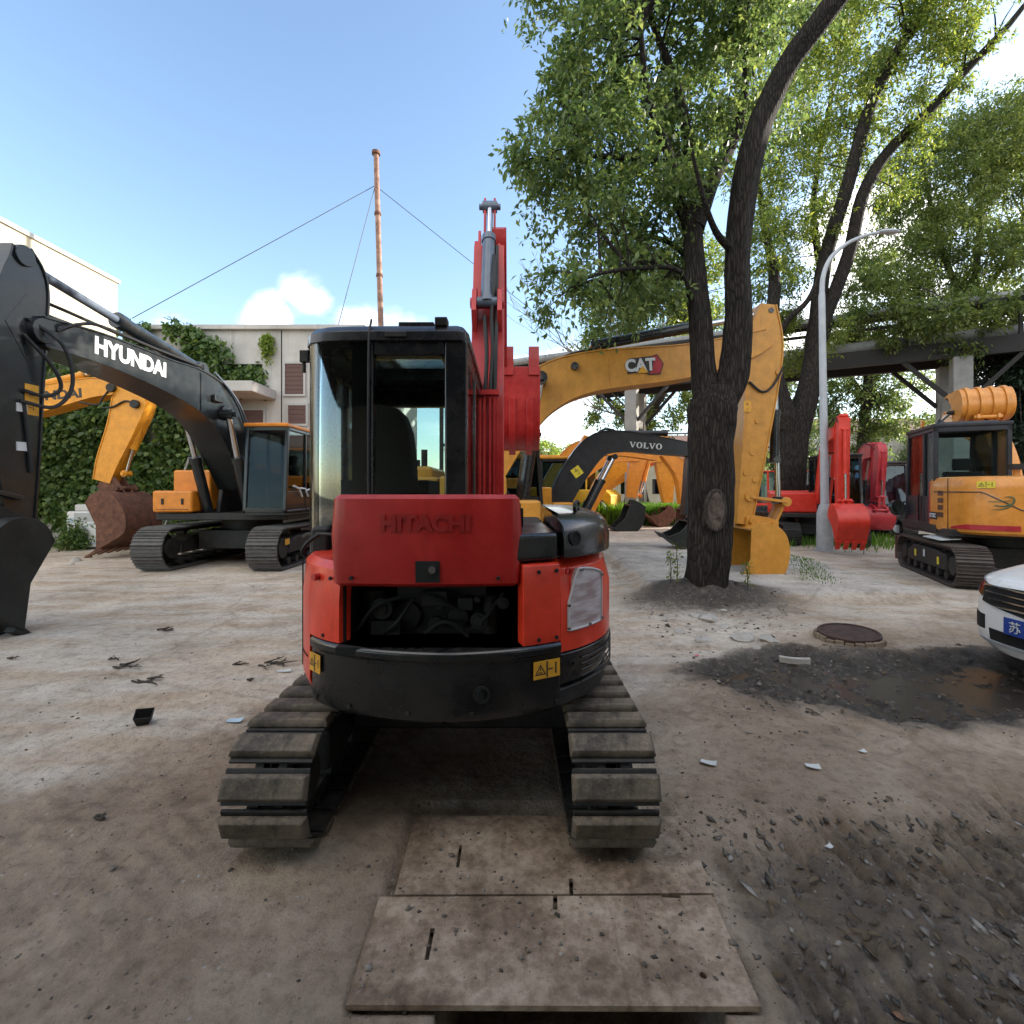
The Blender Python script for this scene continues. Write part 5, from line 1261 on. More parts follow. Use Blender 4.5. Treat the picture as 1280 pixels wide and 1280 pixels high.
def mesh_np(name, co, q):
    me = bpy.data.meshes.new(name); k = q.shape[1]
    me.vertices.add(len(co)); me.vertices.foreach_set('co', co.astype(np.float32).ravel())
    me.loops.add(q.size); me.loops.foreach_set('vertex_index', q.astype(np.int32).ravel())
    me.polygons.add(len(q)); me.polygons.foreach_set('loop_start', np.arange(0, q.size, k, dtype=np.int32))
    me.update(calc_edges=True); me.validate()
    return me
def groundmat():
    m, nt, out = nmat('yard_ground'); b = N(nt, 'ShaderNodeBsdfPrincipled'); L(nt, b, 0, out, 0)
    tc = N(nt, 'ShaderNodeTexCoord')
    def noise(sc, det=8.0, ro=.6, mp=None):
        n = N(nt, 'ShaderNodeTexNoise', i_Scale=sc, i_Detail=det, i_Roughness=ro)
        if mp: k = N(nt, 'ShaderNodeMapping'); k.inputs['Scale'].default_value = mp; L(nt, tc, 'Object', k, 0); L(nt, k, 0, n, 'Vector')
        else: L(nt, tc, 'Object', n, 'Vector')
        return n
    big = noise(.28, 5); mid = noise(1.7, 9, .65); fin = noise(16, 8, .7); grit = noise(70, 4, .7); strk = noise(1.2, 6, .6, (.5, 2.2, 1))
    def attr(nm): return N(nt, 'ShaderNodeAttribute', attribute_name=nm)
    conc = ramp(nt, [(.30, (.47,.41,.34)), (.48, (.61,.545,.465)), (.70, (.71,.65,.57))]); L(nt, mid, 'Fac', conc, 0)
    tint = ramp(nt, [(.42, (1,1,1)), (.62, (.80,.68,.56))]); L(nt, strk, 'Fac', tint, 0)
    c1 = mixc(nt, 'MULTIPLY'); c1.inputs[0].default_value = .8; L(nt, conc, 0, c1, 6); L(nt, tint, 0, c1, 7)
    dirtc = ramp(nt, [(.30, (.215,.158,.112)), (.50, (.38,.295,.215)), (.72, (.55,.455,.355))]); L(nt, mid, 'Fac', dirtc, 0)
    def step(attrn, noise_n, amt, lo, hi):
        a = attr(attrn); k = N(nt, 'ShaderNodeMath', operation='MULTIPLY_ADD', i_1=amt, i_2=-amt/2); L(nt, noise_n, 'Fac', k, 0)
        s = N(nt, 'ShaderNodeMath', operation='ADD'); L(nt, a, 'Fac', s, 0); L(nt, k, 0, s, 1)
        r = N(nt, 'ShaderNodeMapRange', i_1=lo, i_2=hi, i_3=0.0, i_4=1.0, interpolation_type='SMOOTHSTEP'); L(nt, s, 0, r, 0); return r
    fd = step('dirt', mid, 1.5, .25, .85)
    c2 = mixc(nt); L(nt, fd, 0, c2, 0); L(nt, c1, 2, c2, 6); L(nt, dirtc, 0, c2, 7)
    palec = ramp(nt, [(.35, (.42,.385,.335)), (.65, (.60,.56,.50))]); L(nt, mid, 'Fac', palec, 0)
    fp = step('pale', fin, .5, .3, .7); c3 = mixc(nt); L(nt, fp, 0, c3, 0); L(nt, c2, 2, c3, 6); L(nt, palec, 0, c3, 7)
    mudc = ramp(nt, [(.32, (.030,.026,.021)), (.55, (.075,.063,.050)), (.72, (.17,.145,.12))]); L(nt, fin, 'Fac', mudc, 0)
    fm = step('mud', fin, 1.5, .15, .85); c4 = mixc(nt); L(nt, fm, 0, c4, 0); L(nt, c3, 2, c4, 6); L(nt, mudc, 0, c4, 7)
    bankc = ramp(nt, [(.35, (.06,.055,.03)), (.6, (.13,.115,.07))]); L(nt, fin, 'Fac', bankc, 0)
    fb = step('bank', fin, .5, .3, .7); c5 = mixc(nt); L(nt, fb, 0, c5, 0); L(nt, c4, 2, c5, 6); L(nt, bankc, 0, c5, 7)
    # cracks
    wv = mixc(nt, 'LINEAR_LIGHT'); wv.inputs[0].default_value = .12; L(nt, tc, 'Object', wv, 6); L(nt, mid, 'Color', wv, 7)
    vo = N(nt, 'ShaderNodeTexVoronoi', feature='DISTANCE_TO_EDGE', i_Scale=.42); L(nt, wv, 2, vo, 'Vector')
    ck = N(nt, 'ShaderNodeMapRange', i_1=.0, i_2=.012, i_3=1.0, i_4=0.0); L(nt, vo, 'Distance', ck, 0)
    ckm = N(nt, 'ShaderNodeMath', operation='MULTIPLY', i_1=.30); L(nt, ck, 0, ckm, 0)
    c6 = mixc(nt, 'MULTIPLY'); L(nt, ckm, 0, c6, 0); L(nt, c5, 2, c6, 6); c6.inputs[7].default_value = (.3,.27,.24,1)
    # blotchy large scale variation and dark grit specks
    bl = ramp(nt, [(.35, (.72,.70,.68)), (.62, (1.12,1.10,1.08))]); L(nt, big, 'Fac', bl, 0)
    c7 = mixc(nt, 'MULTIPLY'); c7.inputs[0].default_value = .8; L(nt, c6, 2, c7, 6); L(nt, bl, 0, c7, 7)
    gr = ramp(nt, [(.60, (1,1,1)), (.72, (.45,.42,.40))]); L(nt, grit, 'Fac', gr, 0)
    gm = N(nt, 'ShaderNodeMapRange', i_1=.45, i_2=.62, i_3=.0, i_4=.75); L(nt, fin, 'Fac', gm, 0)
    c8 = mixc(nt, 'MULTIPLY'); L(nt, gm, 0, c8, 0); L(nt, c7, 2, c8, 6); L(nt, gr, 0, c8, 7)
    gn = ramp(nt, [(.34, (.62,.60,.58)), (.50, (1,1,1)), (.70, (1.16,1.15,1.14))]); L(nt, fin, 'Fac', gn, 0); c8b = mixc(nt, 'MULTIPLY'); c8b.inputs[0].default_value = .75; L(nt, c8, 2, c8b, 6); L(nt, gn, 0, c8b, 7); c8 = c8b
    st = noise(3.2, 9, .72); sr = ramp(nt, [(.36, (.58,.54,.50)), (.50, (1,1,1))]); L(nt, st, 'Fac', sr, 0); c8c = mixc(nt, 'MULTIPLY'); c8c.inputs[0].default_value = .6; L(nt, c8, 2, c8c, 6); L(nt, sr, 0, c8c, 7); c8 = c8c
    # grit: small stones, light and dark, in drifts
    vp = N(nt, 'ShaderNodeTexVoronoi', feature='F1', i_Scale=38.0, i_Randomness=1.0); L(nt, tc, 'Object', vp, 'Vector')
    vs = N(nt, 'ShaderNodeSeparateColor'); L(nt, vp, 'Color', vs, 0)
    vd = N(nt, 'ShaderNodeMapRange', i_1=.20, i_2=.34, i_3=1.0, i_4=0.0); L(nt, vp, 'Distance', vd, 0)
    vm = N(nt, 'ShaderNodeMapRange', i_1=.62, i_2=.66, i_3=0.0, i_4=1.0); L(nt, vs, 0, vm, 0)
    va = N(nt, 'ShaderNodeMath', operation='MULTIPLY'); L(nt, vd, 0, va, 0); L(nt, vm, 0, va, 1)
    vn = N(nt, 'ShaderNodeMapRange', i_1=.44, i_2=.60, i_3=.0, i_4=.8); L(nt, st, 'Fac', vn, 0)
    vb = N(nt, 'ShaderNodeMath', operation='MULTIPLY'); L(nt, va, 0, vb, 0); L(nt, vn, 0, vb, 1)
    vc = ramp(nt, [(.0,(.07,.06,.05)),(.5,(.16,.13,.105)),(.8,(.36,.32,.28)),(1,(.55,.52,.48))]); L(nt, vs, 1, vc, 0)
    cg = mixc(nt); L(nt, vb, 0, cg, 0); L(nt, c8, 2, cg, 6); L(nt, vc, 0, cg, 7); c8 = cg
    # damp and oily stains of their own outline in the trodden part
    sn = noise(.85, 10, .68); sk_ = N(nt, 'ShaderNodeMapRange', i_1=.50, i_2=.60, i_3=.0, i_4=.5); L(nt, sn, 'Fac', sk_, 0)
    sm_ = N(nt, 'ShaderNodeMath', operation='MULTIPLY'); L(nt, sk_, 0, sm_, 0); L(nt, fd, 0, sm_, 1)
    cs = mixc(nt, 'MULTIPLY'); L(nt, sm_, 0, cs, 0); L(nt, c8, 2, cs, 6); cs.inputs[7].default_value = (.42,.37,.33,1); c8 = cs
    fa = attr('field'); c9 = mixc(nt); L(nt, fa, 'Fac', c9, 0); L(nt, c8, 2, c9, 6); c9.inputs[7].default_value = (.10,.085,.055,1)
    L(nt, c9, 2, b, 'Base Color')
    ro = N(nt, 'ShaderNodeMapRange', i_1=0.0, i_2=1.0, i_3=.92, i_4=.55); L(nt, fm, 0, ro, 0); L(nt, ro, 0, b, 'Roughness')
    b.inputs['Specular IOR Level'].default_value = .3
    hh = N(nt, 'ShaderNodeMath', operation='ADD'); L(nt, fin, 'Fac', hh, 0); g2 = N(nt, 'ShaderNodeMath', operation='MULTIPLY', i_1=.35); L(nt, grit, 'Fac', g2, 0); L(nt, g2, 0, hh, 1)
    bp = N(nt, 'ShaderNodeBump', i_Strength=.8, i_Distance=.035); L(nt, hh, 0, bp, 'Height'); L(nt, bp, 0, b, 'Normal')
    return m
ground()
def hz(x, y): return float(height(np.array([float(x)]), np.array([float(y)]))[0])

def water():
    m, nt, out = nmat('puddle_water'); b = N(nt, 'ShaderNodeBsdfPrincipled'); L(nt, b, 0, out, 0)
    b.inputs['Base Color'].default_value = (.050,.042,.033,1); b.inputs['Roughness'].default_value = .26; b.inputs['Specular IOR Level'].default_value = .3
    tc = N(nt, 'ShaderNodeTexCoord'); n = N(nt, 'ShaderNodeTexNoise', i_Scale=5.0, i_Detail=3.0); L(nt, tc, 'Object', n, 'Vector'); bp = N(nt, 'ShaderNodeBump', i_Strength=.05, i_Distance=.02); L(nt, n, 'Fac', bp, 'Height'); L(nt, bp, 0, b, 'Normal')
    mb = MB(); mb.add([(1.9,3.2,-.076),(6.0,3.2,-.076),(6.0,5.2,-.076),(1.9,5.2,-.076)], [(0,1,2,3)])
    o = mb.build('puddle', m); tag(o, 'brown standing water in the muddy hollow', 'puddle', kind='structure')
water()

# ------------------------------------------------------------------ 8. steel plates over the pit
def platemat():
    m, nt, out = nmat('dusty_steel_plate'); b = N(nt, 'ShaderNodeBsdfPrincipled'); L(nt, b, 0, out, 0)
    tc = N(nt, 'ShaderNodeTexCoord')
    n = N(nt, 'ShaderNodeTexNoise', i_Scale=3.0, i_Detail=10.0, i_Roughness=.7); L(nt, tc, 'Object', n, 'Vector'); n2 = N(nt, 'ShaderNodeTexNoise', i_Scale=28.0, i_Detail=6.0, i_Roughness=.7); L(nt, tc, 'Object', n2, 'Vector')
    r = ramp(nt, [(.30, (.11,.073,.048)), (.45, (.25,.178,.122)), (.56, (.41,.31,.225)), (.70, (.52,.42,.325))]); L(nt, n, 'Fac', r, 0)
    mp = N(nt, 'ShaderNodeMapping'); mp.inputs['Rotation'].default_value = (0,0,math.radians(-38)); mp.inputs['Scale'].default_value = (7,.5,1); L(nt, tc, 'Object', mp, 0)
    n3 = N(nt, 'ShaderNodeTexNoise', i_Scale=3.0, i_Detail=3.0); L(nt, mp, 0, n3, 'Vector'); s = ramp(nt, [(.60,(1,1,1)),(.68,(.72,.68,.64))]); L(nt, n3, 'Fac', s, 0)
    mx = mixc(nt, 'MULTIPLY'); mx.inputs[0].default_value = .7; L(nt, r, 0, mx, 6); L(nt, s, 0, mx, 7)
    s2 = ramp(nt, [(.42,(.5,.46,.42)),(.55,(1,1,1))]); L(nt, n2, 'Fac', s2, 0); m2 = mixc(nt, 'MULTIPLY'); m2.inputs[0].default_value = .55; L(nt, mx, 2, m2, 6); L(nt, s2, 0, m2, 7)
    L(nt, m2, 2, b, 'Base Color'); b.inputs['Roughness'].default_value = .72; b.inputs['Specular IOR Level'].default_value = .35
    bp = N(nt, 'ShaderNodeBump', i_Strength=.35, i_Distance=.008); L(nt, n2, 'Fac', bp, 'Height'); L(nt, bp, 0, b, 'Normal')
    return m
M['plate'] = platemat()
def gp(px, py, z=.012): d = F*(H-z)/(py-YH); return Vector(((px-640)*d/F, d))
def steel_plate(corners, holes, label):
    b = MB(); c = [gp(*q) for q in corners]; b.prz([(p.x, p.y) for p in c], -.006, .012); o = b.build('steel_plate', M['plate'], None, smooth=0)
    k = MB()
    for h in holes:
        if len(h) == 3: p = gp(h[0], h[1]); k.cyl((p.x,p.y,-.1),(p.x,p.y,.1), h[2], n=20)
        else:
            p0, p1 = gp(h[0],h[1]), gp(h[2],h[3]); d = (p1-p0).normalized(); nr = Vector((-d.y,d.x))*h[4]
            k.prz([(q.x,q.y) for q in (p0-nr,p1-nr,p1+nr,p0+nr)], -.1, .1)
    ko = k.build('cutter', M['plate'], None, smooth=0); cut(o, ko)
    bv = o.modifiers.new('Bevel','BEVEL'); bv.width = .003; bv.segments = 2; bv.limit_method = 'ANGLE'
    return tag(o, label, 'steel plate', 'steel plates over the pit')
steel_plate([(432,1256),(952,1258),(890,1119),(474,1121)], [(533,1200,541,1160,.008),(694,1137,694,1116,.0085),(827,1120,851,1121,.006),(825,1159,.008),(840,1200,.006),(837,1172,.004),(879,1219,.012)], 'front steel plate with a slot, round holes and its near edge over the dark pit')
steel_plate([(493,1118),(892,1116),(853,1020),(519,1020)], [(572,1084,576,1056,.007),(714,1117,714,1098,.008)], 'rear steel plate running under the red excavator, partly hidden')

# ------------------------------------------------------------------ 9. trees
def leaf_mesh(name, starts, dirs, lens, per, lsize, mat, parent, droop=.5, seed=1, wid=.36, spread=1.0):
    """leaves set alternately along many short twigs"""
    rg = np.random.default_rng(seed); n = len(starts)
    t = (np.arange(per)+1)/per
    base = starts[:,None,:] + dirs[:,None,:]*lens[:,None,None]*t[None,:,None]
    base[:,:,2] -= (lens[:,None]*t[None,:]**2)*.25*droop
    base += rg.normal(0, lsize*.35, base.shape)
    base = base.reshape(-1,3); m = len(base)
    d = np.repeat(dirs, per, 0)*.5 + rg.normal(0, .75*spread, (m,3)); d[:,2] -= droop
    d /= np.linalg.norm(d, axis=1)[:,None]+1e-9
    up = rg.normal(0, .55, (m,3)); up[:,2] += 1.0
    s = np.cross(d, up); s /= np.linalg.norm(s, axis=1)[:,None]+1e-9
    nn = np.cross(s, d)
    Ls = lsize*rg.uniform(.65, 1.35, m)[:,None]; W = Ls*wid
    a = base; b1 = base+d*Ls*.45+s*W*.5+nn*Ls*.06; c = base+d*Ls-nn*Ls*.08; b2 = base+d*Ls*.45-s*W*.5+nn*Ls*.06
    co = np.stack([a,b1,c,b2],1).reshape(-1,3)
    me = mesh_np(name, co, np.arange(m*4).reshape(m,4)); me.materials.append(mat)
    o = bpy.data.objects.new(name, me); COL.objects.link(o); o.parent = parent
    return o
def twigs_in(blobs, dens, rg, hollow=.25):
    """sample twig starts inside ellipsoids (center, radii) with clumping"""
    S = []; D = []
    for c, r in blobs:
        vol = r[0]*r[1]*r[2]; n = int(dens*vol**.72)
        # clumps
        nc = max(3, int(n/22)); cc = rg.normal(0,1,(nc,3)); cc /= np.linalg.norm(cc,axis=1)[:,None]; cc *= rg.uniform(.2,1,(nc,1))**.42
        k = rg.integers(0,nc,n); p = cc[k]+rg.normal(0,.13,(n,3))
        S.append(np.array(c)+p*np.array(r)); d = p*np.array([.6,.6,.35])+rg.normal(0,.45,(n,3)); D.append(d/np.linalg.norm(d,axis=1)[:,None])
    return np.concatenate(S), np.concatenate(D)
def limb_(b, pts, rads, n=10, sub=5, wob=0.0):
    p = cr([(q[0],q[1],q[2]) for q in pts], sub); m = len(p)
    rs = [rads[0]]*m
    for i in range(m):
        u = i/(m-1)*(len(rads)-1); k = min(int(u), len(rads)-2); rs[i] = rads[k]+(rads[k+1]-rads[k])*(u-k)
        if wob: rs[i] *= 1+random.uniform(-wob, wob)
    b.tube(p, rs, n)
    return p
limb = limb_
def link_twigs(tr, skel, S, rg, n, r0):
    """thin branches that leave the nearest limb and arch out to the leaf clusters"""
    sk = np.array([tuple(v) for v in skel])
    for k in rg.integers(0, len(S), n):
        e = S[k]; dd = np.linalg.norm((sk-e)*np.array([1,1,.75]), axis=1)+np.where(sk[:,2] > e[2]+.1, 1.5, 0); f = sk[int(np.argmin(dd))]; ln = float(np.linalg.norm(e-f))
        if ln < .15: continue
        q1 = f+(e-f)*.33+rg.normal(0,.06,3)*ln+np.array([0,0,.10*ln]); q2 = f+(e-f)*.70+rg.normal(0,.05,3)*ln+np.array([0,0,.08*ln]); rr = r0*min(1.6,.45+.35*ln)
        tr.tube(cr([tuple(f),tuple(q1),tuple(q2),tuple(e)],4),[rr*(1-i/14) for i in range(13)],5,caps=False)
def rough_trunk(pts, rads, n=36, sub=8, seed=0, flare=None):
    """trunk with fluted, knobbly outline"""
    p = cr([(q[0],q[1],q[2]) for q in pts], sub); m = len(p); b = MB(); rings = []; t0 = None; u = Vector((1,0,0))
    for i in range(m):
        uu = i/(m-1)*(len(rads)-1); k = min(int(uu), len(rads)-2); r = rads[k]+(rads[k+1]-rads[k])*(uu-k)
        t = (p[min(i+1,m-1)]-p[max(i-1,0)]).normalized(); u = (u-t*u.dot(t)).normalized(); w = t.cross(u); ring = []
        for j in range(n):
            a = 2*math.pi*j/n
            f = 1+.09*math.sin(3*a+i*.11+seed)+.06*math.sin(5*a-i*.2+seed*2)+.05*(float(vnoise(np.array([a*3.0+seed*9]), np.array([i*.55]), seed)[0])-.5)*2
            if flare and i < flare: f *= 1+(1-i/flare)**2*(.45+.28*math.sin(5*a+seed))
            ring.append(p[i]+(u*math.cos(a)+w*math.sin(a))*r*f)
        rings.append(ring)
    b.loft(rings); return b
def twig_branches(b, frm, tips, r0=.02):
    for f, t in zip(frm, tips):
        f = Vector(f); t = Vector(t); mid = f.lerp(t,.5)+Vector((random.uniform(-.12,.12),random.uniform(-.12,.12),random.uniform(.0,.18)))*(t-f).length*.5
        b.tube(cr([f,mid,t],4), [r0*(1-i/10) for i in range(9)], 5, caps=False)

def B(px, py, d, rx, ry, rd):            # crown lobe seen at a photo place
    c = P(px, py, d); return ((c.x,c.y,c.z), (rx*d/F, rd, ry*d/F))
def big_tree():
    r = empty('camphor_tree', (2.78,7.15,0), 0, 'big dark trunked camphor tree with a bare wound on its forked trunk', 'tree')
    base = Vector((2.78,7.15,0)); SK = []; skel = []
    def limb(b, pts, rads, n=10): SK.append(limb_(b, pts, rads, n)[4:])
    Q = lambda px,py,d: P(px,py,d)-base
    tr = rough_trunk([Q(880,765,7.15),Q(881,735,7.15),Q(884,690,7.15),Q(887,630,7.15),Q(889,560,7.15),Q(893,512,7.15),Q(896,485,7.15)], [.36,.295,.29,.295,.305,.325,.24], 40, 8, 1, 9)
    b2 = rough_trunk([Q(900,510,7.15),Q(917,470,7.12),Q(924,400,7.1),Q(922,330,7.05),Q(930,240,6.95),Q(948,160,6.85),Q(985,80,6.7),Q(1022,30,6.55),Q(1060,-20,6.4),Q(1120,-110,6.1)], [.20,.20,.178,.168,.165,.158,.145,.132,.12,.08], 30, 7, 4)
    tr.add(b2.v, b2.f)
    b3 = rough_trunk([Q(890,515,7.2),Q(880,470,7.25),Q(874,400,7.3),Q(868,340,7.35),Q(866,290,7.4),Q(870,230,7.45),Q(862,185,7.5)], [.20,.18,.16,.142,.135,.12,.10], 28, 7, 7)
    tr.add(b3.v, b3.f)
    limb(tr, [Q(868,285,7.4),Q(890,225,7.5),Q(915,175,7.6),Q(930,120,7.7),Q(935,40,7.9)], [.15,.12,.10,.07,.04], 12)
    limb(tr, [Q(868,300,7.4),Q(845,240,7.3),Q(835,190,7.1),Q(810,120,6.9),Q(800,30,6.7)], [.11,.09,.07,.05,.03], 10)
    limb(tr, [Q(870,390,7.3),Q(850,340,7.0),Q(800,335,6.6),Q(740,345,6.3),Q(700,370,6.1)], [.04,.035,.03,.022,.01], 8)
    limb(tr, [Q(912,310,7.0),Q(895,290,6.8),Q(880,250,6.5),Q(865,190,6.3)], [.06,.045,.035,.02], 8)
    limb(tr, [Q(868,330,7.4),Q(830,300,7.9),Q(760,290,8.2),Q(690,265,8.3),Q(655,235,8.3)], [.05,.04,.03,.02,.01], 8)
    limb(tr, [Q(862,190,7.5),Q(820,200,7.2),Q(750,195,7.0),Q(690,200,6.9),Q(650,205,6.8)], [.06,.045,.035,.02,.01], 8)
    limb(tr, [Q(862,190,7.5),Q(850,120,7.6),Q(820,40,7.6),Q(790,-40,7.6)], [.08,.07,.05,.03], 8)
    blobs = [B(770,70,7.2,85,75,1.0),B(855,30,8.0,110,55,1.1),B(705,190,7.0,58,60,.8),B(780,190,7.2,95,85,1.1),B(745,290,7.0,75,60,.9),B(815,265,7.9,55,65,.8),B(715,370,6.8,38,45,.6),B(790,372,7.2,55,36,.7),
             B(905,110,7.8,80,80,1.1),B(965,90,8.6,50,70,.8),B(668,205,6.9,34,26,.5),B(770,-40,7.2,110,50,1.2),B(900,-60,7.0,140,60,1.3),B(770,405,7.0,34,16,.4),B(840,150,8.0,70,60,.8),B(735,120,7.6,50,60,.7),B(820,330,7.9,45,40,.6)]
    blobs = [((c[0]-base.x,c[1]-base.y,c[2]),s) for c,s in blobs]
    rg = np.random.default_rng(5); S, D = twigs_in(blobs, 500, rg)
    for pth in SK: 
        for v in pth: skel.append(v)
    link_twigs(tr, skel, S, rg, 210, .022)
    t = tr.build('trunk', M['bark'], r, smooth=70)
    # healed wound on the camera side
    w = MB(); rings = []
    for k, s in ((0,.19),(1,.155),(2,.10),(3,.0)):
        rings.append([Q(884,637,7.15)+Vector((math.cos(a)*s*.62, -.285-.012*(3-abs(k-1))-.02*(1-abs(math.cos(a))) , math.sin(a)*s*1.35)) for a in [2*math.pi*i/26 for i in range(26)]])
    w.loft(rings); w.build('trunk_wound', M['barkwound'], t)
    w = MB(); ra = [2*math.pi*i/26 for i in range(27)]
    w.tube([Q(884,637,7.15)+Vector((math.cos(a)*.125,-.288-.015*(1-abs(math.cos(a))),math.sin(a)*.27)) for a in ra], .034, 10); w.build('wound_rim', M['woundrim'], t)
    lens = rg.uniform(.18,.42,len(S)); leaf_mesh('crown', S, D, lens, 9, .098, M['leaf'], r, .38, 3, .44)
    return r
big_tree()

def gen_tree(label, base, trunk, limbs, blobs, lsize, dens, per, lmat, bmat, group=None, seed=1, name='leafy_tree', droop=.4, flare=6, tw=60, extra_r=.03):
    r = empty(name, base, 0, label, 'tree', group); bs = Vector(base)
    pts, rads = trunk
    tr = rough_trunk([Vector(p)-bs for p in pts], rads, 22, 6, seed, flare)
    skel = [Vector(p)-bs for p in cr([tuple(Vector(p)) for p in pts],6)][-8:]
    for p, ra in limbs: skel += limb_(tr, [Vector(q)-bs for q in p], ra, 9)[2:]
    rg = np.random.default_rng(seed+40)
    if blobs:
        bl = [((c[0]-bs.x,c[1]-bs.y,c[2]-bs.z),s) for c,s in blobs]; S, D = twigs_in(bl, dens, rg)
        link_twigs(tr, skel, S, rg, int(tw*1.6), extra_r)
        tr.build('trunk', bmat, r, smooth=70)
        leaf_mesh('crown', S, D, rg.uniform(.3,.7,len(S))*lsize*4, per, lsize, lmat, r, droop, seed+9)
    else: tr.build('trunk', bmat, r, smooth=70)
    return r
d2 = 16.5
gen_tree('tall forked tree with long rising limbs behind the lamp post', (9.15,16.5,.05),
    ([P(982,672,d2),P(984,650,d2),P(987,600,d2),P(990,550,d2),P(990,520,d2)], [.60,.50,.46,.46,.50]),
    [([P(985,535,d2),P(972,490,d2),P(962,430,d2),P(968,350,d2),P(955,280,17.5),P(945,200,18)], [.42,.32,.24,.18,.12,.06]),
     ([P(995,540,d2),P(1012,480,d2),P(1020,420,d2),P(1030,330,d2),P(1060,230,16),P(1082,150,15.8),P(1112,80,15.5),P(1150,20,15.2),P(1190,-60,15)], [.42,.34,.28,.22,.20,.18,.15,.12,.08]),
     ([P(1022,420,d2),P(1060,320,16.2),P(1078,245,16),P(1110,190,15.8),P(1160,140,15.5),P(1215,80,15.2),P(1262,30,15),P(1300,-20,14.8)], [.22,.20,.19,.17,.15,.12,.09,.05]),
     ([P(1018,440,d2),P(1035,400,17),P(1020,300,17.5),P(1018,240,18),P(1040,120,18.3),P(1075,20,18.5)], [.16,.14,.12,.10,.07,.04]),
     ([P(965,440,d2),P(985,400,16),P(1010,375,15.8),P(1030,330,15.6)], [.12,.10,.08,.06])],
    [B(1000,220,17.5,45,110,1.8),B(1050,110,17,60,85,2.0),B(1105,60,16,80,60,1.8),B(965,320,17,45,70,1.6),B(1000,420,17.5,40,50,1.5),B(1100,190,16.5,45,60,1.4),B(945,230,18,30,60,1.5),B(1160,50,15.5,60,50,1.5),B(1000,40,18,50,70,1.8),B(1225,40,15,40,35,1.2),B(1010,310,17.5,40,40,1.4),B(965,390,17.5,35,40,1.2),B(1130,130,15.5,30,40,1),B(1040,-60,17,120,60,2.2),B(1180,120,15.5,25,22,.8)],
    .14, 230, 8, M['leaf2'], M['bark'], None, 2, 'forked_tree')
d3 = 23.5
gen_tree('broad leafy tree at the upper right behind the pipe rack', (21.6,23.5,0),
    ([P(1212,650,d3),P(1214,560,d3),P(1212,450,d3),P(1218,360,d3)], [.40,.32,.26,.2]),
    [([P(1214,400,d3),P(1180,320,d3),P(1160,240,d3),P(1150,170,d3)],[.16,.12,.08,.04]),([P(1216,380,d3),P(1255,330,d3),P(1280,270,d3)],[.16,.1,.05]),([P(1214,440,d3),P(1150,400,d3),P(1110,360,d3)],[.14,.09,.04]),([P(1218,360,d3),P(1225,270,d3),P(1220,180,d3)],[.16,.1,.04])],
    [B(1175,220,d3,70,60,2.4),B(1225,180,d3,70,45,2.2),B(1130,310,d3,55,55,2.0),B(1200,320,d3,75,60,2.4),B(1265,240,d3,55,70,2.2),B(1100,380,d3,40,45,1.6),B(1160,410,d3,60,35,1.8),B(1255,360,d3,55,45,2),B(1290,150,d3,40,50,1.6),B(1130,240,d3,30,35,1.2),B(1105,395,19,38,26,1.0),B(1175,392,18.2,45,28,1.0),B(1240,380,17.5,40,28,.9),B(1085,350,19.5,28,30,1.0),B(1050,415,20.3,34,24,1.0),B(1120,425,19.3,30,18,.8),B(1215,425,18.0,34,20,.8)],
    .18, 240, 8, M['leaf3'], M['bark_far'], 'trees beyond the yard', 3)
# trees behind the big one and under the rack
d4 = 30
gen_tree('leafy tree under the pipe rack between the lamp post and the concrete column', (22.5,d4,0), ([P(1075,640,d4),P(1078,560,d4),P(1085,480,d4),P(1090,420,d4)],[.35,.3,.24,.15]),
    [([P(1082,500,d4),P(1050,450,d4),P(1030,420,d4)],[.15,.1,.05]),([P(1085,480,d4),P(1120,440,d4),P(1140,400,d4)],[.15,.1,.05])],
    [B(1075,500,d4,45,35,2.5),B(1110,480,d4,40,30,2),B(1050,450,d4,35,35,2),B(1100,520,d4,30,25,1.5),B(1130,520,d4,25,25,1.3),B(1045,540,d4,20,35,1.3),B(1085,560,d4,22,40,1.3)], .24, 110, 7, M['leaf'], M['bark_far'], 'trees beyond the yard', 4)
d5 = 27
gen_tree('leafy tree behind the ochre boom, seen in the gap left of the big tree', (7.0,d5,0), ([P(797,640,d5),P(796,580,d5),P(798,530,d5),P(792,480,d5),P(785,430,d5)],[.50,.42,.40,.32,.2]),
    [([P(800,530,d5),P(830,490,d5),P(850,440,d5),P(858,380,d5)],[.28,.2,.14,.06]),([P(790,470,d5),P(765,440,d5),P(745,400,d5)],[.2,.12,.05]),([P(785,430,d5),P(790,370,d5),P(800,310,d5)],[.18,.12,.05])],
    [B(770,390,d5,45,40,2),B(820,400,d5,50,45,2.2),B(860,350,d5,50,50,2.4),B(765,515,d5,25,26,1.4),B(815,530,d5,22,28,1.3),B(745,430,d5,28,24,1.2),B(845,500,d5,24,40,1.5),B(795,345,d5,45,35,2)], .24, 125, 7, M['leaf2'], M['bark_far'], 'trees beyond the yard', 5)
gen_tree('yellowish green young tree far off beneath the ochre boom', (3.0,44,0), ([P(690,625,44),P(690,590,44),P(691,560,44)],[.2,.16,.1]), [([P(690,590,44),P(678,570,44),P(672,555,44)],[.1,.07,.03])],
    [B(683,560,44,18,20,1.6),B(690,585,44,18,15,1.4),B(676,590,44,14,16,1.2)], .26, 120, 6, M['leafy'], M['bark_far'], 'trees beyond the yard', 6)
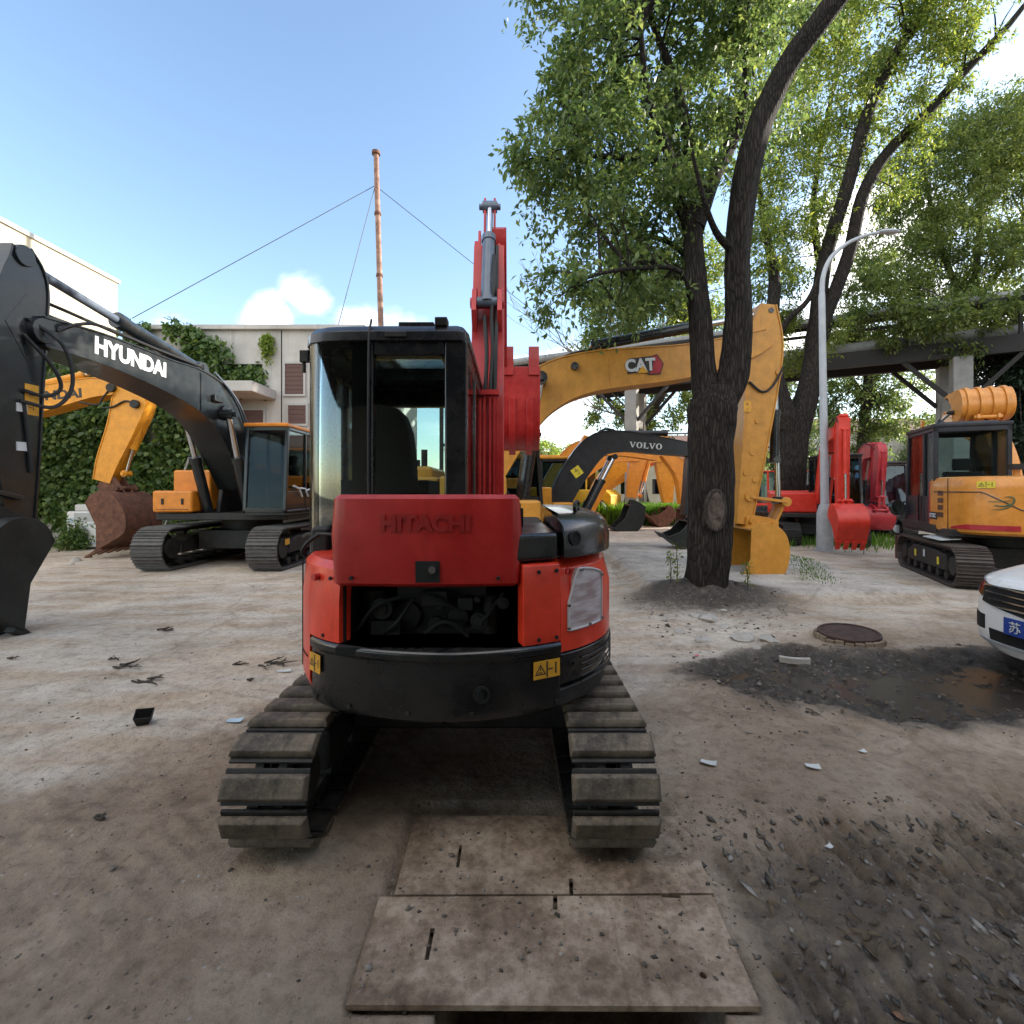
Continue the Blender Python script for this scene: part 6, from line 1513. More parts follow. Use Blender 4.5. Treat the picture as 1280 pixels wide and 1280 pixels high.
gen_tree('second yellowish green young tree far off, just right of the first under the ochre boom', (5.2,46,0), ([P(710,625,46),P(710,595,46),P(711,570,46)],[.2,.16,.1]), [([P(710,595,46),P(718,575,46),P(724,560,46)],[.1,.07,.03])],
    [B(712,572,46,14,16,1.4),B(722,590,46,16,14,1.3),B(735,580,46,16,12,1.3)], .26, 120, 6, M['leafy'], M['bark_far'], 'trees beyond the yard', 7)
d6 = 19
gen_tree('dense dark conifer at the right edge beside the pipe rack', (19.2,d6,0), ([P(1265,640,d6),P(1265,540,d6),P(1266,440,d6),P(1268,380,d6)],[.35,.28,.2,.1]), [],
    [B(1262,500,d6,32,40,1.6),B(1285,450,d6,40,50,1.8),B(1255,440,d6,24,26,1.2),B(1275,550,d6,45,40,1.6),B(1300,520,d6,40,60,1.6),B(1240,530,d6,16,25,.9)], .20, 330, 9, M['conifer'], M['bark_far'], 'trees beyond the yard', 8, 'conifer_tree')
# tree line on the far side
def hedge_trees():
    rg = random.Random(3)
    specs = [(905,600,34,40,45),(945,520,32,40,60),(1005,560,38,40,50),(1180,560,40,45,45),(880,420,33,45,60),(930,450,36,40,50)]
    words = ['bushy tree far behind the big trunk, low crown','leafy tree filling the gap right of the ochre arm','small leafy tree behind the lamp post base','pale leafy tree behind the concrete column','tall leafy tree behind the fork of the big trunk','leafy tree behind the ochre arm top']
    for (px,py,d,rx,ry), w in zip(specs, words):
        c = P(px,py,d)
        gen_tree(w, (c.x,d,0), ([(c.x,d,-.05),(c.x+.1,d,1.5),(c.x,d,max(2.0,c.z-1))],[.3,.25,.15]), [((Vector((c.x,d,max(1.5,c.z-1.5))),Vector((c.x-1,d,c.z)),Vector((c.x-1.5,d,c.z+1))),[.12,.08,.03])],
            [B(px-rx*.4,py,d,rx*.7,ry*.7,2),B(px+rx*.4,py-ry*.2,d,rx*.7,ry*.7,2),B(px,py+ry*.4,d,rx*.8,ry*.5,2)], .27, 95, 7, M['leaf3'] if rg.random()<.5 else M['leaf'], M['bark_far'], 'trees beyond the yard', rg.randint(20,90), tw=25)
hedge_trees()
def bare_tree():
    r = empty('bare_tree', (6.3,25.5,0), 0, 'leafless tree whose thin grey branches show left of the camphor crown', 'tree'); rg = random.Random(9); b = MB()
    def grow(p, d, ln, rad, depth):
        q = [p]; dd = d.copy()
        for i in range(5):
            dd = (dd+Vector((rg.uniform(-.16,.16),rg.uniform(-.1,.1),rg.uniform(-.05,.12)))).normalized(); q.append(q[-1]+dd*ln/5)
        b.tube(q, [max(.009, rad*(1-i/7)) for i in range(6)], 5, caps=False)
        if depth <= 0: return
        for i in (2,3,4,5):
            if rg.random() < .85:
                e = (dd+Vector((rg.uniform(-.9,.9),rg.uniform(-.5,.5),rg.uniform(-.25,.6)))).normalized(); grow(q[i], e, ln*rg.uniform(.45,.75), rad*.5, depth-1)
    b.tube([(0,0,-.05),(.0,0,2.5),(.05,0,5.0),(0,0,7.0)], [.25,.2,.17,.14], 10)
    for z, d, ln in ((5.5,(-.75,0,.62),5.0),(6.2,(-.55,.1,.9),6.5),(6.8,(-.35,-.1,1),7.5),(6.9,(.1,.1,1),7.5),(5.2,(-.9,.1,.30),4.5),(6.9,(.5,0,.9),5),(6.0,(-.8,-.1,.8),6.5)):
        grow(Vector((0,0,z)), Vector(d).normalized(), ln*.72, .06, 3)
    b.build('trunk', M['twigpale'], r)
M['twigpale'] = plain('pale_twig', (.16,.14,.12), .9)
bare_tree()

# ------------------------------------------------------------------ 10. buildings, wall, ivy
def window(par, x0, x1, z0, z1, y, mat=None, louvre=True, ax='y', inset=.0):
    f = MB(); t = .06
    for a in ((x0-t,x1+t,z0-t,z0),(x0-t,x1+t,z1,z1+t),(x0-t,x0,z0,z1),(x1,x1+t,z0,z1)): f.bb(a[0],a[1],y-.05,y+.02,a[2],a[3])
    fo = f.build('window', M['slab'], par)
    g = MB()
    if louvre:
        n = int((z1-z0)/.11)
        for k in range(n): g.bb(x0,x1,y-.03,y+.0,z0+(z1-z0)*k/n+.012,z0+(z1-z0)*(k+1)/n)
        g.build('shutter', M['shutter'], fo)
    g = MB(); g.bb(x0,x1,y+.003,y+.012,z0,z1); g.build('pane', M['bay'] if louvre else M['darkglass'], fo)
    return fo
def office():
    Y0 = 14.2; r = empty('office_building', (-7.0, Y0, 0), 0, 'weathered grey concrete building with balcony and brown shutters, half covered in ivy', 'building')
    x = lambda px: (px-640)*Y0/F+7.0; z = lambda py: H-(py-YH)*Y0/F
    # front wall built round its openings, butted pieces
    b = MB()
    xa, xb = x(168), x(452); top = z(413)
    ox0, ox1, oz0, oz1 = x(278), x(328), z(487), z(455)      # balcony recess
    b.bb(xa, ox0, 0, .3, 0, top); b.bb(ox1, xb, 0, .3, 0, top); b.bb(ox0, ox1, 0, .3, oz1, top); b.bb(ox0, ox1, 0, .3, 0, oz0)
    b.bb(ox0, ox1, 1.2, 1.3, oz0, oz1); b.bb(xa, xb, 8.0, 8.3, 0, top); b.bb(xa, xa+.3, .301, 8.0, 0, top); b.bb(xb-.3, xb, .301, 8.0, 0, top)
    b.build('wall', M['facade'], r)
    b = MB(); b.bb(xa-.12, xb+.12, -.12, 8.4, top, top+.14); b.build('roof', M['facade'], r, .02)
    b = MB(); b.bb(x(281), x(345), -1.3, -.003, z(500), z(488)); b.build('balcony', M['facade'], r, .02)
    window(r, x(357), x(380), z(493), z(455), -.002); window(r, x(361), x(383), z(530), z(507), -.002)
    window(r, x(296), x(330), z(535), z(513), -.002); window(r, x(402), x(425), z(493), z(455), -.002); window(r, x(402), x(425), z(535), z(507), -.002)
    b = MB()
    for pz in (352, 440): b.bb(x(pz)-.015, x(pz)+.015, -.006, -.001, 0, top)
    b.build('panel_joint', M['bay'], r)
    return x, z
office()
def low_wall():
    b = MB(); b.bb(-17.5,-10.81,14.15,14.5,0,5.1); o = b.build('garden_wall', M['facade'], None); tag(o, 'high grey wall buried under ivy behind the amber arm', 'wall')
low_wall()
def ivy():
    rg = np.random.default_rng(77); X0, X1 = -17.4, -7.2; n = 14500
    x = rg.uniform(X0,X1,n); z = rg.uniform(.1,6.3,n); px = 640+x*F/14.2
    top = np.where(x < -10.9, 5.3+.25*vnoise(x*2,x*0,3), 6.35+.1*vnoise(x*2,x*0,4)-np.maximum(0,(x+9.0))*.8)
    edge = x < (-8.1+.9*vnoise(z*.9,z*0+3,8)-np.where(z>4.4,.55,0)+np.where(z<3,1.1*vnoise(z,z*0,11),0))
    cover = fbm(x*.8,z*.8,90,4) + np.where(z<1.3, -.06, .06) > .43
    keep = (z<top)&edge&cover; x, z = x[keep], z[keep]; n = len(x)
    out = .05+.35*fbm(x*1.6,z*1.6,95,3)*vnoise(x*4,z*4,96)
    S = np.stack([x, 14.12-out, z],1); D = np.stack([rg.normal(0,.5,n),-np.abs(rg.normal(.3,.3,n)),rg.normal(-.5,.4,n)],1); D /= np.linalg.norm(D,axis=1)[:,None]
    r = empty('ivy', (-12,14.1,0), 0, 'dense green ivy climbing over the wall and the corner of the concrete building', 'ivy')
    S[:,0] += 12; S[:,1] -= 14.1
    leaf_mesh('foliage', S, D, np.full(n,.22), 5, .15, M['ivy'], r, .7, 7, .8, .6)
    # ivy hanging in the balcony recess
    n = 900; x = rg.uniform(-8.2,-7.15,n); z = rg.uniform(4.45,5.15,n); S = np.stack([x+12, np.full(n,.55)-rg.uniform(0,.5,n), z],1); D = np.stack([rg.normal(0,.5,n),-np.abs(rg.normal(.4,.3,n)),rg.normal(-.4,.3,n)],1); D /= np.linalg.norm(D,axis=1)[:,None]
    leaf_mesh('foliage', S, D, np.full(n,.2), 5, .14, M['ivy'], r, .7, 8, .8, .6)
    b = MB(); rr = random.Random(4)
    for k in range(16):
        x0 = rr.uniform(-4.5,3.2); p = [Vector((x0,-.0,0))]
        for j in range(9): p.append(p[-1]+Vector((rr.uniform(-.25,.25),0,rr.uniform(.4,.65))))
        b.tube(p,[.025-.002*i for i in range(10)],5)
    b.build('stem', M['twig'], r)
    n = 240; x = rg.uniform(-7.05,-6.85,n); z = 6.05-np.abs(rg.normal(0,.28,n)); S = np.stack([x, 14.14-rg.uniform(0,.06,n), z],1); D = np.stack([rg.normal(0,.4,n),-np.abs(rg.normal(.2,.2,n)),-np.abs(rg.normal(.8,.3,n))],1); D /= np.linalg.norm(D,axis=1)[:,None]
    t = empty('hanging_creeper', (-6.95,14.1,6.2), 0, 'small yellowed creeper hanging from the top of the grey facade', 'creeper'); S -= np.array([-6.95,14.1,6.2]); leaf_mesh('foliage', S, D, np.full(n,.15), 4, .08, M['leafy'], t, .6, 10, .7)
    # shrubs at the foot of the wall
    for k, (x0, y0, s, w) in enumerate(((-10.3,13.6,.42,'low green shrub at the wall foot right of the white air unit'),(-9.3,13.8,.5,'scrubby shrub at the wall foot behind the dark tracks'),(-11.6,13.2,.32,'small shrub growing against the front of the white air unit'))):
        t = empty('shrub', (x0,y0,0), 0, w, 'shrub', 'shrubs at the wall foot'); m = 420; p = rg.normal(0,.5,(m,3))*s; p[:,2] = np.abs(p[:,2])*1.5+.05; D = rg.normal(0,.5,(m,3)); D[:,2] += .5; D /= np.linalg.norm(D,axis=1)[:,None]
        leaf_mesh('foliage', p, D, np.full(m,.2), 5, .09, M['ivy'], t, .2, 30+k, .5)
        b = MB(); 
        for j in range(9): a = rr.uniform(0,6.28); b.tube([(0,0,-.02),(math.cos(a)*s*.3,math.sin(a)*s*.3,s*.6),(math.cos(a)*s*.7,math.sin(a)*s*.7,s*1.1)],[.015,.01,.005],5)
        b.build('stem', M['twig'], t)
ivy()
def cream():
    r = empty('factory_building', (-19.9,10,0), 0, 'tall cream factory building with a sunlit side wall at the upper left', 'building')
    b = MB(); b.bb(-12,0,-9,15,0,12.0); b.build('wall', M['cream'], r)
    b = MB(); b.bb(-12.1,.10,-9.1,15.1,12.0,12.18); b.build('roof', M['slab'], r)
    for y in (-4,2,8): 
        b = MB(); b.bb(-.001,.03,y-1,y+1,2.0,4.0); b.build('window', M['darkglass'], r)
    b = MB()
    for y in (-2,5.5,11.5): b.bb(.0005,.003,y-.02,y+.02,0,12)
    b.build('panel_joint', M['slab'], r)
cream()
def far_buildings():
    for x0, x1, y, h, mt, w in ((-1,9,52,4.2,M['facade'],'low grey shed far beyond the weeds'),(9.5,24,47,5.5,M['cream'],'pale low factory hall far beyond the far row of machines'),(26,48,42,6.5,M['facade'],'grey hall in the distance behind the concrete column')):
        r = empty('far_building', (x0,y,0), 0, w, 'building'); b = MB(); b.bb(0,x1-x0,0,9,0,h); b.build('wall', mt, r)
        b = MB(); b.prx([(-.4,h),(4.5,h+1.6),(9.4,h),(9.4,h+.12),(4.5,h+1.75),(-.4,h+.12)], -.3, x1-x0+.3); b.build('roof', M['rust'], r)
        for k in range(int((x1-x0)/3)): b = MB(); b.bb(.8+3*k,2.3+3*k,-.03,.0,1.2,2.6); b.build('window', M['darkglass'], r)
far_buildings()
def shadebuilding():  # unseen building, added to keep the low sun off the yard
    r = empty('unseen_shade_building', (27,2,0), 0, 'unseen pale building added on the right to shade the yard', 'building')
    b = MB(); b.bb(0,14,-30,21.5,0,14.2); b.build('wall', M['bldg'], r)
    b = MB(); b.bb(-.2,14.2,-30.2,21.7,14.2,14.5); b.build('roof', M['slab'], r)
    for k in range(8):
        for z in (2.0,6.0,10.5):
            b = MB(); b.bb(-.03,.001,-26+6*k,-23.5+6*k,z,z+1.7); b.build('window', M['darkglass'], r)
shadebuilding()
def shed():  # unseen roof and back wall, sized to darken the near ground
    r = empty('unseen_shed', (0,0,0), 0, 'unseen open shed behind the view, shaped to darken the near ground', 'shed')
    b = MB(); b.bb(-9,9,-12,SHED_Y,4.6,4.78); b.build('roof', M['roofsteel'], r)
    b = MB(); b.bb(-9,9,-12.2,-12,0,4.6); b.build('wall', M['shedwall'], r)
    b = MB()
    for x in (-8.8,8.8): b.bb(x-.15,x+.15,SHED_Y-.5,SHED_Y-.2,0,4.6)
    b.build('post', M['roofsteel'], r)
SHED_Y = -.25
shed()

# ------------------------------------------------------------------ 11. mast, lamp post, pipe rack
def mast():
    d = 24.0; r = empty('guyed_mast', (P(483,YH,d).x,d,0), 0, 'tall thin rusty mast behind the buildings, held by guy wires', 'mast')
    o = r.location; t = P(470,190,d)-o; bt = Vector((0,0,0))
    b = MB(); b.tube([bt, bt.lerp(t,.5), t],[.15,.135,.12],14); p = b.build('pole', M['rustpole'], r)
    b = MB(); b.cyl(t-Vector((0,0,.12)),t+Vector((0,0,.02)),.2,n=18)
    for k in range(1,6): q = bt.lerp(t,k/6); b.cyl(q-Vector((0,0,.06)),q+Vector((0,0,.06)),.165,n=16)
    b.build('flange', M['rust'], p)
    a = P(469,232,d)-o
    for e in (P(165,398,19.0), P(423,406,21.5), P(720,432,28.5)): b = MB(); b.cyl(a,e-o,.016,n=5); b.build('guy_wire', M['blackm'], r)
mast()
def lamp():
    d = 13.0; r = empty('lamp_post', (P(1031,690,d).x,d,0), 0, 'grey steel lamp post with a curved arm right of the big tree', 'lamp post')
    o = r.location; Z = lambda py: H-(py-YH)*d/F
    b = MB(); b.tube([(0,0,0),(0,0,.02)],[.26,.26],20); b.tube([(0,0,.02),(0,0,Z(642)),(0,0,Z(632)),(0,0,Z(630))],[.195,.19,.14,.11],20); b.build('base', M['slabgrey'], r)
    b = MB(); t = [Vector((0,0,Z(631))),Vector((-.02,0,Z(560))),Vector((-.05,0,Z(460))),Vector((-.08,0,Z(370)))]
    ar = cr([(-.08,0,Z(370)),(-.04,0,Z(345)),(.16,0,Z(322)),(.60,0,Z(304)),(1.10,0,Z(294)),(1.50,0,Z(290))],5)
    b.tube(cr([tuple(v) for v in t],4)+ar[1:],[.10-.0019*i for i in range(13)]+[.062-.001*i for i in range(25)],14); b.build('pole', M['lampgrey'], r)
    b = MB(); b.loft([[Vector((x,y*w,Z(290)+z*w)) for y,z in ((-.10,0),(-.07,.05),(.07,.05),(.10,0),(.06,-.04),(-.06,-.04))] for x,w in ((1.40,.6),(1.5,1),(1.8,1.1),(1.95,.5))]); b.build('lamp_head', M['lampgrey'], r, .01)
M['slabgrey'] = paint('grey_lamp_base', (.36,.37,.38), .7, .4)
lamp()
def rack():
    A = Vector((-3.0,29.3,0)); Bv = Vector((19.5,17.6,0)); d = (Bv-A); Ln = d.length; u = d.normalized(); v = Vector((-u.y,u.x,0))
    r = empty('pipe_rack', tuple(A), math.atan2(u.y,u.x), 'dark overhead steel pipe rack on concrete columns behind the trees', 'pipe rack')
    b = MB(); s0 = 8.0
    for y in (-.9,.9): b.bb(s0,Ln+6,y-.12,y+.12,6.45,7.05)
    b.build('beam', M['roofsteel'], r)
    b = MB()
    for k in range(int((Ln+6-s0)/1.6)): 
        x = s0+k*1.6; b.bb(x-.06,x+.06,-.78,.78,6.75,6.9)
        if k % 2 == 0:
            for y in (-.9,.9): b.bb(x-.05,x+.05,y-.05,y+.05,7.05,8.3)
            b.bb(x-.05,x+.05,-.85,.85,8.18,8.3)
            for y in (-.9,.9): b.bar((x,y,7.05),(x+1.6,y,8.2),.05,.05)
    for y in (-.9,.9): b.bb(s0,Ln+6,y-.06,y+.06,8.302,8.42)
    b.build('truss', M['roofsteel'], r)
    for y,z,rad,mt,x0 in ((-.5,7.3,.22,M['pipegrey'],s0-2),(.1,7.25,.16,M['roofsteel'],s0),(.55,7.4,.25,M['rust'],s0),(-.3,8.62,.18,M['pipegrey'],-2.0),(.35,8.66,.20,M['roofsteel'],-2.0)):
        b = MB(); b.cyl((x0,y,z),(Ln+6,y,z),rad,n=14); b.build('pipe', mt, r)
    c = MB(); c.bar((-1.2,-.3,0),(-1.2,-.3,8.44),.18,.18); c.bar((-1.2,.35,0),(-1.2,.35,8.46),.18,.18); c.bb(-1.28,-1.12,-.2,.25,8.2,8.36); c.bb(-1.28,-1.12,-.2,.25,4.2,4.36); c.build('end_frame', M['roofsteel'], r)
    for x in (10.3, 22.4):
        c = MB()
        for y in (-.85,.85): c.bb(x-.28,x+.28,y-.28,y+.28,0,6.448)
        c.bb(x-.22,x+.22,-.57,.57,4.6,5.0); c.build('column', M['column'], r, .02)
        c = MB()
        for q in (-1,1):
            for y in (-.9,.9): c.bar((x+q*.28,y,4.9),(x+q*1.7,y,6.46),.14,.14)
        c.build('brace', M['roofsteel'], r)
M['pipegrey'] = paint('lagged_pipe', (.25,.25,.25), .6, .4)
rack()

# ------------------------------------------------------------------ 12. small things on the ground
def weeds(name, label, n, fn, hgt, seed, mat, kind='stuff', cat='weeds'):
    rg = np.random.default_rng(seed); x, y = fn(rg, n); m = len(x); z = height(x, y)
    hh = hgt*rg.uniform(.5,1.15,m); a = rg.uniform(0,6.28,m); ln = rg.normal(0,.28,(m,2))*hh[:,None]; w = .006+.02*hh
    sx, sy = np.cos(a)*w, np.sin(a)*w
    p0 = np.stack([x-sx,y-sy,z-.01],1); p1 = np.stack([x+sx,y+sy,z-.01],1); m1 = np.stack([x+ln[:,0]*.4+sx*.9,y+ln[:,1]*.4+sy*.9,z+hh*.6],1); m0 = np.stack([x+ln[:,0]*.4-sx*.9,y+ln[:,1]*.4-sy*.9,z+hh*.6],1); t = np.stack([x+ln[:,0],y+ln[:,1],z+hh],1)
    co = np.stack([p0,p1,m1,m0,t,t+1e-4],1).reshape(-1,3); i = np.arange(m)[:,None]*6
    q = np.concatenate([i+np.array([[0,1,2,3]]), i+np.array([[3,2,5,4]])]); me = mesh_np(name, co, q); me.materials.append(mat)
    o = bpy.data.objects.new(name, me); COL.objects.link(o); return tag(o, label, cat, kind=kind)
weeds('weeds', 'bright green tall weeds growing along the far edge of the concrete', 16000, lambda rg,n: (rg.uniform(1.5,10.5,n), 22.0+np.abs(rg.normal(0,1.6,n))), .95, 1, M['weed'])
weeds('grass', 'short grass and creeping weeds around the foot of the forked tree', 6000, lambda rg,n: (9.3+rg.normal(0,.9,n), 15.6+rg.normal(0,.9,n)), .30, 2, M['weed'], cat='grass')
weeds('dry_grass', 'sparse grass on the broken slab edge', 700, lambda rg,n: (lambda t: (4.9+1.5*t+rg.normal(0,.13,n), 8.0+3.0*t+rg.normal(0,.25,n)))(rg.uniform(0,1,n)), .035, 3, M['weed'], cat='grass')
def sprouts():
    for k, (px,py,d,h,w) in enumerate(((846,742,7.05,.55,'tall thin weed at the left of the big tree trunk'),(838,735,7.3,.42,'short thin weed at the left of the big tree trunk'),(934,735,6.9,.34,'leafy green sprout at the right foot of the big tree'))):
        p = P(px,py,d); z = hz(p.x,p.y); t = empty('weed_plant', (p.x,p.y,z), 0, w, 'weed'); rg = np.random.default_rng(60+k); m = 26
        zz = rg.uniform(.05,h,m); S = np.stack([rg.normal(0,.02,m),rg.normal(0,.02,m),zz],1); D = rg.normal(0,.6,(m,3)); D[:,2] = np.abs(D[:,2])*.5+.2; D /= np.linalg.norm(D,axis=1)[:,None]
        leaf_mesh('foliage', S, D, np.full(m,.06), 3, .05, M['leaf2'], t, .1, 70+k, .5); b = MB(); b.tube([(0,0,-.03),(.01,0,h*.5),(-.01,.01,h)],[.008,.006,.003],5); b.build('stem', M['twig'], t)
sprouts()
def rock(px, py, s, label, mat, seed, grp=None, flat=.55, name='stone', d=None):
    p = gp(px,py,0) if d is None else Vector(P(px,py,d)[:2]); z = hz(p.x,p.y); bm = bmesh.new(); bmesh.ops.create_icosphere(bm, subdivisions=3, radius=1.0); rr = random.Random(seed); o3 = [rr.uniform(0,50) for _ in range(3)]
    cuts = [Vector((rr.uniform(-1,1),rr.uniform(-1,1),rr.uniform(-.6,1))).normalized() for _ in range(9)]
    for v in bm.verts:
        c = v.co.copy()
        for k in cuts:
            dd = c.dot(k)-.72
            if dd > 0: c -= k*dd*.9
        n = float(fbm(np.array([c.x*1.6+o3[0]+c.z]),np.array([c.y*1.6+o3[1]]),seed)[0]); v.co = c*(.85+.35*n)
        v.co.x *= s*rr.choice((1,1)); v.co.y *= s*.8; v.co.z *= s*flat
    me = bpy.data.meshes.new(name); bm.to_mesh(me); bm.free(); me.materials.append(mat); me.polygons.foreach_set('use_smooth',[True]*len(me.polygons)); me.set_sharp_from_angle(angle=math.radians(40))
    o = bpy.data.objects.new(name, me); COL.objects.link(o); o.location = (p.x,p.y,z+s*flat*.25); o.rotation_euler = (0,0,rr.uniform(0,6.28)); return tag(o, label, 'stone', grp)
G = 'stones near the big tree'
for i, (px,py,s,w) in enumerate(((886,775,.14,'largest pale stone at the foot of the big tree'),(868,772,.09,'pale stone touching the left of the largest one by the tree'),(905,783,.07,'small pale stone right below the largest one by the tree'),(850,790,.08,'pale stone left of the tree, lower in the dirt'),(930,798,.15,'flat pale rubble slab sunk between the tree and the manhole'),(880,800,.10,'flat pale rubble below the big tree'),(960,800,.11,'pale rubble just left of the brick manhole rim'),(830,775,.05,'small pebble left of the tree mound'),(905,768,.055,'brownish pebble against the tree roots'),(945,812,.06,'little pale stone beside the white curved block'))):
    rock(px,py,s,w,M['stone'],100+i,G,.42)
for i, (px,py,s,w) in enumerate(((95,702,.14,'grey stone lying before the rusty bucket'),(110,697,.09,'brick brown stone under the rusty bucket teeth'),(88,706,.07,'little stone left of the grey one by the rusty bucket'))): rock(px,py,s,w,M['stone'] if i != 1 else M['rust'],140+i,'stones by the rusty bucket',.55)
def manhole():
    p = gp(1061,792,.06); r = empty('manhole', (p.x,p.y,hz(p.x,p.y)-.02), 0, 'raised round brick manhole with a rusty dark cover beside the mud', 'manhole')
    b = MB(); n = 22; rr = random.Random(3)
    for k in range(n):
        if k in (3,4): continue
        a0, a1 = 2*math.pi*(k+.06)/n, 2*math.pi*(k+.94)/n; ri, ro, h = .235, .32+rr.uniform(-.012,.012), .075+rr.uniform(-.012,.012)
        q = [(ri*math.cos(a0),ri*math.sin(a0)),(ro*math.cos(a0),ro*math.sin(a0)),(ro*math.cos(a1),ro*math.sin(a1)),(ri*math.cos(a1),ri*math.sin(a1))]; b.prz(q,-.06,h)
    b.build('brick_ring', M['brick'], r, .008)
    b = MB(); b.cyl((0,0,.05),(0,0,.105),.29,n=40); b.ring((0,0,.108),(0,0,1),.29,.26,.016,40); c = b.build('cover', M['rustdark'], r, .006); c.rotation_euler = (math.radians(3),math.radians(-3),0)
M['rustdark'] = rusty('dark_rusty_iron', (.022,.014,.011), (.085,.045,.034), 10)
manhole()
def smalls():
    def sheet(px,py,w,h,rz,label,mat,name='paper_scrap',curl=.006,grp='paper scraps on the dirt'):
        p = gp(px,py,0); z = hz(p.x,p.y)+.012; b = MB(); n = 5; vs = []
        for lay in (0,1):
            for i in range(n):
                for j in range(n):
                    u, v_ = i/(n-1)-.5, j/(n-1)-.5; vs.append((u*w, v_*h, curl*(u*u*3+v_*u*2)+lay*.0012))
        f = [(k*n*n+i*n+j, k*n*n+(i+1)*n+j, k*n*n+(i+1)*n+j+1, k*n*n+i*n+j+1) for k in (0,1) for i in range(n-1) for j in range(n-1)]
        b.add(vs,f); o = b.build(name, mat, None, smooth=0, recalc=False); o.location = (p.x,p.y,z); o.rotation_euler = (random.uniform(-.06,.06),random.uniform(-.06,.06),rz); return tag(o, label, 'paper', grp)
    sheet(886,955,.085,.05,-.5,'greenish white paper scrap at the left of the three on the dirt',M['paper']); sheet(1016,960,.075,.05,-.3,'white paper scrap in the middle of the dirt right of the machine',M['paper']); sheet(1078,940,.04,.03,0,'tiny white paper scrap above the middle one',M['paper']); sheet(1036,1051,.035,.022,.3,'small bright paper scrap at the edge of the churned mud',M['paper'])
    sheet(870,820,.05,.035,0,'pink scrap near the stones under the tree',M['pink']); sheet(355,840,.11,.06,.4,'pale lilac wrapper left of the red machine',M['paper']); sheet(294,904,.10,.06,0,'pale blue wrapper left of the left track',M['paleblue'])
    # curved white block
    p = gp(995,822,0); b = MB(); arc = cr([(-.13,.05),(-.05,0),(.05,-.02),(.13,-.02)],4); rings = []
    for q in arc: rings.append([Vector((q.x,q.y,0)),Vector((q.x,q.y,.05)),Vector((q.x+.02,q.y+.05,.05)),Vector((q.x+.02,q.y+.05,0))])
    b.loft(rings); o = b.build('kerb_block', M['stone'], None, .004); o.location = (p.x,p.y,hz(p.x,p.y)); o.scale = (1,1,1.1); tag(o,'curved pale block lying between the manhole and the mud','block')
    # black plastic tray
    p = gp(179,905,0); b = MB(); w = .055
    b.loft([[Vector((x*s,y*s,z)) for x,y in ((-1,-1),(1,-1),(1,1),(-1,1))] for s,z in ((.032,0),(.055,.075),(.050,.075),(.030,.012))]); o = b.build('plastic_cup', M['rubber'], None, .002); o.location = (p.x,p.y,hz(p.x,p.y)+.004); o.rotation_euler = (.25,.1,.5); tag(o,'small square black plastic cup on the ground left of the machine','cup')
    # dark twigs and shreds
    rr = random.Random(12)
    spots = [(203,788,.22,'brown dead twig lying left of the machine, highest of the litter'),(138,826,.12,'thin dark twig at left'),(150,836,.2,'tangle of dark shreds at left centre'),(178,852,.2,'dark shreds above the black cup'),(295,833,.12,'dark shred near the pale wrapper'),(340,832,.26,'large dark bunch of shreds by the left side of the machine'),(10,825,.12,'brown stick at the left edge'),(125,1026,.08,'dark shred low at left'),(310,853,.06,'small black crumb left of the track')]
    for px,py,s,w in spots:
        p = gp(px,py,0); b = MB()
        for k in range(6 if s > .15 else 3):
            o_ = Vector((rr.uniform(-s*.4,s*.4),rr.uniform(-s*.25,s*.25),.012)); a = rr.uniform(-.6,.6); q = [o_]; 
            for j in range(4): q.append(q[-1]+Vector((math.cos(a)*s*.18,math.sin(a)*s*.18,rr.uniform(-.008,.012)))); a += rr.uniform(-.6,.6)
            b.tube(q,[.008,.007,.006,.005,.003],6)
            if k % 2 == 0:
                c = q[2]; b.add([c,c+Vector((s*.16,s*.03,.01)),c+Vector((s*.2,s*.12,.004)),c+Vector((s*.04,s*.10,.012))],[(0,1,2,3)])
        o = b.build('dead_twig', M['rustdark'] if 'brown' in w else M['twig'], None); o.location = (p.x,p.y,hz(p.x,p.y)); tag(o,w,'litter','dark litter on the left of the yard')
    # air unit
    p = P(105,690,13.3); r = empty('air_unit', (p.x+.1,13.5,0), .12, 'white outdoor air unit standing against the ivy wall', 'air unit'); b = MB(); b.bb(-.55,.55,-.2,.2,.05,1.02); b.build('case', M['white'], r, .03); b = MB(); b.bb(-.35,.55,-.215,-.2,.75,.98); b.build('top_panel', M['grassgrey'], r); b = MB(); b.ring((.1,-.205,.42),(0,1,0),.28,.25,.02,26); b.bb(-.5,-.35,-.208,-.2,.72,.84); b.build('fan_guard', M['paleblue'], r)
    b = MB(); b.bb(-.5,-.05,-.18,.18,1.022,1.2); o = b.build('storage_tub', M['whitetub'], None, .03); o.location = (p.x+.25,13.5,0); o.rotation_euler = (0,0,.12); tag(o,'white tub standing on top of the air unit','tub')
    b = MB(); b.bar((0,0,0),(.75,0,2.1),.045,.045); o = b.build('leaning_pole', M['slab'], None); q = P(203,636,13.7); o.location = (q.x,13.7,.4); tag(o,'thin grey pole leaning against the ivy','pole')
M['pink'] = plain('pink_plastic', (.65,.12,.18), .6); M['whitetub'] = plain('white_tub', (.6,.6,.58), .5)
smalls()
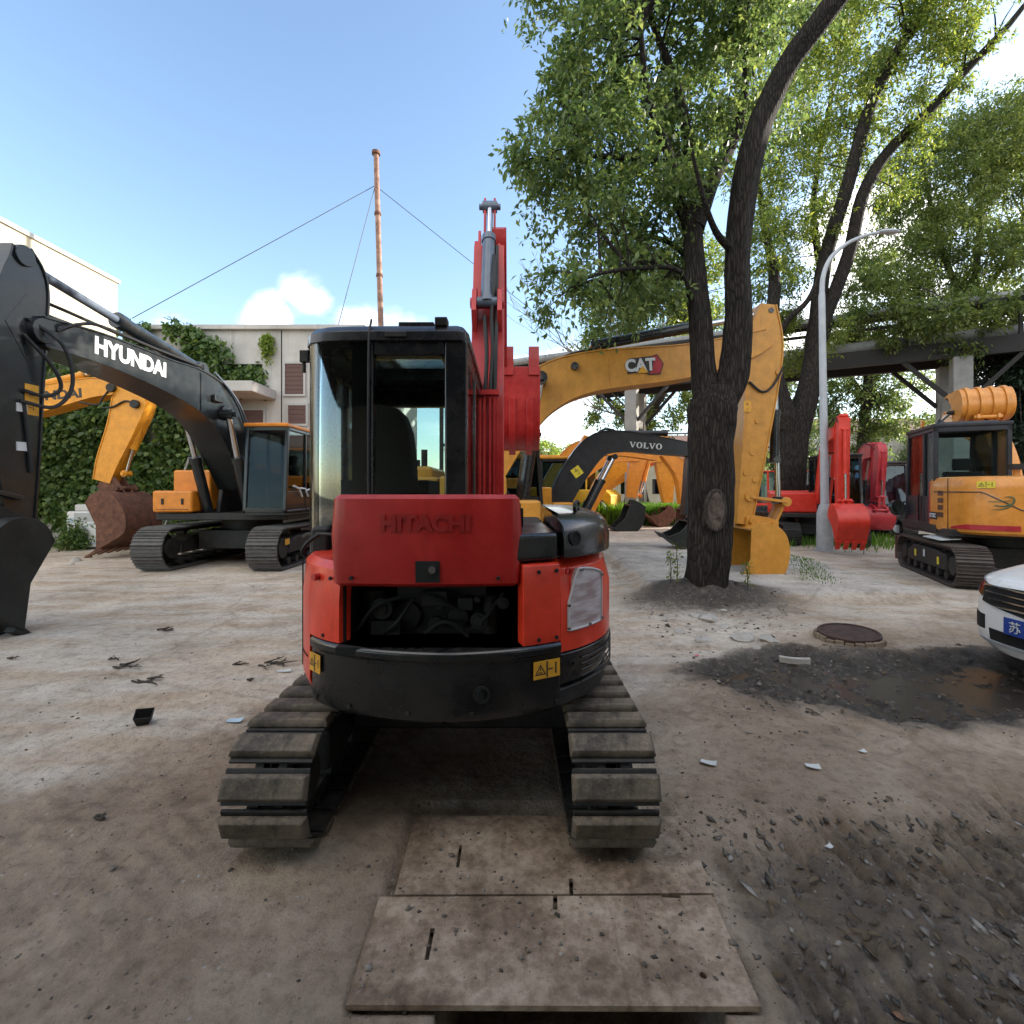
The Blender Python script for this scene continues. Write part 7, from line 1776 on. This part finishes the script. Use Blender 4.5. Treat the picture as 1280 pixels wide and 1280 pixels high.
def litter():
    # fallen leaves, one of each kind copied
    rg = random.Random(21); protos = []
    for k in range(3):
        b = MB(); n = 7; L0 = .023*(1+.2*k); vs = []; f = []
        for i in range(n):
            t = i/(n-1); w = math.sin(math.pi*t**.8)*L0*.42+.0006; z = .006*math.sin(t*3.0)+.004*k*t
            vs += [(-w,t*L0*2-L0,z+.006),(0,t*L0*2-L0,z),(w,t*L0*2-L0,z+.006)]
        for i in range(n-1): f += [(i*3,i*3+1,i*3+4,i*3+3),(i*3+1,i*3+2,i*3+5,i*3+4)]
        b.add(vs,f); protos.append(b.build('fallen_leaf', M['litter'] if k else M['leaftan'], None, recalc=False))
    first = [True]*3
    def put(x, y, k, label):
        o = protos[k]
        if first[k]: first[k] = False
        else: o = o.copy(); COL.objects.link(o)
        o.location = (x,y,hz(x,y)+.006); o.rotation_euler = (rg.uniform(-.3,.3),rg.uniform(-.3,.3),rg.uniform(0,6.28)); s = rg.uniform(.6,1.15); o.scale = (s,s,s); tag(o,label,'leaf','fallen leaves')
    p = gp(1124,1246,0); put(p.x,p.y,0,'largest tan leaf on the mud at the bottom right')
    for k in range(46):
        px = rg.uniform(900,1275); py = rg.uniform(830,895); p = gp(px,py,0); put(p.x,p.y,1+k%2,'curled dry leaf lying on the wet mud by the puddle')
    for k in range(34):
        px = rg.uniform(960,1275); py = rg.uniform(985,1260); p = gp(px,py,0); put(p.x,p.y,1+k%2,'curled dry leaf lying on the churned mud at lower right')
    # crumbs, clods and gravel: uncountable
    nr = np.random.default_rng(5); N_ = 0
    x = np.concatenate([nr.uniform(.8,3.2,900), nr.uniform(1.5,5.5,900), nr.uniform(1.6,3.8,230), nr.uniform(-4,4.5,6000), nr.uniform(-.5,.8,500)])
    y = np.concatenate([nr.uniform(1.4,2.6,900), nr.uniform(3.2,5.1,900), nr.uniform(5.4,7.2,230), 1.5+5.5*nr.uniform(0,1,6000)**1.4, nr.uniform(1.57,2.4,500)])
    s = np.concatenate([nr.gamma(2,.0028,900), nr.gamma(2,.0045,900), nr.gamma(2,.0065,230), nr.gamma(1.6,.0019,6000), nr.gamma(2,.0020,500)]); z = height(x,y)
    stretch = np.ones((len(x),3)); nf = 800
    fx = nr.uniform(.95,3.0,nf); fy = nr.uniform(1.42,2.5,nf); x = np.concatenate([x,fx]); y = np.concatenate([y,fy]); s = np.concatenate([s,nr.gamma(3,.0032,nf)]); z = np.concatenate([z,height(fx,fy)+.003]); stretch = np.concatenate([stretch, np.stack([nr.uniform(.7,1.1,nf),nr.uniform(1.4,2.6,nf),nr.uniform(.22,.45,nf)],1)])
    pit = (x>-.25)&(x<.68)&(y<1.6); onp = (x>-.5)&(x<.8)&(y>1.55)&(y<2.5); z = np.where(onp,.012,z); ok = ~pit; x,y,z,s,stretch = x[ok],y[ok],z[ok],s[ok],stretch[ok]; m = len(x)
    base = np.array([(1,0,0),(-1,0,0),(0,1,0),(0,-1,0),(0,0,1),(0,0,-1)],float); v = base[None]*nr.uniform(.5,1.3,(m,6,1)); v = v+nr.normal(0,.15,v.shape); v[:,:,2] *= .6; v = v*stretch[:,None,:]; a = np.where(stretch[:,1] > 1.2, nr.normal(-.12,.25,m), nr.uniform(0,6.28,m)); c_, s_ = np.cos(a)[:,None], np.sin(a)[:,None]
    vx = v[:,:,0]*c_-v[:,:,1]*s_; vy = v[:,:,0]*s_+v[:,:,1]*c_; v = np.stack([vx,vy,v[:,:,2]],2)*s[:,None,None]+np.stack([x,y,z+s*.2],1)[:,None]
    q = np.array([(0,2,4),(2,1,4),(1,3,4),(3,0,4),(2,0,5),(1,2,5),(3,1,5),(0,3,5)]); q = (np.arange(m)[:,None,None]*6+q[None]).reshape(-1,3)
    me = mesh_np('gravel', v.reshape(-1,3), q); me.materials.append(M['clod']); o = bpy.data.objects.new('gravel', me); COL.objects.link(o); tag(o,'crumbs of dirt, clods and gravel scattered over the yard','gravel',kind='stuff')
def clodmat():
    m, nt, out = nmat('dirt_clods'); b = N(nt,'ShaderNodeBsdfPrincipled'); L(nt,b,0,out,0); b.inputs['Roughness'].default_value = .95
    g = N(nt,'ShaderNodeNewGeometry'); r = ramp(nt,[(0,(.05,.043,.035)),(.5,(.12,.10,.082)),(.85,(.22,.19,.16)),(1,(.36,.33,.29))]); L(nt,g,'Random Per Island',r,0); L(nt,r,0,b,'Base Color'); return m
M['clod'] = clodmat(); M['leaftan'] = plain('tan_leaf', (.30,.17,.10), .8)
litter()

# ------------------------------------------------------------------ 13. light, sky, camera
EL, AZ = math.radians(18.5), math.radians(75)            # azimuth measured from +Y toward +X
sd = Vector((math.sin(AZ)*math.cos(EL), math.cos(AZ)*math.cos(EL), math.sin(EL)))
su = bpy.data.lights.new('sun', 'SUN'); su.energy = 2.7; su.angle = math.radians(.53); su.color = (1.0,.93,.82)
so = bpy.data.objects.new('sun', su); COL.objects.link(so); so.rotation_euler = (-sd).to_track_quat('-Z','Y').to_euler()
def world():
    w = bpy.data.worlds.new('World'); SC.world = w; w.use_nodes = True; nt = w.node_tree
    for n in list(nt.nodes): nt.nodes.remove(n)
    out = nt.nodes.new('ShaderNodeOutputWorld'); bg = N(nt,'ShaderNodeBackground'); bg.inputs['Strength'].default_value = SKY; L(nt,bg,0,out,0)
    sk = N(nt,'ShaderNodeTexSky', sky_type='NISHITA'); sk.sun_disc = False; sk.sun_elevation = EL; sk.sun_rotation = AZ; sk.air_density = 1.0; sk.dust_density = .7; sk.ozone_density = 1.3; sk.altitude = 50
    tc = N(nt,'ShaderNodeTexCoord')
    n = N(nt,'ShaderNodeTexNoise', i_Scale=6.0, i_Detail=9.0, i_Roughness=.55); mp = N(nt,'ShaderNodeMapping'); mp.inputs['Scale'].default_value = (1,1,1.7); L(nt,tc,'Generated',mp,0); L(nt,mp,0,n,'Vector')
    def dirn(px,py): v = P(px,py,1.0)-Vector((0,0,H)); return v.normalized()
    acc = None
    blobs = [(dirn(334,398),.085,.85),(dirn(200,420),.10,.6),(dirn(385,372),.09,.62),(dirn(1080,300),.20,1.05),(dirn(1010,420),.22,.9),(dirn(1180,420),.20,.85),(dirn(640,540),.30,.85),(dirn(720,480),.2,.7),(dirn(470,440),.2,.6),(dirn(40,520),.3,.6)]
    for v in ((-.5,-.6,.55),(.5,-.7,.5),(0,-.9,.35),(-.9,-.2,.45),(.2,-.4,.9),(-.4,-.3,.85)): blobs.append((Vector(v).normalized(),.66,1.0))  # unseen clouds added behind the camera as fill light
    for c, rad, amp in blobs:
        ds = N(nt,'ShaderNodeVectorMath',operation='DISTANCE'); L(nt,tc,'Generated',ds,0); ds.inputs[1].default_value = c
        mr = N(nt,'ShaderNodeMapRange', i_1=0.0, i_2=rad, i_3=amp, i_4=0.0, interpolation_type='SMOOTHSTEP'); L(nt,ds,'Value',mr,0)
        if acc is None: acc = mr
        else: mx = N(nt,'ShaderNodeMath',operation='MAXIMUM'); L(nt,acc,0,mx,0); L(nt,mr,0,mx,1); acc = mx
    sub = N(nt,'ShaderNodeMath',operation='MULTIPLY_ADD', i_1=1.5, i_2=-.75); L(nt,n,'Fac',sub,0)
    ad = N(nt,'ShaderNodeMath',operation='ADD'); L(nt,acc,0,ad,0); L(nt,sub,0,ad,1)
    al = N(nt,'ShaderNodeMapRange', i_1=.34, i_2=.95, i_3=0.0, i_4=1.0, interpolation_type='SMOOTHSTEP'); L(nt,ad,0,al,0)
    gate = N(nt,'ShaderNodeMapRange', i_1=0.0, i_2=.25, i_3=0.0, i_4=.96); L(nt,acc,0,gate,0)
    am = N(nt,'ShaderNodeMath',operation='MULTIPLY'); L(nt,al,0,am,0); L(nt,gate,0,am,1)
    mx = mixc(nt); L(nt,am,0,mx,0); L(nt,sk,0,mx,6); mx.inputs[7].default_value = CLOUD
    # brighten/whiten toward the horizon as thin haze
    L(nt,mx,2,bg,0)
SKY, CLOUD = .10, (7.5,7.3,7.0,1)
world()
cd = bpy.data.cameras.new('camera'); co = bpy.data.objects.new('camera', cd); COL.objects.link(co); SC.camera = co
co.location = (0,0,H); co.rotation_euler = (math.radians(90),0,0); cd.sensor_width = 36; cd.lens = 36*F/1280; cd.shift_y = -(640-YH)/1280; cd.clip_start = .05; cd.clip_end = 3000
SC.view_settings.view_transform = 'Standard'; SC.view_settings.look = 'None'; SC.view_settings.gamma = 1; SC.view_settings.exposure = 2.1
SC.render.resolution_x = SC.render.resolution_y = 1024
SC.cycles.max_bounces = 8; SC.cycles.transparent_max_bounces = 16
